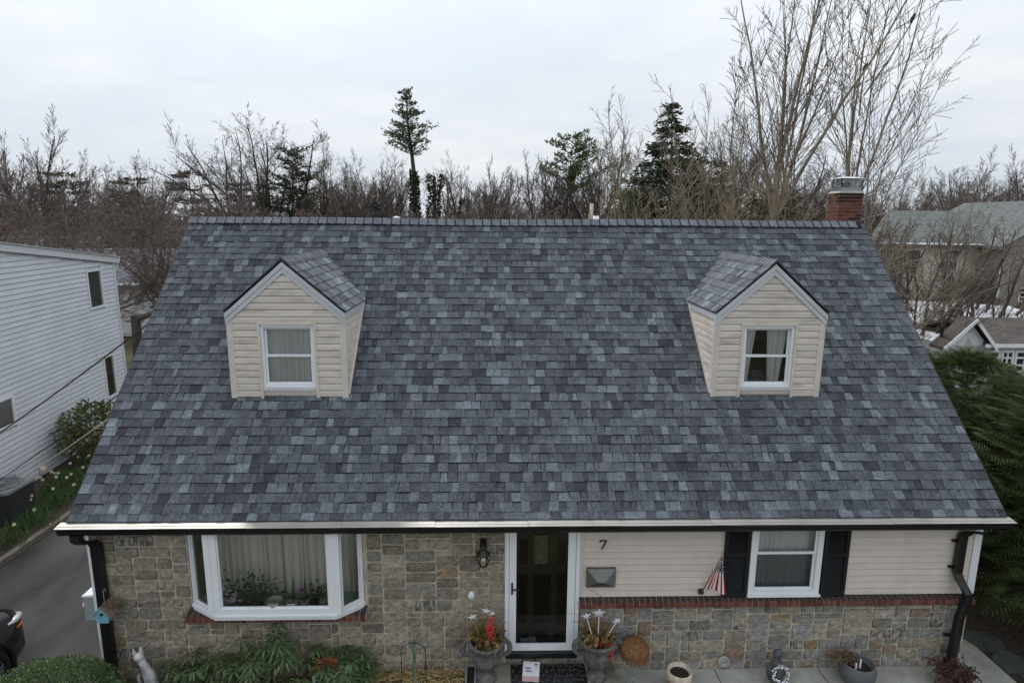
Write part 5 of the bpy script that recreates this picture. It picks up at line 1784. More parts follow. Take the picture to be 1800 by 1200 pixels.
mb.prism([(-12.0, -0.05), (-0.3, -0.05), (-0.3, ztop(S1)), (-12.0, ztop(S1) + .3)], lambda o, z: npt(S1 - .25, o, z), lambda o, z: npt(S1, o, z))
mb.build('back_wall', m_nwhite, nh)
e = 0.127
z = 0.05
rr = random.Random(44)
while z < ztop(S0) - 0.02:
    z1 = z + e
    send = S1 if z1 < ztop(S1) else 0.2 + (5.65 - z1) / 0.1173
    cuts = [(S0, send)]
    for a, b, c, d in NW:
        if z1 > c - 0.03 and z < d + 0.03:
            new = []
            for p, q in cuts:
                if a > p and b < q:
                    new += [(p, a - 0.06), (b + 0.06, q)]
                else:
                    new.append((p, q))
            cuts = new
    for p, q in cuts:
        if q - p < 0.05:
            continue
        kk = rr.uniform(.97, 1.03)
        mb = MB()
        mb.hexa([npt(p, -0.018, z), npt(p, 0.028, z), npt(q, 0.028, z), npt(q, -0.018, z), npt(p, -0.018, z1 - .014), npt(p, 0.010, z1 - .014), npt(q, 0.010, z1 - .014), npt(q, -0.018, z1 - .014)])
        o = mb.build('siding_board', m_nwhite, nh)
        o.color = (kk, kk, kk, 1)
    z = z1
for a, b, c, d in NW:
    w = thing('window', None, None, npt((a + b) / 2, 0, c), parent=nh)
    def part(nm, m, s0, s1, o0, o1, z0, z1):
        return MB().hexa([npt(s0, o0, z0), npt(s0, o1, z0), npt(s1, o1, z0), npt(s1, o0, z0), npt(s0, o0, z1), npt(s0, o1, z1), npt(s1, o1, z1), npt(s1, o0, z1)]).build(nm, m, w)
    f = MB()
    for s0, s1, z0, z1 in ((a - .055, a, c - .06, d + .05), (b, b + .055, c - .06, d + .05), (a, b, d, d + .05), (a, b, c - .06, c)):
        f.hexa([npt(s0, -.018, z0), npt(s0, .045, z0), npt(s1, .045, z0), npt(s1, -.018, z0), npt(s0, -.018, z1), npt(s0, .045, z1), npt(s1, .045, z1), npt(s1, -.018, z1)])
    f.build('window_frame', m_white, w)
    part('dark_backing', m_dark, a, b, -.0185, -.016, c, d)  # flat dark sheet on the wall, standing in for the unlit interior
    g = MB()
    g.quad(npt(a, .005, c), npt(b, .005, c), npt(b, .005, d), npt(a, .005, d))
    g.build('pane', m_glass, w)
    sl = MB()
    zz = c + .04
    while zz < d - .02:
        sl.quad(npt(a + .03, -.012, zz), npt(b - .03, -.012, zz), npt(b - .03, -.004, zz + .035), npt(a + .03, -.004, zz + .035))
        zz += .05
    if not (c < 1.5):
        tag(sl.build('blind_slats', m_util if c > 3 else m_curtw, w), kind='stuff')
m_nroof = mat('flat_membrane', (0.40, 0.42, 0.43), 0.8, 0.1)
mb = MB()
mb.prism([(S0, ztop(S0) - .02), (S1 + .22, ztop(S1 + .22) - .02), (S1 + .22, ztop(S1 + .22) + .155), (S0, ztop(S0) + .155)], lambda s, z: npt(s, 0.031, z), lambda s, z: npt(s, 0.10, z))
mb.build('fascia', m_nfas, nh)
mb = MB()
mb.prism([(S0, ztop(S0) + .157), (S1 + .25, ztop(S1 + .25) + .157), (S1 + .25, ztop(S1 + .25) + .185), (S0, ztop(S0) + .185)], lambda s, z: npt(s, -11.5, z), lambda s, z: npt(s, 0.135, z))
mb.build('roof', m_nroof, nh)
mb = MB()
mb.tube([npt(S1 + .30, .06, ztop(S1) + .08), npt(S1 + .30, -8, ztop(S1) + .08)], .07, 8)
mb.build('gutter', m_nfas, nh)
mb = MB()
mb.tube([npt(S1 + .28, .02, ztop(S1)), npt(S1 + .12, -.02, ztop(S1) - .2), npt(S1 + .06, -.02, ztop(S1) - .35), npt(S1 + .06, -.02, 0)], .045, 6)
mb.build('downspout', m_nfas, nh)
nbox('corner_board', m_nfas, S1 - .09, S1 + .02, -.018, .035, 0, ztop(S1) - .03)
dv = thing('dryer_vent', 'small cream vent hood low on the white clapboard wall', 'vent', npt(.46, .03, .2))
mb = MB()
mb.prism([(0.03, .30), (.12, .22), (.12, .12), (.03, .12)], lambda o, z: npt(.38, o, z), lambda o, z: npt(.56, o, z))
mb.build('vent_hood', m_siding, dv)
dv = thing('disconnect_box', 'grey electrical box on the white wall above the air conditioner', 'electrical box', npt(-.67, .03, .3))
nb_ = lambda nm, m, *b: MB().hexa([npt(b[0], b[2], b[4]), npt(b[0], b[3], b[4]), npt(b[1], b[3], b[4]), npt(b[1], b[2], b[4]), npt(b[0], b[2], b[5]), npt(b[0], b[3], b[5]), npt(b[1], b[3], b[5]), npt(b[1], b[2], b[5])]).build(nm, m, dv)
nb_('box_body', m_util, -.80, -.60, .03, .12, .25, .55)
# air conditioner
ac = thing('air_conditioner', 'dark grey air conditioning unit with round fan grille beside the white house', 'air conditioner', (-11.25, 5.2, 0))
m_ac = mat('ac_charcoal', (0.055, 0.058, 0.062), 0.5, 0.1)
m_act = mat('ac_top', (0.20, 0.21, 0.22), 0.45, 0.1)
ax, ay = -11.28, 5.10
def rsq(h, rad=.10, n=5):
    pts = []
    for cx_, cy_, a0 in ((h - rad, h - rad, 0), (-h + rad, h - rad, 90), (-h + rad, -h + rad, 180), (h - rad, -h + rad, 270)):
        for k in range(n):
            a = R(a0 + 90 * k / (n - 1))
            pts.append((ax + cx_ + rad * math.cos(a), ay + cy_ + rad * math.sin(a)))
    return pts
lv = MB()
z = .04
while z < .70:
    lv.prism(rsq(.43)[::-1], lambda a, b: (a, b, z), lambda a, b: (a, b, z + .012))
    z += .035
lv.build('louver_bands', m_ac, ac)
MB().prism(rsq(.412)[::-1], lambda a, b: (a, b, .02), lambda a, b: (a, b, .70)).build('coil_body', m_black, ac)
MB().prism(rsq(.445)[::-1], lambda a, b: (a, b, .705), lambda a, b: (a, b, .76)).build('top_rim', m_act, ac)
MB().lathe([(.37, .763), (.37, .79), (.34, .80), (.335, .765)], (ax, ay, 0), 28).build('fan_ring', m_act, ac, True)
MB().lathe([(.33, .7645), (.01, .765)], (ax, ay, 0), 24).build('fan_well', m_black, ac)
gr = MB()
for k_ in range(8):
    rad = .06 + k_ * .037
    gr.tube([(ax + rad * math.cos(a), ay + rad * math.sin(a), .79 + .02 * (1 - rad / .36)) for a in np.linspace(0, 6.2832, 25)], .004, 4)
for k_ in range(12):
    a = k_ * math.pi / 6
    gr.bar((ax + .05 * math.cos(a), ay + .05 * math.sin(a), .812), (ax + .35 * math.cos(a), ay + .35 * math.sin(a), .79), .007, .005)
gr.build('fan_grille', m_act, ac)
MB().lathe([(.07, .80), (.07, .82), (.02, .83)], (ax, ay, 0), 14).build('motor_cap', m_act, ac, True)

# ------------------------------------------------------------------ black SUV nosing into the driveway
m_paint = mat('black_car_paint', (0.012, 0.012, 0.013), 0.14, 0.05, spec=0.35)
m_tyre = mat('tyre_rubber', (0.012, 0.012, 0.012), 0.85, 0.1)
m_rim = mat('alloy', (0.42, 0.42, 0.43), 0.3, 0.05, metal=0.9)
m_lamp = mat('headlamp_lens', (0.55, 0.57, 0.6), 0.12, 0.1, spec=0.7)
m_amber = mat('amber_lens', (0.45, 0.12, 0.02), 0.2, 0.1)
def car(cx, fy):
    t = thing('parked_car', 'black sport utility vehicle whose front corner shows at the left edge', 'car', (cx, fy - 2.3, -.05))
    G = -0.05
    hw = 0.95
    # body sections from nose (s=0) backwards: (s, half width, bottom, shoulder, top, top half width)
    sec = [(0.0, .60, .32, .62, .70, .50), (.06, .78, .26, .70, .80, .66), (.18, .88, .22, .80, .92, .76), (.40, .93, .22, .88, 1.0, .80), (.75, .95, .22, .93, 1.05, .82), (1.25, .955, .22, .97, 1.10, .84), (1.75, .955, .22, 1.0, 1.32, .78), (2.15, .955, .22, 1.02, 1.62, .68), (2.6, .955, .22, 1.03, 1.70, .66), (3.6, .95, .22, 1.04, 1.70, .65), (4.3, .93, .24, 1.04, 1.60, .62), (4.65, .86, .32, 1.0, 1.15, .62)]
    mb = MB()
    n = 14
    for s, w, zb, zs, zt_, wt in sec:
        y = fy - s
        half = [(w * .93, zb), (w, zb + .12), (w, (zb + zs) / 2), (w * .985, zs), (wt + (w - wt) * .35, zs + (zt_ - zs) * .45), (wt, zt_ - .02), (wt * .55, zt_ + .02)]
        ring = [(cx + a, y, G + b) for a, b in half] + [(cx - a, y, G + b) for a, b in reversed(half)]
        mb.v += ring
    for i in range(len(sec) - 1):
        for k_ in range(n):
            k2 = (k_ + 1) % n
            mb.f.append((i * n + k_, (i + 1) * n + k_, (i + 1) * n + k2, i * n + k2))
            mb.m.append(0)
    mb.f.append(tuple(range(n)))
    mb.f.append(tuple(reversed(range((len(sec) - 1) * n, len(sec) * n))))
    mb.m += [0, 0]
    mb.build('body', m_paint, t, True)
    for s in (.92, 3.75):
        for sx in (-1, 1):
            T = Matrix.Rotation(R(90 * sx), 3, 'Y')
            c = (cx + sx * .78, fy - s, G + .355)
            w = MB().lathe([(.20, -.02), (.355, -.02), (.362, .06), (.355, .17), (.30, .20), (.235, .195), (.23, .12)], c, 32, T=T)
            w.build('tyre', m_tyre, t, True)
            MB().lathe([(.235, .10), (.235, .175), (.225, .18), (.218, .12), (.01, .12)], c, 28, T=T).build('rim', m_rim, t, True)
            sp = MB()
            for q in range(5):
                for dq in (-.14, .14):
                    a = q * 2 * math.pi / 5 + dq
                    a2 = q * 2 * math.pi / 5 + dq * .5
                    f = lambda rad, aa, o: Vector(c) + Vector((sx * o, rad * math.cos(aa), rad * math.sin(aa)))
                    sp.bar(f(.04, a2, .165), f(.225, a, .172), .026, .02, (sx, 0, 0))
            sp.lathe([(.055, .14), (.055, .18), (.02, .185)], c, 14, T=T)
            sp.build('spokes', m_rim, t)
            ar = MB()
            ar.tube([(cx + sx * .95, fy - s + .42 * math.cos(a), G + .355 + .42 * math.sin(a)) for a in np.linspace(-.35, math.pi + .35, 15)], .035, 6)
            ar.build('wheel_arch', m_tyre, t, True)
    for sx in (-1, 1):
        mb = MB()
        mb.tube([(cx + sx * .62, fy - .02, G + .71), (cx + sx * .78, fy - .10, G + .755), (cx + sx * .885, fy - .30, G + .82), (cx + sx * .93, fy - .48, G + .86)], [.035, .05, .05, .012], 8)
        mb.build('headlight', m_lamp, t, True)
        MB().tube([(cx + sx * .885, fy - .20, G + .70), (cx + sx * .93, fy - .34, G + .72)], [.022, .015], 6).build('turn_lamp', m_amber, t, True)
        mb = MB()
        mb.quad((cx + sx * .955, fy - 2.1, G + 1.08), (cx + sx * .955, fy - 4.1, G + 1.08), (cx + sx * .69, fy - 4.0, G + 1.56), (cx + sx * .70, fy - 2.4, G + 1.56))
        mb.build('side_glass', m_black, t)
        MB().lathe([(.02, -.09), (.08, -.06), (.09, 0), (.06, .07), (.02, .09)], (cx + sx * 1.04, fy - 1.95, G + 1.12), 10).build('mirror', m_paint, t, True)
    mb = MB()
    mb.quad((cx - .74, fy - 1.45, G + 1.20), (cx + .74, fy - 1.45, G + 1.20), (cx + .62, fy - 2.12, G + 1.635), (cx - .62, fy - 2.12, G + 1.635))
    mb.build('windscreen', m_black, t)
    g_ = MB()
    for k_ in range(4):
        g_.bar((cx - .45, fy + .012, G + .42 + k_ * .06), (cx + .45, fy + .012, G + .42 + k_ * .06), .02, .03)
    g_.build('grille', m_rim, t)
    return t
car(-8.42, 0.72)

# ------------------------------------------------------------------ houses beyond
m_beige = mat('beige_clapboard', (0.56, 0.52, 0.46), 0.7, 0.08, 2, objcol=True)
m_taupe = mat('shaded_taupe_clapboard', (0.26, 0.235, 0.205), 0.75, 0.1, 2, objcol=True)  # taupe siding; the shaded side of the house is put into this colour
m_rgrey = mat('far_grey_shingle', (0.115, 0.125, 0.122), 0.9, 0.25, 3, 0.4, 14, fine=.2, fscale=9)
m_rblue = mat('far_blue_shingle', (0.15, 0.155, 0.185), 0.9, 0.25, 3, 0.4, 14, fine=.25, fscale=9)
m_rbrown = mat('shed_brown_shingle', (0.085, 0.072, 0.065), 0.9, 0.3, 5, 0.4, 20, fine=.2, fscale=14)
m_shed = mat('shed_white', (0.62, 0.63, 0.65), 0.6, 0.06, 3, objcol=True)
def boards(par, m, x0, x1, y, z0, z1, e, holes=(), out=.018, zfn=None):
    z = z0
    while z < z1 - .01:
        cuts = [(x0, x1)]
        if zfn:
            cuts = [zfn(z + e)]
        for a, b, c, d in holes:
            if z + e > c and z < d:
                cuts = [q for p in cuts for q in (((p[0], a), (b, p[1])) if p[0] < a and b < p[1] else (p,))]
        for a, b in cuts:
            if b - a > .05:
                mb = MB()
                mb.hexa([(a, y - out, z), (b, y - out, z), (b, y, z), (a, y, z), (a, y - out * .3, z + e - .02), (b, y - out * .3, z + e - .02), (b, y, z + e - .02), (a, y, z + e - .02)])
                mb.build('siding_board', m, par)
        z += e
def fwin(par, x0, x1, z0, z1, y, cols=1, rows=2):
    w = thing('window', None, None, (x0, y, z0), parent=par)
    mb = MB()
    f = .07
    for a, b, c, d in ((x0, x0 + f, z0, z1), (x1 - f, x1, z0, z1), (x0 + f, x1 - f, z0, z0 + f), (x0 + f, x1 - f, z1 - f, z1)):
        mb.box(a, b, y - .06, y, c, d)
    for i in range(1, cols):
        x = x0 + (x1 - x0) * i / cols
        mb.box(x - .025, x + .025, y - .05, y - .001, z0 + f, z1 - f)
    for j in range(1, rows):
        z = z0 + (z1 - z0) * j / rows
        mb.box(x0 + f, x1 - f, y - .045, y - .002, z - .03, z + .03)
    mb.build('window_frame', m_white, w)
    boxobj('dark_interior_sheet', m_black, w, x0 + f, x1 - f, y - .012, y - .004, z0 + f, z1 - f)  # black sheet behind the glass in place of an unlit interior
    g = MB()
    g.quad((x0 + f, y - .03, z0 + f), (x1 - f, y - .03, z0 + f), (x1 - f, y - .03, z1 - f), (x0 + f, y - .03, z1 - f))
    g.build('pane', m_glass, w)
# beige two-storey house
h1 = thing('beige_house', 'two-storey beige clapboard house with grey roof behind the trees at right', 'house', (28, 34, 0))
boxobj('wall', m_beige, h1, 23.2, 30.6, 32.3, 41, 0, 5.15)
boxobj('wing_wall', m_taupe, h1, 30.62, 40, 30.3, 41, 0, 5.0)
hs = [(25.9, 26.8, 3.3, 4.75), (28.35, 29.3, 3.3, 4.75)]
boards(h1, m_beige, 23.2, 30.55, 32.28, 0.6, 5.1, .21, hs, .03)
for a, b, c, d in hs:
    fwin(h1, a, b, c, d, 32.27)
boards(h1, m_taupe, 30.64, 40, 30.28, 0.6, 4.95, .21, [(33.0, 34.3, 3.2, 4.6), (31.95, 34.6, 1.6, 2.5)], .03)
fwin(h1, 33.0, 34.3, 3.2, 4.6, 30.27)
fwin(h1, 31.95, 34.6, 1.6, 2.5, 30.27, 4, 3)
mb = MB()
mb.prism([(31.75, 5.02), (36.8, 7.05), (41.5, 5.02), (41.5, 5.2), (36.8, 7.25), (31.75, 5.2)], lambda y, z: (22.9 + max(0, z - 5.2) * 2.2, y, z), lambda y, z: (34.5, y, z))
mb.build('roof', m_rgrey, h1)
mb = MB()
mb.prism([(30.2, 4.85), (35.3, 7.7), (40.4, 4.85), (40.4, 5.02), (35.3, 7.92), (30.2, 5.02)], lambda x, z: (x, 29.9, z), lambda x, z: (x, 40.5, z))
mb.build('wing_roof', m_rgrey, h1)
mb = MB()
mb.prism([(30.64, 5.0), (40, 5.0), (35.3, 7.6)], lambda x, z: (x, 30.3, z), lambda x, z: (x, 30.5, z))
mb.build('gable_wall', m_taupe, h1)
MB().tube([(22.9, 31.68, 5.12), (31.2, 31.68, 5.05)], .075, 6).build('gutter', m_white, h1)
boxobj('corner_board', m_white, h1, 30.52, 30.66, 30.22, 30.27, 0.6, 4.9)
boxobj('wing_side', m_taupe, h1, 30.6, 30.618, 30.31, 32.25, 0, 4.9)
# low white roof between shed and house
wr_ = thing('white_roof_porch', 'low bright white metal porch roof behind the shed', 'porch', (18.5, 17, 0))
mb = MB()
mb.prism([(15.6, 2.55), (21.8, 2.25), (21.8, 2.33), (15.6, 2.63)], lambda x, z: (x, 15.6, z), lambda x, z: (x, 18.8, z + .55))
m_wmet = mat('white_metal_roof', (0.55, 0.56, 0.58), 0.4, 0.04)
mb.build('roof_sheet', m_wmet, wr_)
for x in (15.8, 18.6, 21.6):
    boxobj('post', m_white, wr_, x - .06, x + .06, 15.7, 15.82, 0, 2.25)
boxobj('wall', m_taupe, wr_, 15.7, 21.7, 18.0, 18.2, 0, 2.5)
# white shed
sh_ = thing('garden_shed', 'white clapboard garden shed with dark roof and a small wreath', 'shed', (16, 13, 0))
boxobj('wall', m_shed, sh_, 13.62, 18.9, 11.35, 14.3, 0, 2.62)
shh = [(15.02, 16.25, 1.75, 2.45)]
boards(sh_, m_shed, 13.62, 18.9, 11.33, 0.3, 2.62, .13, shh, .02)
fwin(sh_, 15.02, 15.4, 1.72, 2.45, 11.32, 1, 3)
fwin(sh_, 15.43, 15.85, 1.72, 2.45, 11.32, 2, 3)
fwin(sh_, 15.88, 16.25, 1.72, 2.45, 11.32, 1, 3)
mb = MB()
mb.prism([(13.5, 2.60), (14.92, 2.60), (14.30, 3.32)], lambda x, z: (x, 11.25, z), lambda x, z: (x, 11.6, z))
mb.build('gable_wall', m_shed, sh_)
for x0, x1, z0, z1 in ((13.35, 14.30, 2.50, 3.42), (14.30, 15.08, 3.42, 2.50)):
    MB().hexa([(x0, 11.05, z0), (x1, 11.05, z1), (x1, 11.7, z1), (x0, 11.7, z0), (x0, 11.05, z0 + .09), (x1, 11.05, z1 + .09), (x1, 11.7, z1 + .09), (x0, 11.7, z0 + .09)]).build('gable_roof', m_rbrown, sh_)
    MB().hexa([(x0, 11.02, z0 - .06), (x1, 11.02, z1 - .06), (x1, 11.048, z1 - .06), (x0, 11.048, z0 - .06), (x0, 11.02, z0 + .085), (x1, 11.02, z1 + .085), (x1, 11.048, z1 + .085), (x0, 11.048, z0 + .085)]).build('rake_board', m_white, sh_)
mb = MB()
mb.prism([(11.1, 2.60), (12.9, 3.15), (14.6, 2.60), (14.6, 2.7), (12.9, 3.26), (11.1, 2.7)], lambda y, z: (14.75, y, z), lambda y, z: (19.1, y, z))
mb.build('main_roof', m_rbrown, sh_)
MB().box(14.7, 19.1, 11.06, 11.098, 2.58, 2.69).build('fascia', m_white, sh_)
wz = thing('shed_wreath', 'tiny orange wreath on the white shed wall', 'wreath', (14.6, 11.28, 2.1))
MB().tube([(14.62 + .11 * math.cos(a), 11.27, 2.12 + .11 * math.sin(a)) for a in np.linspace(0, 6.28, 14)], .045, 6).build('ring', m_rust2, wz, True)
# grey-roofed house at the left, beyond the white one
h2 = thing('grey_roofed_house', 'low pale house with blue-grey shingle roof in the gap at left', 'house', (-21, 28, 0))
boxobj('wall', m_beige, h2, -30.0, -18.4, 26.6, 34, 0, 2.85)
mb = MB()
mb.prism([(26.1, 2.78), (30.3, 4.45), (34.5, 2.78), (34.5, 2.95), (30.3, 4.62), (26.1, 2.95)], lambda y, z: (-30.5, y, z), lambda y, z: (-18.0, y, z))
mb.build('roof', m_rblue, h2)
MB().tube([(-30.4, 26.05, 2.9), (-18.0, 26.05, 2.9)], .07, 6).build('gutter', m_white, h2)
boards(h2, m_shed, -30, -18.42, 26.58, 0.2, 2.8, .2, (), .02)
h3 = thing('far_grey_house', 'distant house roof glimpsed through the twigs above the white house', 'house', (-33, 42, 0))
boxobj('wall', m_beige, h3, -40, -27, 40, 48, 0, 3.2)
mb = MB()
mb.prism([(39.4, 3.1), (44, 4.7), (48.6, 3.1), (48.6, 3.3), (44, 4.9), (39.4, 3.3)], lambda y, z: (-40.6, y, z), lambda y, z: (-26.4, y, z))
mb.build('roof', m_rblue, h3)
h4 = thing('brick_roofed_house', 'small brick-red roofline at the far left edge', 'house', (-40, 36, 0))
boxobj('wall', m_brick_top, h4, -46, -36.5, 34, 40, 0, 3.6)
mb = MB()
mb.prism([(33.5, 3.5), (37, 5.6), (40.5, 3.5), (40.5, 3.7), (37, 5.8), (33.5, 3.7)], lambda y, z: (-46.5, y, z), lambda y, z: (-36, y, z))
mb.build('roof', m_terra, h4)
up_ = thing('utility_pole', 'pale wooden pole standing just behind the ridge', 'pole', (3.8, 22.2, 0))
MB().tube([(3.85, 22.2, 0), (3.85, 22.2, 7.2)], .09, 8).build('shaft', m_limew, up_, True)
MB().box(3.70, 3.80, 22.1, 22.15, 6.5, 6.75).build('bracket', m_limew, up_)
print('part4 ok')
# ------------------------------------------------------------------ trees
m_bark_tan = mat('tan_bark', (0.235, 0.195, 0.145), 0.9, 0.3, 4, 0.4, 25)
m_bark_brown = mat('brown_bark', (0.125, 0.105, 0.088), 0.92, 0.3, 3, 0.4, 20)
m_bark_dark = mat('dark_bark', (0.072, 0.060, 0.052), 0.92, 0.3, 3, 0.4, 20)
m_twig_red = mat('reddish_twigs', (0.150, 0.115, 0.103), 0.92, 0.3, 1.5)
m_twig_brn = mat('brown_twigs', (0.135, 0.108, 0.092), 0.92, 0.3, 1.5)
m_twig_tan = mat('tan_twigs', (0.25, 0.20, 0.14), 0.9, 0.25, 2)
m_needle = mat('spruce_needles', (0.065, 0.085, 0.038), 0.8, 0.4, 1.2, trans=0.3)
m_needle_d = mat('dark_needles', (0.046, 0.060, 0.032), 0.8, 0.4, 1.2, trans=0.25)
m_pine = mat('pine_needles', (0.085, 0.125, 0.05), 0.8, 0.4, 1.5, trans=0.15)
m_ivy = mat('ivy_leaves', (0.04, 0.052, 0.026), 0.7, 0.4, 2, trans=0.1)
m_bluesp = mat('blue_spruce_needles', (0.045, 0.075, 0.06), 0.8, 0.3, 2)
m_hem = mat('hemlock_needles', (0.078, 0.103, 0.034), 0.7, 0.4, 5.0, col2=(0.035, 0.052, 0.018), trans=0.3, lo=0.35, hi=0.65)

def rotaxis(d, ang, r):
    """direction d tilted by ang in a random plane"""
    a = (r.gauss(0, 1), r.gauss(0, 1), r.gauss(0, 1))
    k = a[0] * d[0] + a[1] * d[1] + a[2] * d[2]
    s = [a[i] - k * d[i] for i in range(3)]
    l = math.sqrt(s[0] ** 2 + s[1] ** 2 + s[2] ** 2) or 1
    c, q = math.cos(ang), math.sin(ang)
    return [d[i] * c + s[i] / l * q for i in range(3)]
def grow(out, p, d, L, r0, lev, P, r):
    n = P['n'][lev]
    sl = L / n
    kids = P['kids'][lev] if lev < P['levels'] else 0
    rad = r0
    rend = max(P['rmin'], r0 * P['taper'][min(lev, len(P['taper']) - 1)])
    st = P['start'][lev]
    w, u = P['wig'], P['up'][min(lev, len(P['up']) - 1)]
    acc = 0.0
    for i in range(n):
        t = (i + 1) / n
        d = [d[0] + r.gauss(0, w), d[1] + r.gauss(0, w), d[2] + r.gauss(0, w) + u]
        l = math.sqrt(d[0] ** 2 + d[1] ** 2 + d[2] ** 2)
        d = [q / l for q in d]
        p2 = [p[k] + d[k] * sl for k in range(3)]
        rad2 = r0 + (rend - r0) * t
        out.append((*p, *p2, rad, rad2))
        if kids and t > st:
            acc += kids / (n * (1 - st) + 1e-6)
            while acc > r.random():
                acc -= 1
                f = r.random()
                q = [p[k] + (p2[k] - p[k]) * f for k in range(3)]
                cd = rotaxis(d, R(P['ang'][lev] * r.uniform(.7, 1.3)), r)
                cd[2] += P['lift']
                cl = L * P['ratio'][lev] * (1.15 - .7 * t) * r.uniform(.65, 1.25)
                grow(out, q, cd, cl, max(P['rmin'], rad2 * P['crad']), lev + 1, P, r)
        p, rad = p2, rad2
    return p, d
BASE = dict(n=(6, 6, 5, 4, 3), kids=(6, 8, 6, 4), levels=3, start=(.35, .15, .1, .1, .1), ang=(40, 42, 45, 45), ratio=(.6, .5, .5, .5), up=(.02, .05, .05, .03, .02), wig=.10, taper=(.55, .3, .3, .4), crad=.6, rmin=.008, lift=.15)
def bare_segs(seed, H, r0, fork=.25, nl=5, la=28, lean=(0, 0), ll=.75, **kw):
    P = dict(BASE)
    P.update(kw)
    r = random.Random(seed)
    out = []
    d = [lean[0], lean[1], 1]
    l = math.sqrt(sum(q * q for q in d))
    d = [q / l for q in d]
    P0 = dict(P)
    P0['kids'] = (kw.get('tk', 0),) + tuple(P['kids'][1:])
    p, d = grow(out, [0, 0, 0], d, H * fork, r0, 0, P0, r)
    az = r.uniform(0, 6.28)
    for i in range(nl):
        a = az + i * 2 * math.pi / nl + r.uniform(-.4, .4)
        an = R(la * r.uniform(.35, 1.25))
        if i == 0: an *= .3
        cd = [math.sin(an) * math.cos(a) + d[0] * .5, math.sin(an) * math.sin(a) + d[1] * .5, math.cos(an)]
        grow(out, p, cd, H * ll * r.uniform(.8, 1.1) * (1 - fork * .3), r0 * P['taper'][0] * r.uniform(.55, .85), 1, P, r)
    z = max(s[5] for s in out)
    k = H / z
    return [tuple(q * k for q in s[:6]) + s[6:] for s in out]
def tree_obj(name, label, loc, segs, bark, twig, thr, group=None, rot=0.0, cat='tree', scale=1.0):
    t = bpy.data.objects.new(name, None)
    COL.objects.link(t)
    t.location = loc
    t.rotation_euler = (0, 0, rot)
    t.scale = (scale, scale, scale)
    tag(t, label, cat, group)
    big = [s for s in segs if s[6] >= thr]
    small = [s for s in segs if s[6] < thr]
    if big:
        link('trunk', seg_mesh('trunk', big, 6), bark, t, True)
    if small:
        link('crown', seg_mesh('crown', small, 3), twig, t, True)
    return t
def copy_tree(t, loc, rot, scale, label=None):
    c = t.copy()
    COL.objects.link(c)
    c.location = loc
    c.rotation_euler = (0, 0, rot)
    c.scale = scale
    if label:
        c['label'] = label
    for chd in list(t.children):
        d = chd.copy()
        COL.objects.link(d)
        d.parent = c
    return c

# --- tall tan-barked trees just behind the ridge, right of centre
UPR = dict(ang=(30, 36, 42, 45), ratio=(.6, .36, .40, .5), up=(.02, .03, .02, .02), wig=.05, lift=.22, n=(6, 9, 6, 3, 2), kids=(6, 14, 7, 3), levels=3, rmin=.0075, taper=(.5, .14, .3, .5), crad=.38)
def multi(name, label, loc, stems, bark, twig, thr, **kw):
    """several stems from one foot: (seed, height, radius, lean x, lean y, limbs, limb angle, fork)"""
    segs = []
    for sd_, H, r0, lx, ly, nl, la, fk in stems:
        segs += bare_segs(sd_, H, r0, fk, nl, la, (lx, ly), .74, **{**UPR, **kw})
    return tree_obj(name, label, loc, segs, bark, twig, thr)
multi('young_maple', 'tallest bare tree with upswept limbs rising left of the chimney', (7.45, 12.2, 0), [(3, 16.2, .17, 0, 0, 8, 25, .50), (103, 12.0, .06, -.10, 0, 3, 14, .55)], m_bark_tan, m_bark_brown, .02)
perch_tree = multi('young_maple', 'bare tree leaning right just behind the chimney with a bird in its top', (10.2, 12.0, 0), [(8, 15.2, .13, .025, 0, 5, 13, .48), (108, 13.4, .07, .055, 0, 3, 10, .5)], m_bark_tan, m_bark_brown, .02)
multi('young_maple', 'slender tan multi-stemmed tree left of the dark spruce', (3.9, 9.6, 0), [(5, 9.9, .06, -.10, 0, 3, 13, .5), (105, 9.3, .05, -.03, 0, 3, 13, .5), (106, 8.2, .04, .08, .05, 3, 24, .45)], m_bark_tan, m_twig_tan, .015, rmin=.0055)
multi('young_maple', 'tan multi-stemmed tree in front of the dark spruce', (5.7, 10.2, 0), [(15, 10.6, .06, -.03, 0, 3, 15, .5), (115, 9.6, .05, .06, 0, 3, 15, .5), (116, 8.3, .04, .12, .05, 3, 30, .4)], m_bark_tan, m_twig_tan, .015, rmin=.0055)
BUSH = dict(ang=(34, 42, 46, 48), wig=.09, lift=.08, rmin=.0055, kids=(6, 9, 6, 3))
b1 = multi('young_maple', 'low tangle of tan stems just above the ridge before the tallest tree', (6.6, 9.4, 0), [(25, 8.0, .05, 0, 0, 8, 44, .3)], m_bark_tan, m_twig_tan, .015, **BUSH)
copy_tree(b1, (8.4, 10.6, 0), 2.0, (1, 1, 1.04), 'short tan-twigged tree touching the left side of the chimney')
copy_tree(b1, (9.8, 9.8, 0), 4.0, (1, 1, .97), 'short tan-twigged tree spreading right of the chimney')
copy_tree(b1, (4.9, 9.0, 0), 5.1, (.9, .9, .96), 'low tan twigs poking over the ridge below the dark spruce')

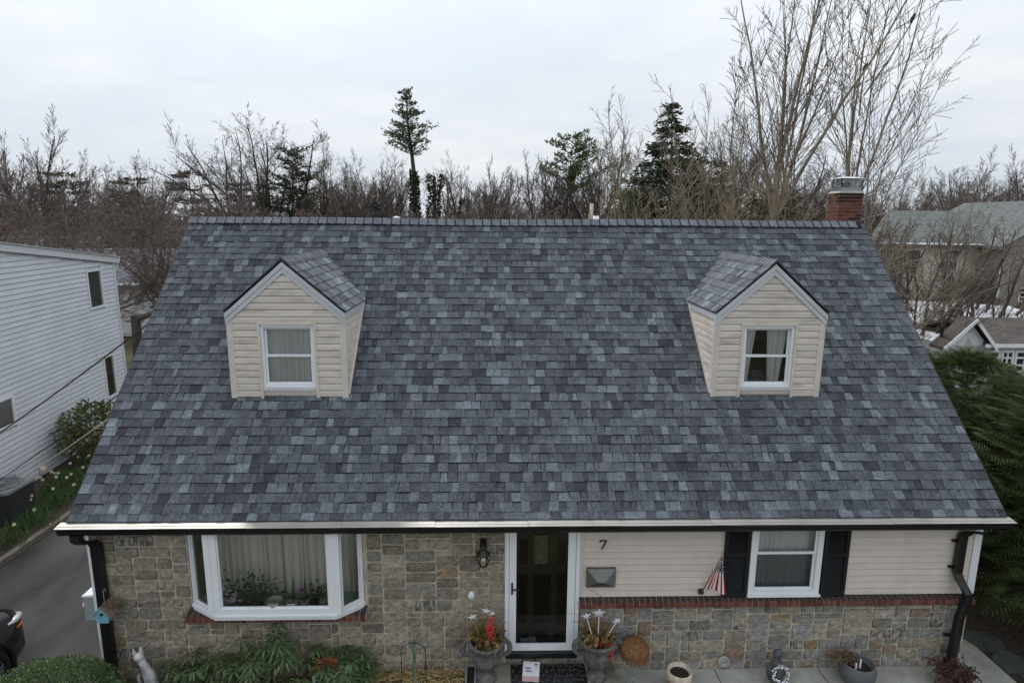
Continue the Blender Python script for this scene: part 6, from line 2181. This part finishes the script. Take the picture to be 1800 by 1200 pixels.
# --- spreading brown trees in front of the beige house
SPR = dict(ang=(40, 34, 36, 40), ratio=(.7, .48, .48, .45), up=(.0, .03, .02, .02), wig=.09, lift=.16, n=(4, 8, 6, 4, 2), kids=(0, 6, 6, 4), levels=4, rmin=.0055, taper=(.75, .2, .3, .4), crad=.5)
s1 = tree_obj('spreading_tree', 'bare dark many-stemmed tree before the beige house nearest the roof edge', (13.4, 14.6, 0), bare_segs(41, 6.4, .17, .14, 7, 42, (0, 0), .85, **SPR), m_bark_dark, m_twig_brn, .018)
s2 = tree_obj('spreading_tree', 'bare dark many-stemmed tree with long limbs arching right before the beige house', (15.4, 15.0, 0), bare_segs(44, 6.2, .16, .12, 7, 50, (.10, 0), .9, **{**SPR, 'wig': .12}), m_bark_dark, m_twig_brn, .018)
TNG = dict(SPR, wig=.13, kids=(0, 9, 7, 5), rmin=.0095, lift=.06, ang=(40, 46, 48, 50), up=(.0, .03, .02, .02))
tg = []
for i_, (loc, H, lab, tw) in enumerate((((-15.5, 20.5, 0), 8.0, 'bare reddish tree beside the roof rake behind the white house', m_twig_red), ((-18.6, 18.6, 0), 7.8, 'bare grey-brown tree directly behind the corner of the white house', m_twig_brn), ((-22.5, 20.0, 0), 8.2, 'tangled bare tree above the middle of the white house roof', m_twig_red))):
    tg.append(tree_obj('tangled_tree', lab, loc, bare_segs(51 + i_, H, .15, .2, 8, 55, (0, 0), .8, **TNG), m_bark_brown, tw, .022))
rr = random.Random(31)
for x_, y_, k_, lab in ((-26.0, 22.0, 1.05, 'tangled bare tree above the white house near the left edge'), (-19.5, 27.5, 1.13, 'tangled bare tree in front of the low grey-roofed house'), (-14.2, 26.0, 1.0, 'bare thorny tree hugging the upper left roof corner'), (-31.5, 27.0, 1.15, 'dense bare tree at the far left behind the white house'), (-25.5, 30.0, 1.17, 'tall tangled bare tree behind the low grey-roofed house'), (-18.0, 33.0, 1.15, 'tangled bare tree rising left of the ridge end'), (-34.0, 36.0, 1.25, 'tangled bare tree before the brick-red roofline'), (-27.0, 39.0, 1.25, 'tangled bare tree in front of the distant grey house')):
    copy_tree(tg[rr.randrange(3)], (x_, y_, 0), rr.uniform(0, 6.28), (k_, k_, k_), lab)
for x_, y_, k_, lab in ((11.5, 20.0, .95, 'brown tangled tree directly behind the chimney'), (14.8, 23.5, .98, 'brown tangled tree right of the chimney below the flat-topped ones'), (33.0, 47.0, 1.32, 'reddish tree mass behind the ridge of the beige house'), (41.0, 47.0, 1.35, 'reddish tree mass behind the wing of the beige house'), (9.0, 17.5, .92, 'brown tangled tree left of the chimney behind the tan stems'), (20.5, 27.5, .95, 'reddish tangled tree left of the beige house roof')):
    copy_tree(tg[rr.randrange(3)], (x_, y_, 0), rr.uniform(0, 6.28), (k_, k_, k_), lab)
copy_tree(s1, (19.8, 18.5, 0), 2.2, (1.0, 1.0, 1.05), 'bare dark tree at the right edge above the shed')
copy_tree(s1, (16.6, 19.6, 0), 4.4, (1.1, 1.1, 1.08), 'bare dark tree standing before the windows of the beige house')
copy_tree(s2, (14.0, 13.4, 0), 3.0, (1.08, 1.08, 1.1), 'bare dark tree with thick stems right beside the roof rake at right')
copy_tree(s1, (17.6, 15.6, 0), 5.3, (1.05, 1.05, 1.0), 'bare dark tree rising behind the shed gable')
copy_tree(s2, (21.5, 21.5, 0), 1.1, (1.15, 1.15, 1.15), 'bare dark tree screening the wing of the beige house')
lim = thing('leaning_limb', 'thick bare limb slanting up between the white house and the roof', 'tree', (-13.3, 16.0, 0))
lim_s = []
r_l = random.Random(4)
grow(lim_s, [-14.4, 16.2, 2.6], [1, 0, .36], 3.6, .13, 1, dict(BASE, **{**SPR, 'levels': 4}), r_l)
grow(lim_s, [-14.5, 16.5, 1.4], [1, 0, .12], 3.2, .10, 1, dict(BASE, **{**SPR, 'levels': 4}), r_l)
lim_s.append((-14.6, 16.4, -0.1, -14.4, 16.2, 2.7, .2, .16))
link('trunk', seg_mesh('trunk', [s for s in lim_s if s[6] > .02], 6), m_bark_dark, lim)
link('crown', seg_mesh('crown', [s for s in lim_s if s[6] <= .02], 3), m_twig_brn, lim)

# --- woodland trees one can tell apart
WOOD = dict(ang=(40, 38, 42, 46), ratio=(.6, .56, .50, .45), up=(.02, .03, .02, .01), wig=.10, lift=.12, n=(6, 7, 6, 4, 2), kids=(0, 9, 9, 6), levels=4, rmin=.0125, taper=(.65, .24, .25, .5), crad=.52, start=(.35, .15, .1, .1, .1))
FAN = dict(WOOD, ang=(34, 28, 32, 36), wig=.06, lift=.18)
THIN = dict(WOOD, kids=(0, 6, 7, 4), lift=.12)
def wood(seed, px, py, H, r0, lab, nl=5, la=30, fork=.3, lean=(0, 0), prm=WOOD, bark=m_bark_dark, twig=m_twig_brn):
    return tree_obj('woodland_tree', lab, (px, py, -.1), bare_segs(seed, H, r0, fork, nl, la, lean, .75, **prm), bark, twig, .05)
fan = wood(71, -42.9, 52.2, 16.6, .30, 'large fan-shaped bare tree at the far left skyline', 9, 42, .22, (0, 0), FAN)
lean_ = wood(72, -25.2, 57.2, 16.0, .30, 'bare tree leaning left beside the round-crowned one', 4, 30, .35, (-.25, 0), THIN)
rnd = wood(73, -23.0, 57.6, 17.6, .38, 'big round-crowned bare tree over the left end of the ridge', 9, 46, .28, (0, 0), WOOD)
thin = wood(74, -20.2, 62.2, 16.8, .20, 'thin tall bare tree just right of the round-crowned one', 4, 18, .5, (0, 0), THIN)
fork_ = wood(77, -15.7, 67.2, 15.0, .26, 'forked pale bare tree left of the tall spindly conifer', 4, 34, .35, (0, 0), THIN)
fan2 = wood(82, 9.0, 54.2, 15.8, .32, 'wide fan of bare branches right of the small green pine', 10, 46, .3, (0, 0), FAN)
rnd2 = wood(84, 20.5, 52.0, 16.2, .3, 'broad bare tree between the two dark spruces', 8, 44, .3, (0, 0), WOOD)
def again(src, x, y, k, kz, lab, rot):
    return copy_tree(src, (x, y, -.1), rot, (k, k, kz), lab)
again(rnd, -40.5, 67.2, .78, .80, 'rounded bare tree standing alone on the left skyline', 1.0)
again(thin, -37.5, 70.2, .8, .72, 'small thin bare tree right of the lone rounded one', 2.0)
again(fan2, -12.2, 64.0, .62, .84, 'dense dark bare tree directly left of the tall conifer trunk', .5)
again(fork_, -6.3, 66.0, .9, .86, 'bare tree reaching right from the tall conifer trunk', 2.6)
again(fan, -0.7, 72.2, .62, .90, 'fine-twigged bare tree at the middle of the skyline', 1.7)
again(fan2, 4.0, 52.2, .72, .80, 'branching bare tree left of the small green pine', 3.3)
again(rnd2, 14.5, 50.0, .95, .97, 'broad bare tree behind the slender tan stems', 2.2)
again(rnd, 27.0, 54.0, .95, .93, 'broad bare tree seen through the tallest right-hand tree', 4.1)
again(rnd2, 43.0, 62.2, .70, .76, 'flat-topped bare tree right of the chimney on the skyline', 5.0)
again(rnd, 47.5, 66.0, .66, .74, 'second flat-topped bare tree right of the chimney', .3)
again(fan, 49.8, 52.2, .8, .84, 'tall bare tree at the right edge of the skyline', 2.9)
rr = random.Random(12)
glab = 'one of many bare trees massed in the brown wood behind the ridge'
for i in range(38):
    src = rr.choice((rnd, rnd2, fan, fan2, fork_, thin))
    ang_ = rr.uniform(-.80, .80)
    d_ = rr.uniform(62, 96)
    x, y = CAM.x + math.tan(ang_ + .03) * d_, CAM.y + d_
    top = 6.4 + rr.uniform(45, 125) / 1100 * d_          # crowns end a little above the thicket
    k_ = top / 15.8
    o = copy_tree(src, (x, y, -.1), rr.uniform(0, 6.28), (k_, k_, k_), glab)
    o['group'] = 'bare trees massed in the wood'

# --- brown thicket below them: reads as one mass
def thicket():
    protos = []
    for q in range(2):
        protos.append(link('understorey_crown', seg_mesh('understorey_crown', bare_segs(200 + q, 8.6, .07, .15, 8, 50, (0, 0), .85, **dict(WOOD, rmin=.017, kids=(0, 8, 7, 4), wig=.13)), 3), m_twig_red))
    r = random.Random(77)
    V, rot, scl = [], [], []
    for i in range(330):
        ang_ = r.uniform(-.84, .84)
        d_ = r.uniform(46, 90)
        x, y = CAM.x + math.tan(ang_ + .03) * d_, CAM.y + d_
        if 20 < x < 42 and y < 45:
            continue
        V.append((x, y, -.1))
        rot.append((0, 0, r.uniform(0, 6.28)))
        k_ = (6.4 + r.uniform(-15, 38) / 1100 * d_) / 8.6
        scl.append((k_ * 1.2, k_ * 1.2, k_))
    me = bpy.data.meshes.new('woodland_thicket')
    me.from_pydata(V, [], [])
    for nm, dat in (('rot', rot), ('scl', scl)):
        at = me.attributes.new(nm, 'FLOAT_VECTOR', 'POINT')
        at.data.foreach_set('vector', np.array(dat, dtype=np.float32).ravel())
    o = link('woodland_thicket', me, m_twig_red)
    ng = bpy.data.node_groups.new('thicket_scatter', 'GeometryNodeTree')
    ng.interface.new_socket('Geometry', in_out='INPUT', socket_type='NodeSocketGeometry')
    ng.interface.new_socket('Geometry', in_out='OUTPUT', socket_type='NodeSocketGeometry')
    N, L = ng.nodes, ng.links
    gi, go = N.new('NodeGroupInput'), N.new('NodeGroupOutput')
    jn = N.new('GeometryNodeJoinGeometry')
    idx = N.new('GeometryNodeInputIndex')
    ra = N.new('GeometryNodeInputNamedAttribute'); ra.data_type = 'FLOAT_VECTOR'; ra.inputs[0].default_value = 'rot'
    sa = N.new('GeometryNodeInputNamedAttribute'); sa.data_type = 'FLOAT_VECTOR'; sa.inputs[0].default_value = 'scl'
    for q, pr_ in enumerate(protos):
        oi = N.new('GeometryNodeObjectInfo'); oi.inputs['Object'].default_value = pr_; oi.inputs['As Instance'].default_value = True
        md = N.new('ShaderNodeMath'); md.operation = 'MODULO'; md.inputs[1].default_value = len(protos)
        cm = N.new('ShaderNodeMath'); cm.operation = 'COMPARE'; cm.inputs[1].default_value = q; cm.inputs[2].default_value = .1
        L.new(idx.outputs[0], md.inputs[0]); L.new(md.outputs[0], cm.inputs[0])
        ip = N.new('GeometryNodeInstanceOnPoints')
        L.new(gi.outputs[0], ip.inputs['Points']); L.new(cm.outputs[0], ip.inputs['Selection'])
        L.new(oi.outputs['Geometry'], ip.inputs['Instance'])
        L.new(ra.outputs[0], ip.inputs['Rotation']); L.new(sa.outputs[0], ip.inputs['Scale'])
        L.new(ip.outputs[0], jn.inputs[0])
    L.new(jn.outputs[0], go.inputs[0])
    mod = o.modifiers.new('scatter', 'NODES')
    mod.node_group = ng
    tag(o, 'reddish brown leafless thicket filling the wood above the ridge', 'thicket', kind='stuff')
    for q, pr_ in enumerate(protos):        # the two source shrubs stand in the wood themselves
        pr_.name = 'understorey_shrub'
        pr_.location = ((-30.0, 60.0, -.1), (16.0, 64.0, -.1))[q]
        tag(pr_, ('leafless shrub in the wood behind the leaning bare tree', 'leafless shrub in the wood behind the wide fan tree')[q], 'shrub')
thicket()

# --- evergreens
def conifer(name, label, loc, H, Rb, z0, nw, per, m, seed, leaf=.32, droop=.25, sparse=0.0, lean=(0, 0), tr=.22, dens=16, topw=.1, bark=m_bark_dark, irregular=.25):
    r = np.random.default_rng(seed)
    t = bpy.data.objects.new(name, None)
    COL.objects.link(t)
    t.location = loc
    tag(t, label, 'tree')
    segs = []
    N = 12
    ax = lambda z: np.array([lean[0] * z + .1 * math.sin(z * .6 + seed), lean[1] * z, z])
    for i in range(N):
        za, zb = H * i / N, H * (i + 1) / N
        segs.append((*ax(za), *ax(zb), tr * (1 - .93 * i / N), tr * (1 - .93 * (i + 1) / N)))
    C, D, L = [], [], []
    for i in range(nw):
        f = (i + r.random()) / nw
        z = z0 + (H - z0) * f
        rad = Rb * ((1 - f) * (1 - topw) + topw) * (1 if f > .12 else .6 + 3.3 * f)
        for j in range(per):
            if r.random() < sparse: continue
            a = r.uniform(0, 6.28)
            l = rad * (1 + irregular * r.normal() * .8)
            if l < .15: l = .15
            b = ax(z)
            dv = np.array([math.cos(a), math.sin(a), .12 - droop * .5])
            e = b + dv * l + np.array([0, 0, -droop * l * .25])
            segs.append((*b, *e, .035 if l > 1 else .02, .008))
            n = max(5, int(dens * l))
            tt = r.random(n) ** .75
            tt = .22 + .78 * tt
            base = b + (e - b) * tt[:, None] + r.normal(size=(n, 3)) * np.array([.13, .13, .10]) * (.6 + l * .18)
            C.append(base)
            D.append(np.column_stack([math.cos(a) + r.normal(size=n) * .8, math.sin(a) + r.normal(size=n) * .8, r.normal(size=n) * .35 - droop + .15]))
            L.append(r.uniform(.6, 1.2, n) * leaf)
    C, D, L = np.concatenate(C), np.concatenate(D), np.concatenate(L)
    link('trunk', seg_mesh('trunk', segs, 5), bark, t, True)
    tag(link('crown', leaf_mesh('crown', C, D, L, L * .38, r), m, t, True), kind='stuff')
    return t
conifer('tall_conifer', 'tall spindly conifer with foliage only near its top on the skyline', (-8.9, 62.2, 0), 19.8, 2.6, 13.0, 44, 4, m_needle, 1, .34, -.3, .22, (-.06, 0), .52, 17, .16, irregular=.4)
ivt = bpy.data.objects.new('ivy', None)
COL.objects.link(ivt)
ivt.location = (-8.9, 62.2, 0)
tag(ivt, 'dark ivy sleeve climbing the tall conifer trunk', 'ivy')
def sleeve(par, H, lean, rad, n, seed, bulge=None):
    r = np.random.default_rng(seed)
    z = r.random(n) * H
    a = r.uniform(0, 6.28, n)
    rr_ = rad * (1 - .55 * z / H) * r.uniform(.7, 1.25, n)
    if bulge is not None:
        rr_ = rr_ * bulge(z / H)
    C = np.column_stack([lean[0] * z + .1 * np.sin(z * .6 + 1) + rr_ * np.cos(a), lean[1] * z + rr_ * np.sin(a), z])
    D = np.column_stack([np.cos(a), np.sin(a), r.normal(size=n) * .5])
    tag(link('leaves', leaf_mesh('leaves', C, D, r.uniform(.2, .38, n), r.uniform(.15, .3, n), r), m_ivy, par, True), kind='stuff')
sleeve(ivt, 11.6, (-.06, 0), .60, 1700, 2)
conifer('dark_spruce', 'dark ragged spruce rising behind the slender tan stems', (8.0, 24.2, 0), 12.2, 4.5, .8, 44, 8, m_needle_d, 3, .26, .35, .16, (0, 0), .2, 50, .03, irregular=.5)
conifer('dark_spruce', 'shorter dark spruce behind the tallest bare tree', (11.6, 27.0, 0), 9.9, 3.4, .8, 28, 7, m_needle_d, 4, .26, .35, .1, (0, 0), .2, 45, .03, irregular=.4)
conifer('dark_spruce', 'low dark evergreen at the foot of the ragged spruce', (5.4, 21.5, 0), 8.0, 3.4, .5, 24, 8, m_needle, 5, .24, .3, .08, (0, 0), .16, 45, .05, irregular=.4)
conifer('white_pine', 'small bright green pine in the middle of the wood', (5.9, 52.2, 0), 13.9, 2.6, 8.4, 15, 5, m_pine, 6, .36, -.45, .15, (.03, 0), .22, 26, .4, irregular=.6)
conifer('white_pine', 'dark pine tangled inside the round-crowned bare tree', (-20.9, 57.0, 0), 13.2, 2.9, 6.5, 20, 5, m_needle_d, 7, .36, -.2, .1, (0, 0), .24, 20, .3, irregular=.6)
conifer('blue_spruce', 'small blue-green spruce peeking over the ridge left of centre', (-10.8, 47.2, 0), 7.9, 1.9, .5, 22, 6, m_bluesp, 8, .42, .1, .05, (0, 0), .14, 14, .02)
for i, (x, y, H, lab) in enumerate(((-52, 70, 12.4, 'low dark evergreen crown on the far left skyline'), (-45, 72, 12.0, 'second low evergreen crown on the left skyline'), (-39, 74, 13.0, 'pointed dark evergreen on the left skyline'), (-35, 80, 11.6, 'low evergreen crown before the lone rounded bare tree'), (-30, 84, 11.5, 'low evergreen crown left of the leaning bare tree'), (14, 60, 9.5, 'dim evergreen behind the wide fan tree'), (23, 46, 9.8, 'dim evergreen just left of the chimney'))):
    conifer('far_evergreen', lab, (x, y, 0), H * .93, 4.6, 1.5, 14, 7, m_needle_d, 20 + i, .5, .0, .05, (0, 0), .25, 14, .30, irregular=.3)
iv2 = bpy.data.objects.new('ivy_snag', None)
COL.objects.link(iv2)
iv2.location = (-7.0, 57.2, 0)
tag(iv2, 'broken trunk smothered in dark ivy right of the tall conifer', 'tree')
link('trunk', seg_mesh('trunk', [(0, 0, 0, .1, 0, 5, .3, .25), (.1, 0, 5, .2, 0, 10.6, .25, .18)], 6), m_bark_dark, iv2, True)
sleeve(iv2, 10.9, (.02, 0), .75, 1900, 3, lambda f: 1 + .9 * np.exp(-((f - .95) / .07) ** 2) + .5 * np.exp(-(f / .2) ** 2))
iv3 = tree_obj('ivy_tree', 'forked ivy-wrapped bare tree right of the broken trunk', (-4.2, 62.2, 0), bare_segs(91, 12.4, .3, .5, 3, 34, (.0, 0), .6, **dict(WOOD, kids=(0, 7, 6, 4))), m_bark_dark, m_twig_brn, .05)
sleeve(iv3, 8.6, (.02, 0), .72, 1300, 5)

# --- hemlock hedge along the right side
def frond_proto(r):
    V, F = [], []
    n = 7
    for i in range(n + 1):
        t = i / n
        c = np.array([t, 0, -.28 * t * t])
        l = .30 * (1 - t) ** .7 * (0.55 + .45 * min(1, t * 4)) + .05
        for s in (-1, 1):
            b = len(V)
            tip = c + np.array([l * .55, s * l * .8, -.10 * l - .05 * l])
            V += [c - np.array([.025, 0, 0]), c + np.array([.035, 0, 0]), tip + np.array([.02, 0, 0]), tip - np.array([.02, 0, 0])]
            F.append((b, b + 1, b + 2, b + 3))
    return np.array(V), np.array(F)
FV, FF = frond_proto(None)
def hemlock(label, loc, H, Rb, seed, nf):
    r = np.random.default_rng(seed)
    t = bpy.data.objects.new('hemlock_tree', None)
    COL.objects.link(t)
    t.location = loc
    tag(t, label, 'tree', 'hemlocks along the right side of the house')
    segs = [(0, 0, 0, .03, .02, H * .5, .11, .07), (.03, .02, H * .5, 0, 0, H, .07, .012)]
    f = r.random(nf) ** .8
    z = .25 + (H - .25) * f
    rad = Rb * np.clip((1 - f) * 3.0, .03, 1.0) ** .6
    a = r.uniform(0, 6.28, nf)
    lump = 1 + .16 * np.sin(a * 5 + z * 3.1 + seed) + .10 * np.sin(a * 9 - z * 5)
    q = rad * lump * (1 - .5 * r.random(nf) ** 2.2)
    C = np.column_stack([q * np.cos(a), q * np.sin(a), z + r.normal(size=nf) * .06])
    L = r.uniform(.20, .40, nf) * (.75 + .25 * (1 - f))
    yaw = a + r.normal(size=nf) * .5
    pit = r.normal(size=nf) * .25 + .12 + .55 * f
    cy_, sy_, cp_, sp_ = np.cos(yaw), np.sin(yaw), np.cos(pit), np.sin(pit)
    X = np.column_stack([cy_ * cp_, sy_ * cp_, sp_])
    Y = np.column_stack([-sy_, cy_, np.zeros(nf)])
    roll = r.normal(size=nf) * .45
    Z = np.cross(X, Y)
    Y2 = Y * np.cos(roll)[:, None] + Z * np.sin(roll)[:, None]
    Z2 = np.cross(X, Y2)
    V = (C[:, None, :] - X[:, None, :] * (L * .35)[:, None, None]) + L[:, None, None] * (FV[None, :, 0:1] * X[:, None, :] + FV[None, :, 1:2] * Y2[:, None, :] + FV[None, :, 2:3] * Z2[:, None, :])
    F = (FF[None] + (np.arange(nf) * len(FV))[:, None, None]).reshape(-1, 4)
    for i in range(0, nf, 60):
        segs.append((0, 0, max(.2, z[i] - .2), *C[i], .016, .005))
    link('trunk', seg_mesh('trunk', segs, 5), m_bark_dark, t, True)
    tag(link('crown', mesh_np('crown', V.reshape(-1, 3), F), m_hem, t, True), kind='stuff')
    return t
HM = [((9.4, 9.6, 0), 3.4, 1.5, 'hemlock farthest back along the roof edge'), ((9.2, 7.2, 0), 3.55, 1.6, 'hemlock below the white shed gable'), ((9.3, 4.8, 0), 3.7, 1.75, 'hemlock in the middle of the hedge right of the roof'), ((9.9, 2.6, 0), 4.1, 1.9, 'hemlock at the right edge beside the roof corner'), ((9.4, 0.6, 0), 4.2, 2.3, 'hemlock rising in the shade right of the downspout'), ((8.9, 3.3, 0), 2.9, 1.5, 'low hemlock skirting the roof edge near the downspout'), ((11.8, 5.6, 0), 2.7, 1.6, 'hemlock behind the hedge at the right edge below the shed')]
hp_ = [hemlock(HM[2][3], HM[2][0], 3.7, 1.75, 60, 6000), hemlock(HM[3][3], HM[3][0], 4.1, 1.9, 61, 6000)]
for i, (loc, H, Rb, lab) in enumerate(HM):
    if i in (2, 3):
        continue
    src, h0, r0 = ((hp_[0], 3.7, 1.75), (hp_[1], 4.1, 1.9))[i % 2]
    copy_tree(src, loc, 1.3 + i * 1.7, (Rb / r0, Rb / r0, H / h0), lab)
dome('round_yew', 'round dark yew against the wing of the beige house', 'bush', (29.3, 30.9, 1.3), (1.9, 1.2, 1.5), 3500, m_needle, .22, 33, .4, .4)
dome('round_yew', 'small cone of yew between the stems before the beige house', 'bush', (21.6, 26.0, 1.3), (.8, .8, 1.6), 2200, m_needle, .2, 34, .4, .4)

# --- two small birds on the right-hand tree
m_bird = mat('bird_feathers', (0.022, 0.022, 0.026), 0.7, 0.2)
def bird(label, loc, face):
    t = thing('bird', label, 'bird', loc)
    c = Vector(loc)
    T = Matrix.Rotation(R(25 * face), 3, 'Y')
    mb = MB()
    mb.lathe([(.004, -.17), (.018, -.13), (.022, -.09), (.05, -.06), (.062, -.01), (.055, .05), (.038, .085), (.042, .105), (.036, .135), (.016, .155), (.003, .16)], tuple(c + Vector((0, 0, .07))), 10, T=T)
    mb.build('body', m_bird, t, True)
    h = c + Vector((0, 0, .07)) + T @ Vector((0, 0, .12))
    MB().tube([h + Vector((.03 * face, 0, 0)), h + Vector((.07 * face, 0, -.005))], [.012, .002], 6).build('beak', m_bird, t, True)
    for s in (-1, 1):
        MB().tube([c + Vector((0, s * .015, .02)), c + Vector((0, s * .015, -.035))], .006, 5).build('leg', m_bird, t)
bird('small dark bird perched on the lower left twig above the chimney', (10.55, 12.2, 10.95), 1)
bird('small dark bird perched high in the right-hand bare tree', (11.78, 12.1, 12.33), 1)
o_ = Vector((10.2, 12.0, 0))
for pts in ([(10.42, 12.0, 9.6), (10.47, 12.1, 10.35), (10.55, 12.2, 10.915), (10.60, 12.27, 11.3), (10.72, 12.3, 11.8)], [(10.5, 12.0, 10.2), (11.15, 12.05, 11.2), (11.78, 12.1, 12.295), (11.95, 12.12, 12.75), (12.02, 12.1, 13.2)]):
    pp = [Vector(q) - o_ for q in pts]
    sg_ = [(*pp[i], *pp[i + 1], .026 - .005 * i, .021 - .005 * i) for i in range(4)]
    link('branch', seg_mesh('branch', sg_, 5), m_bark_brown, perch_tree, True)
print('part5 ok')
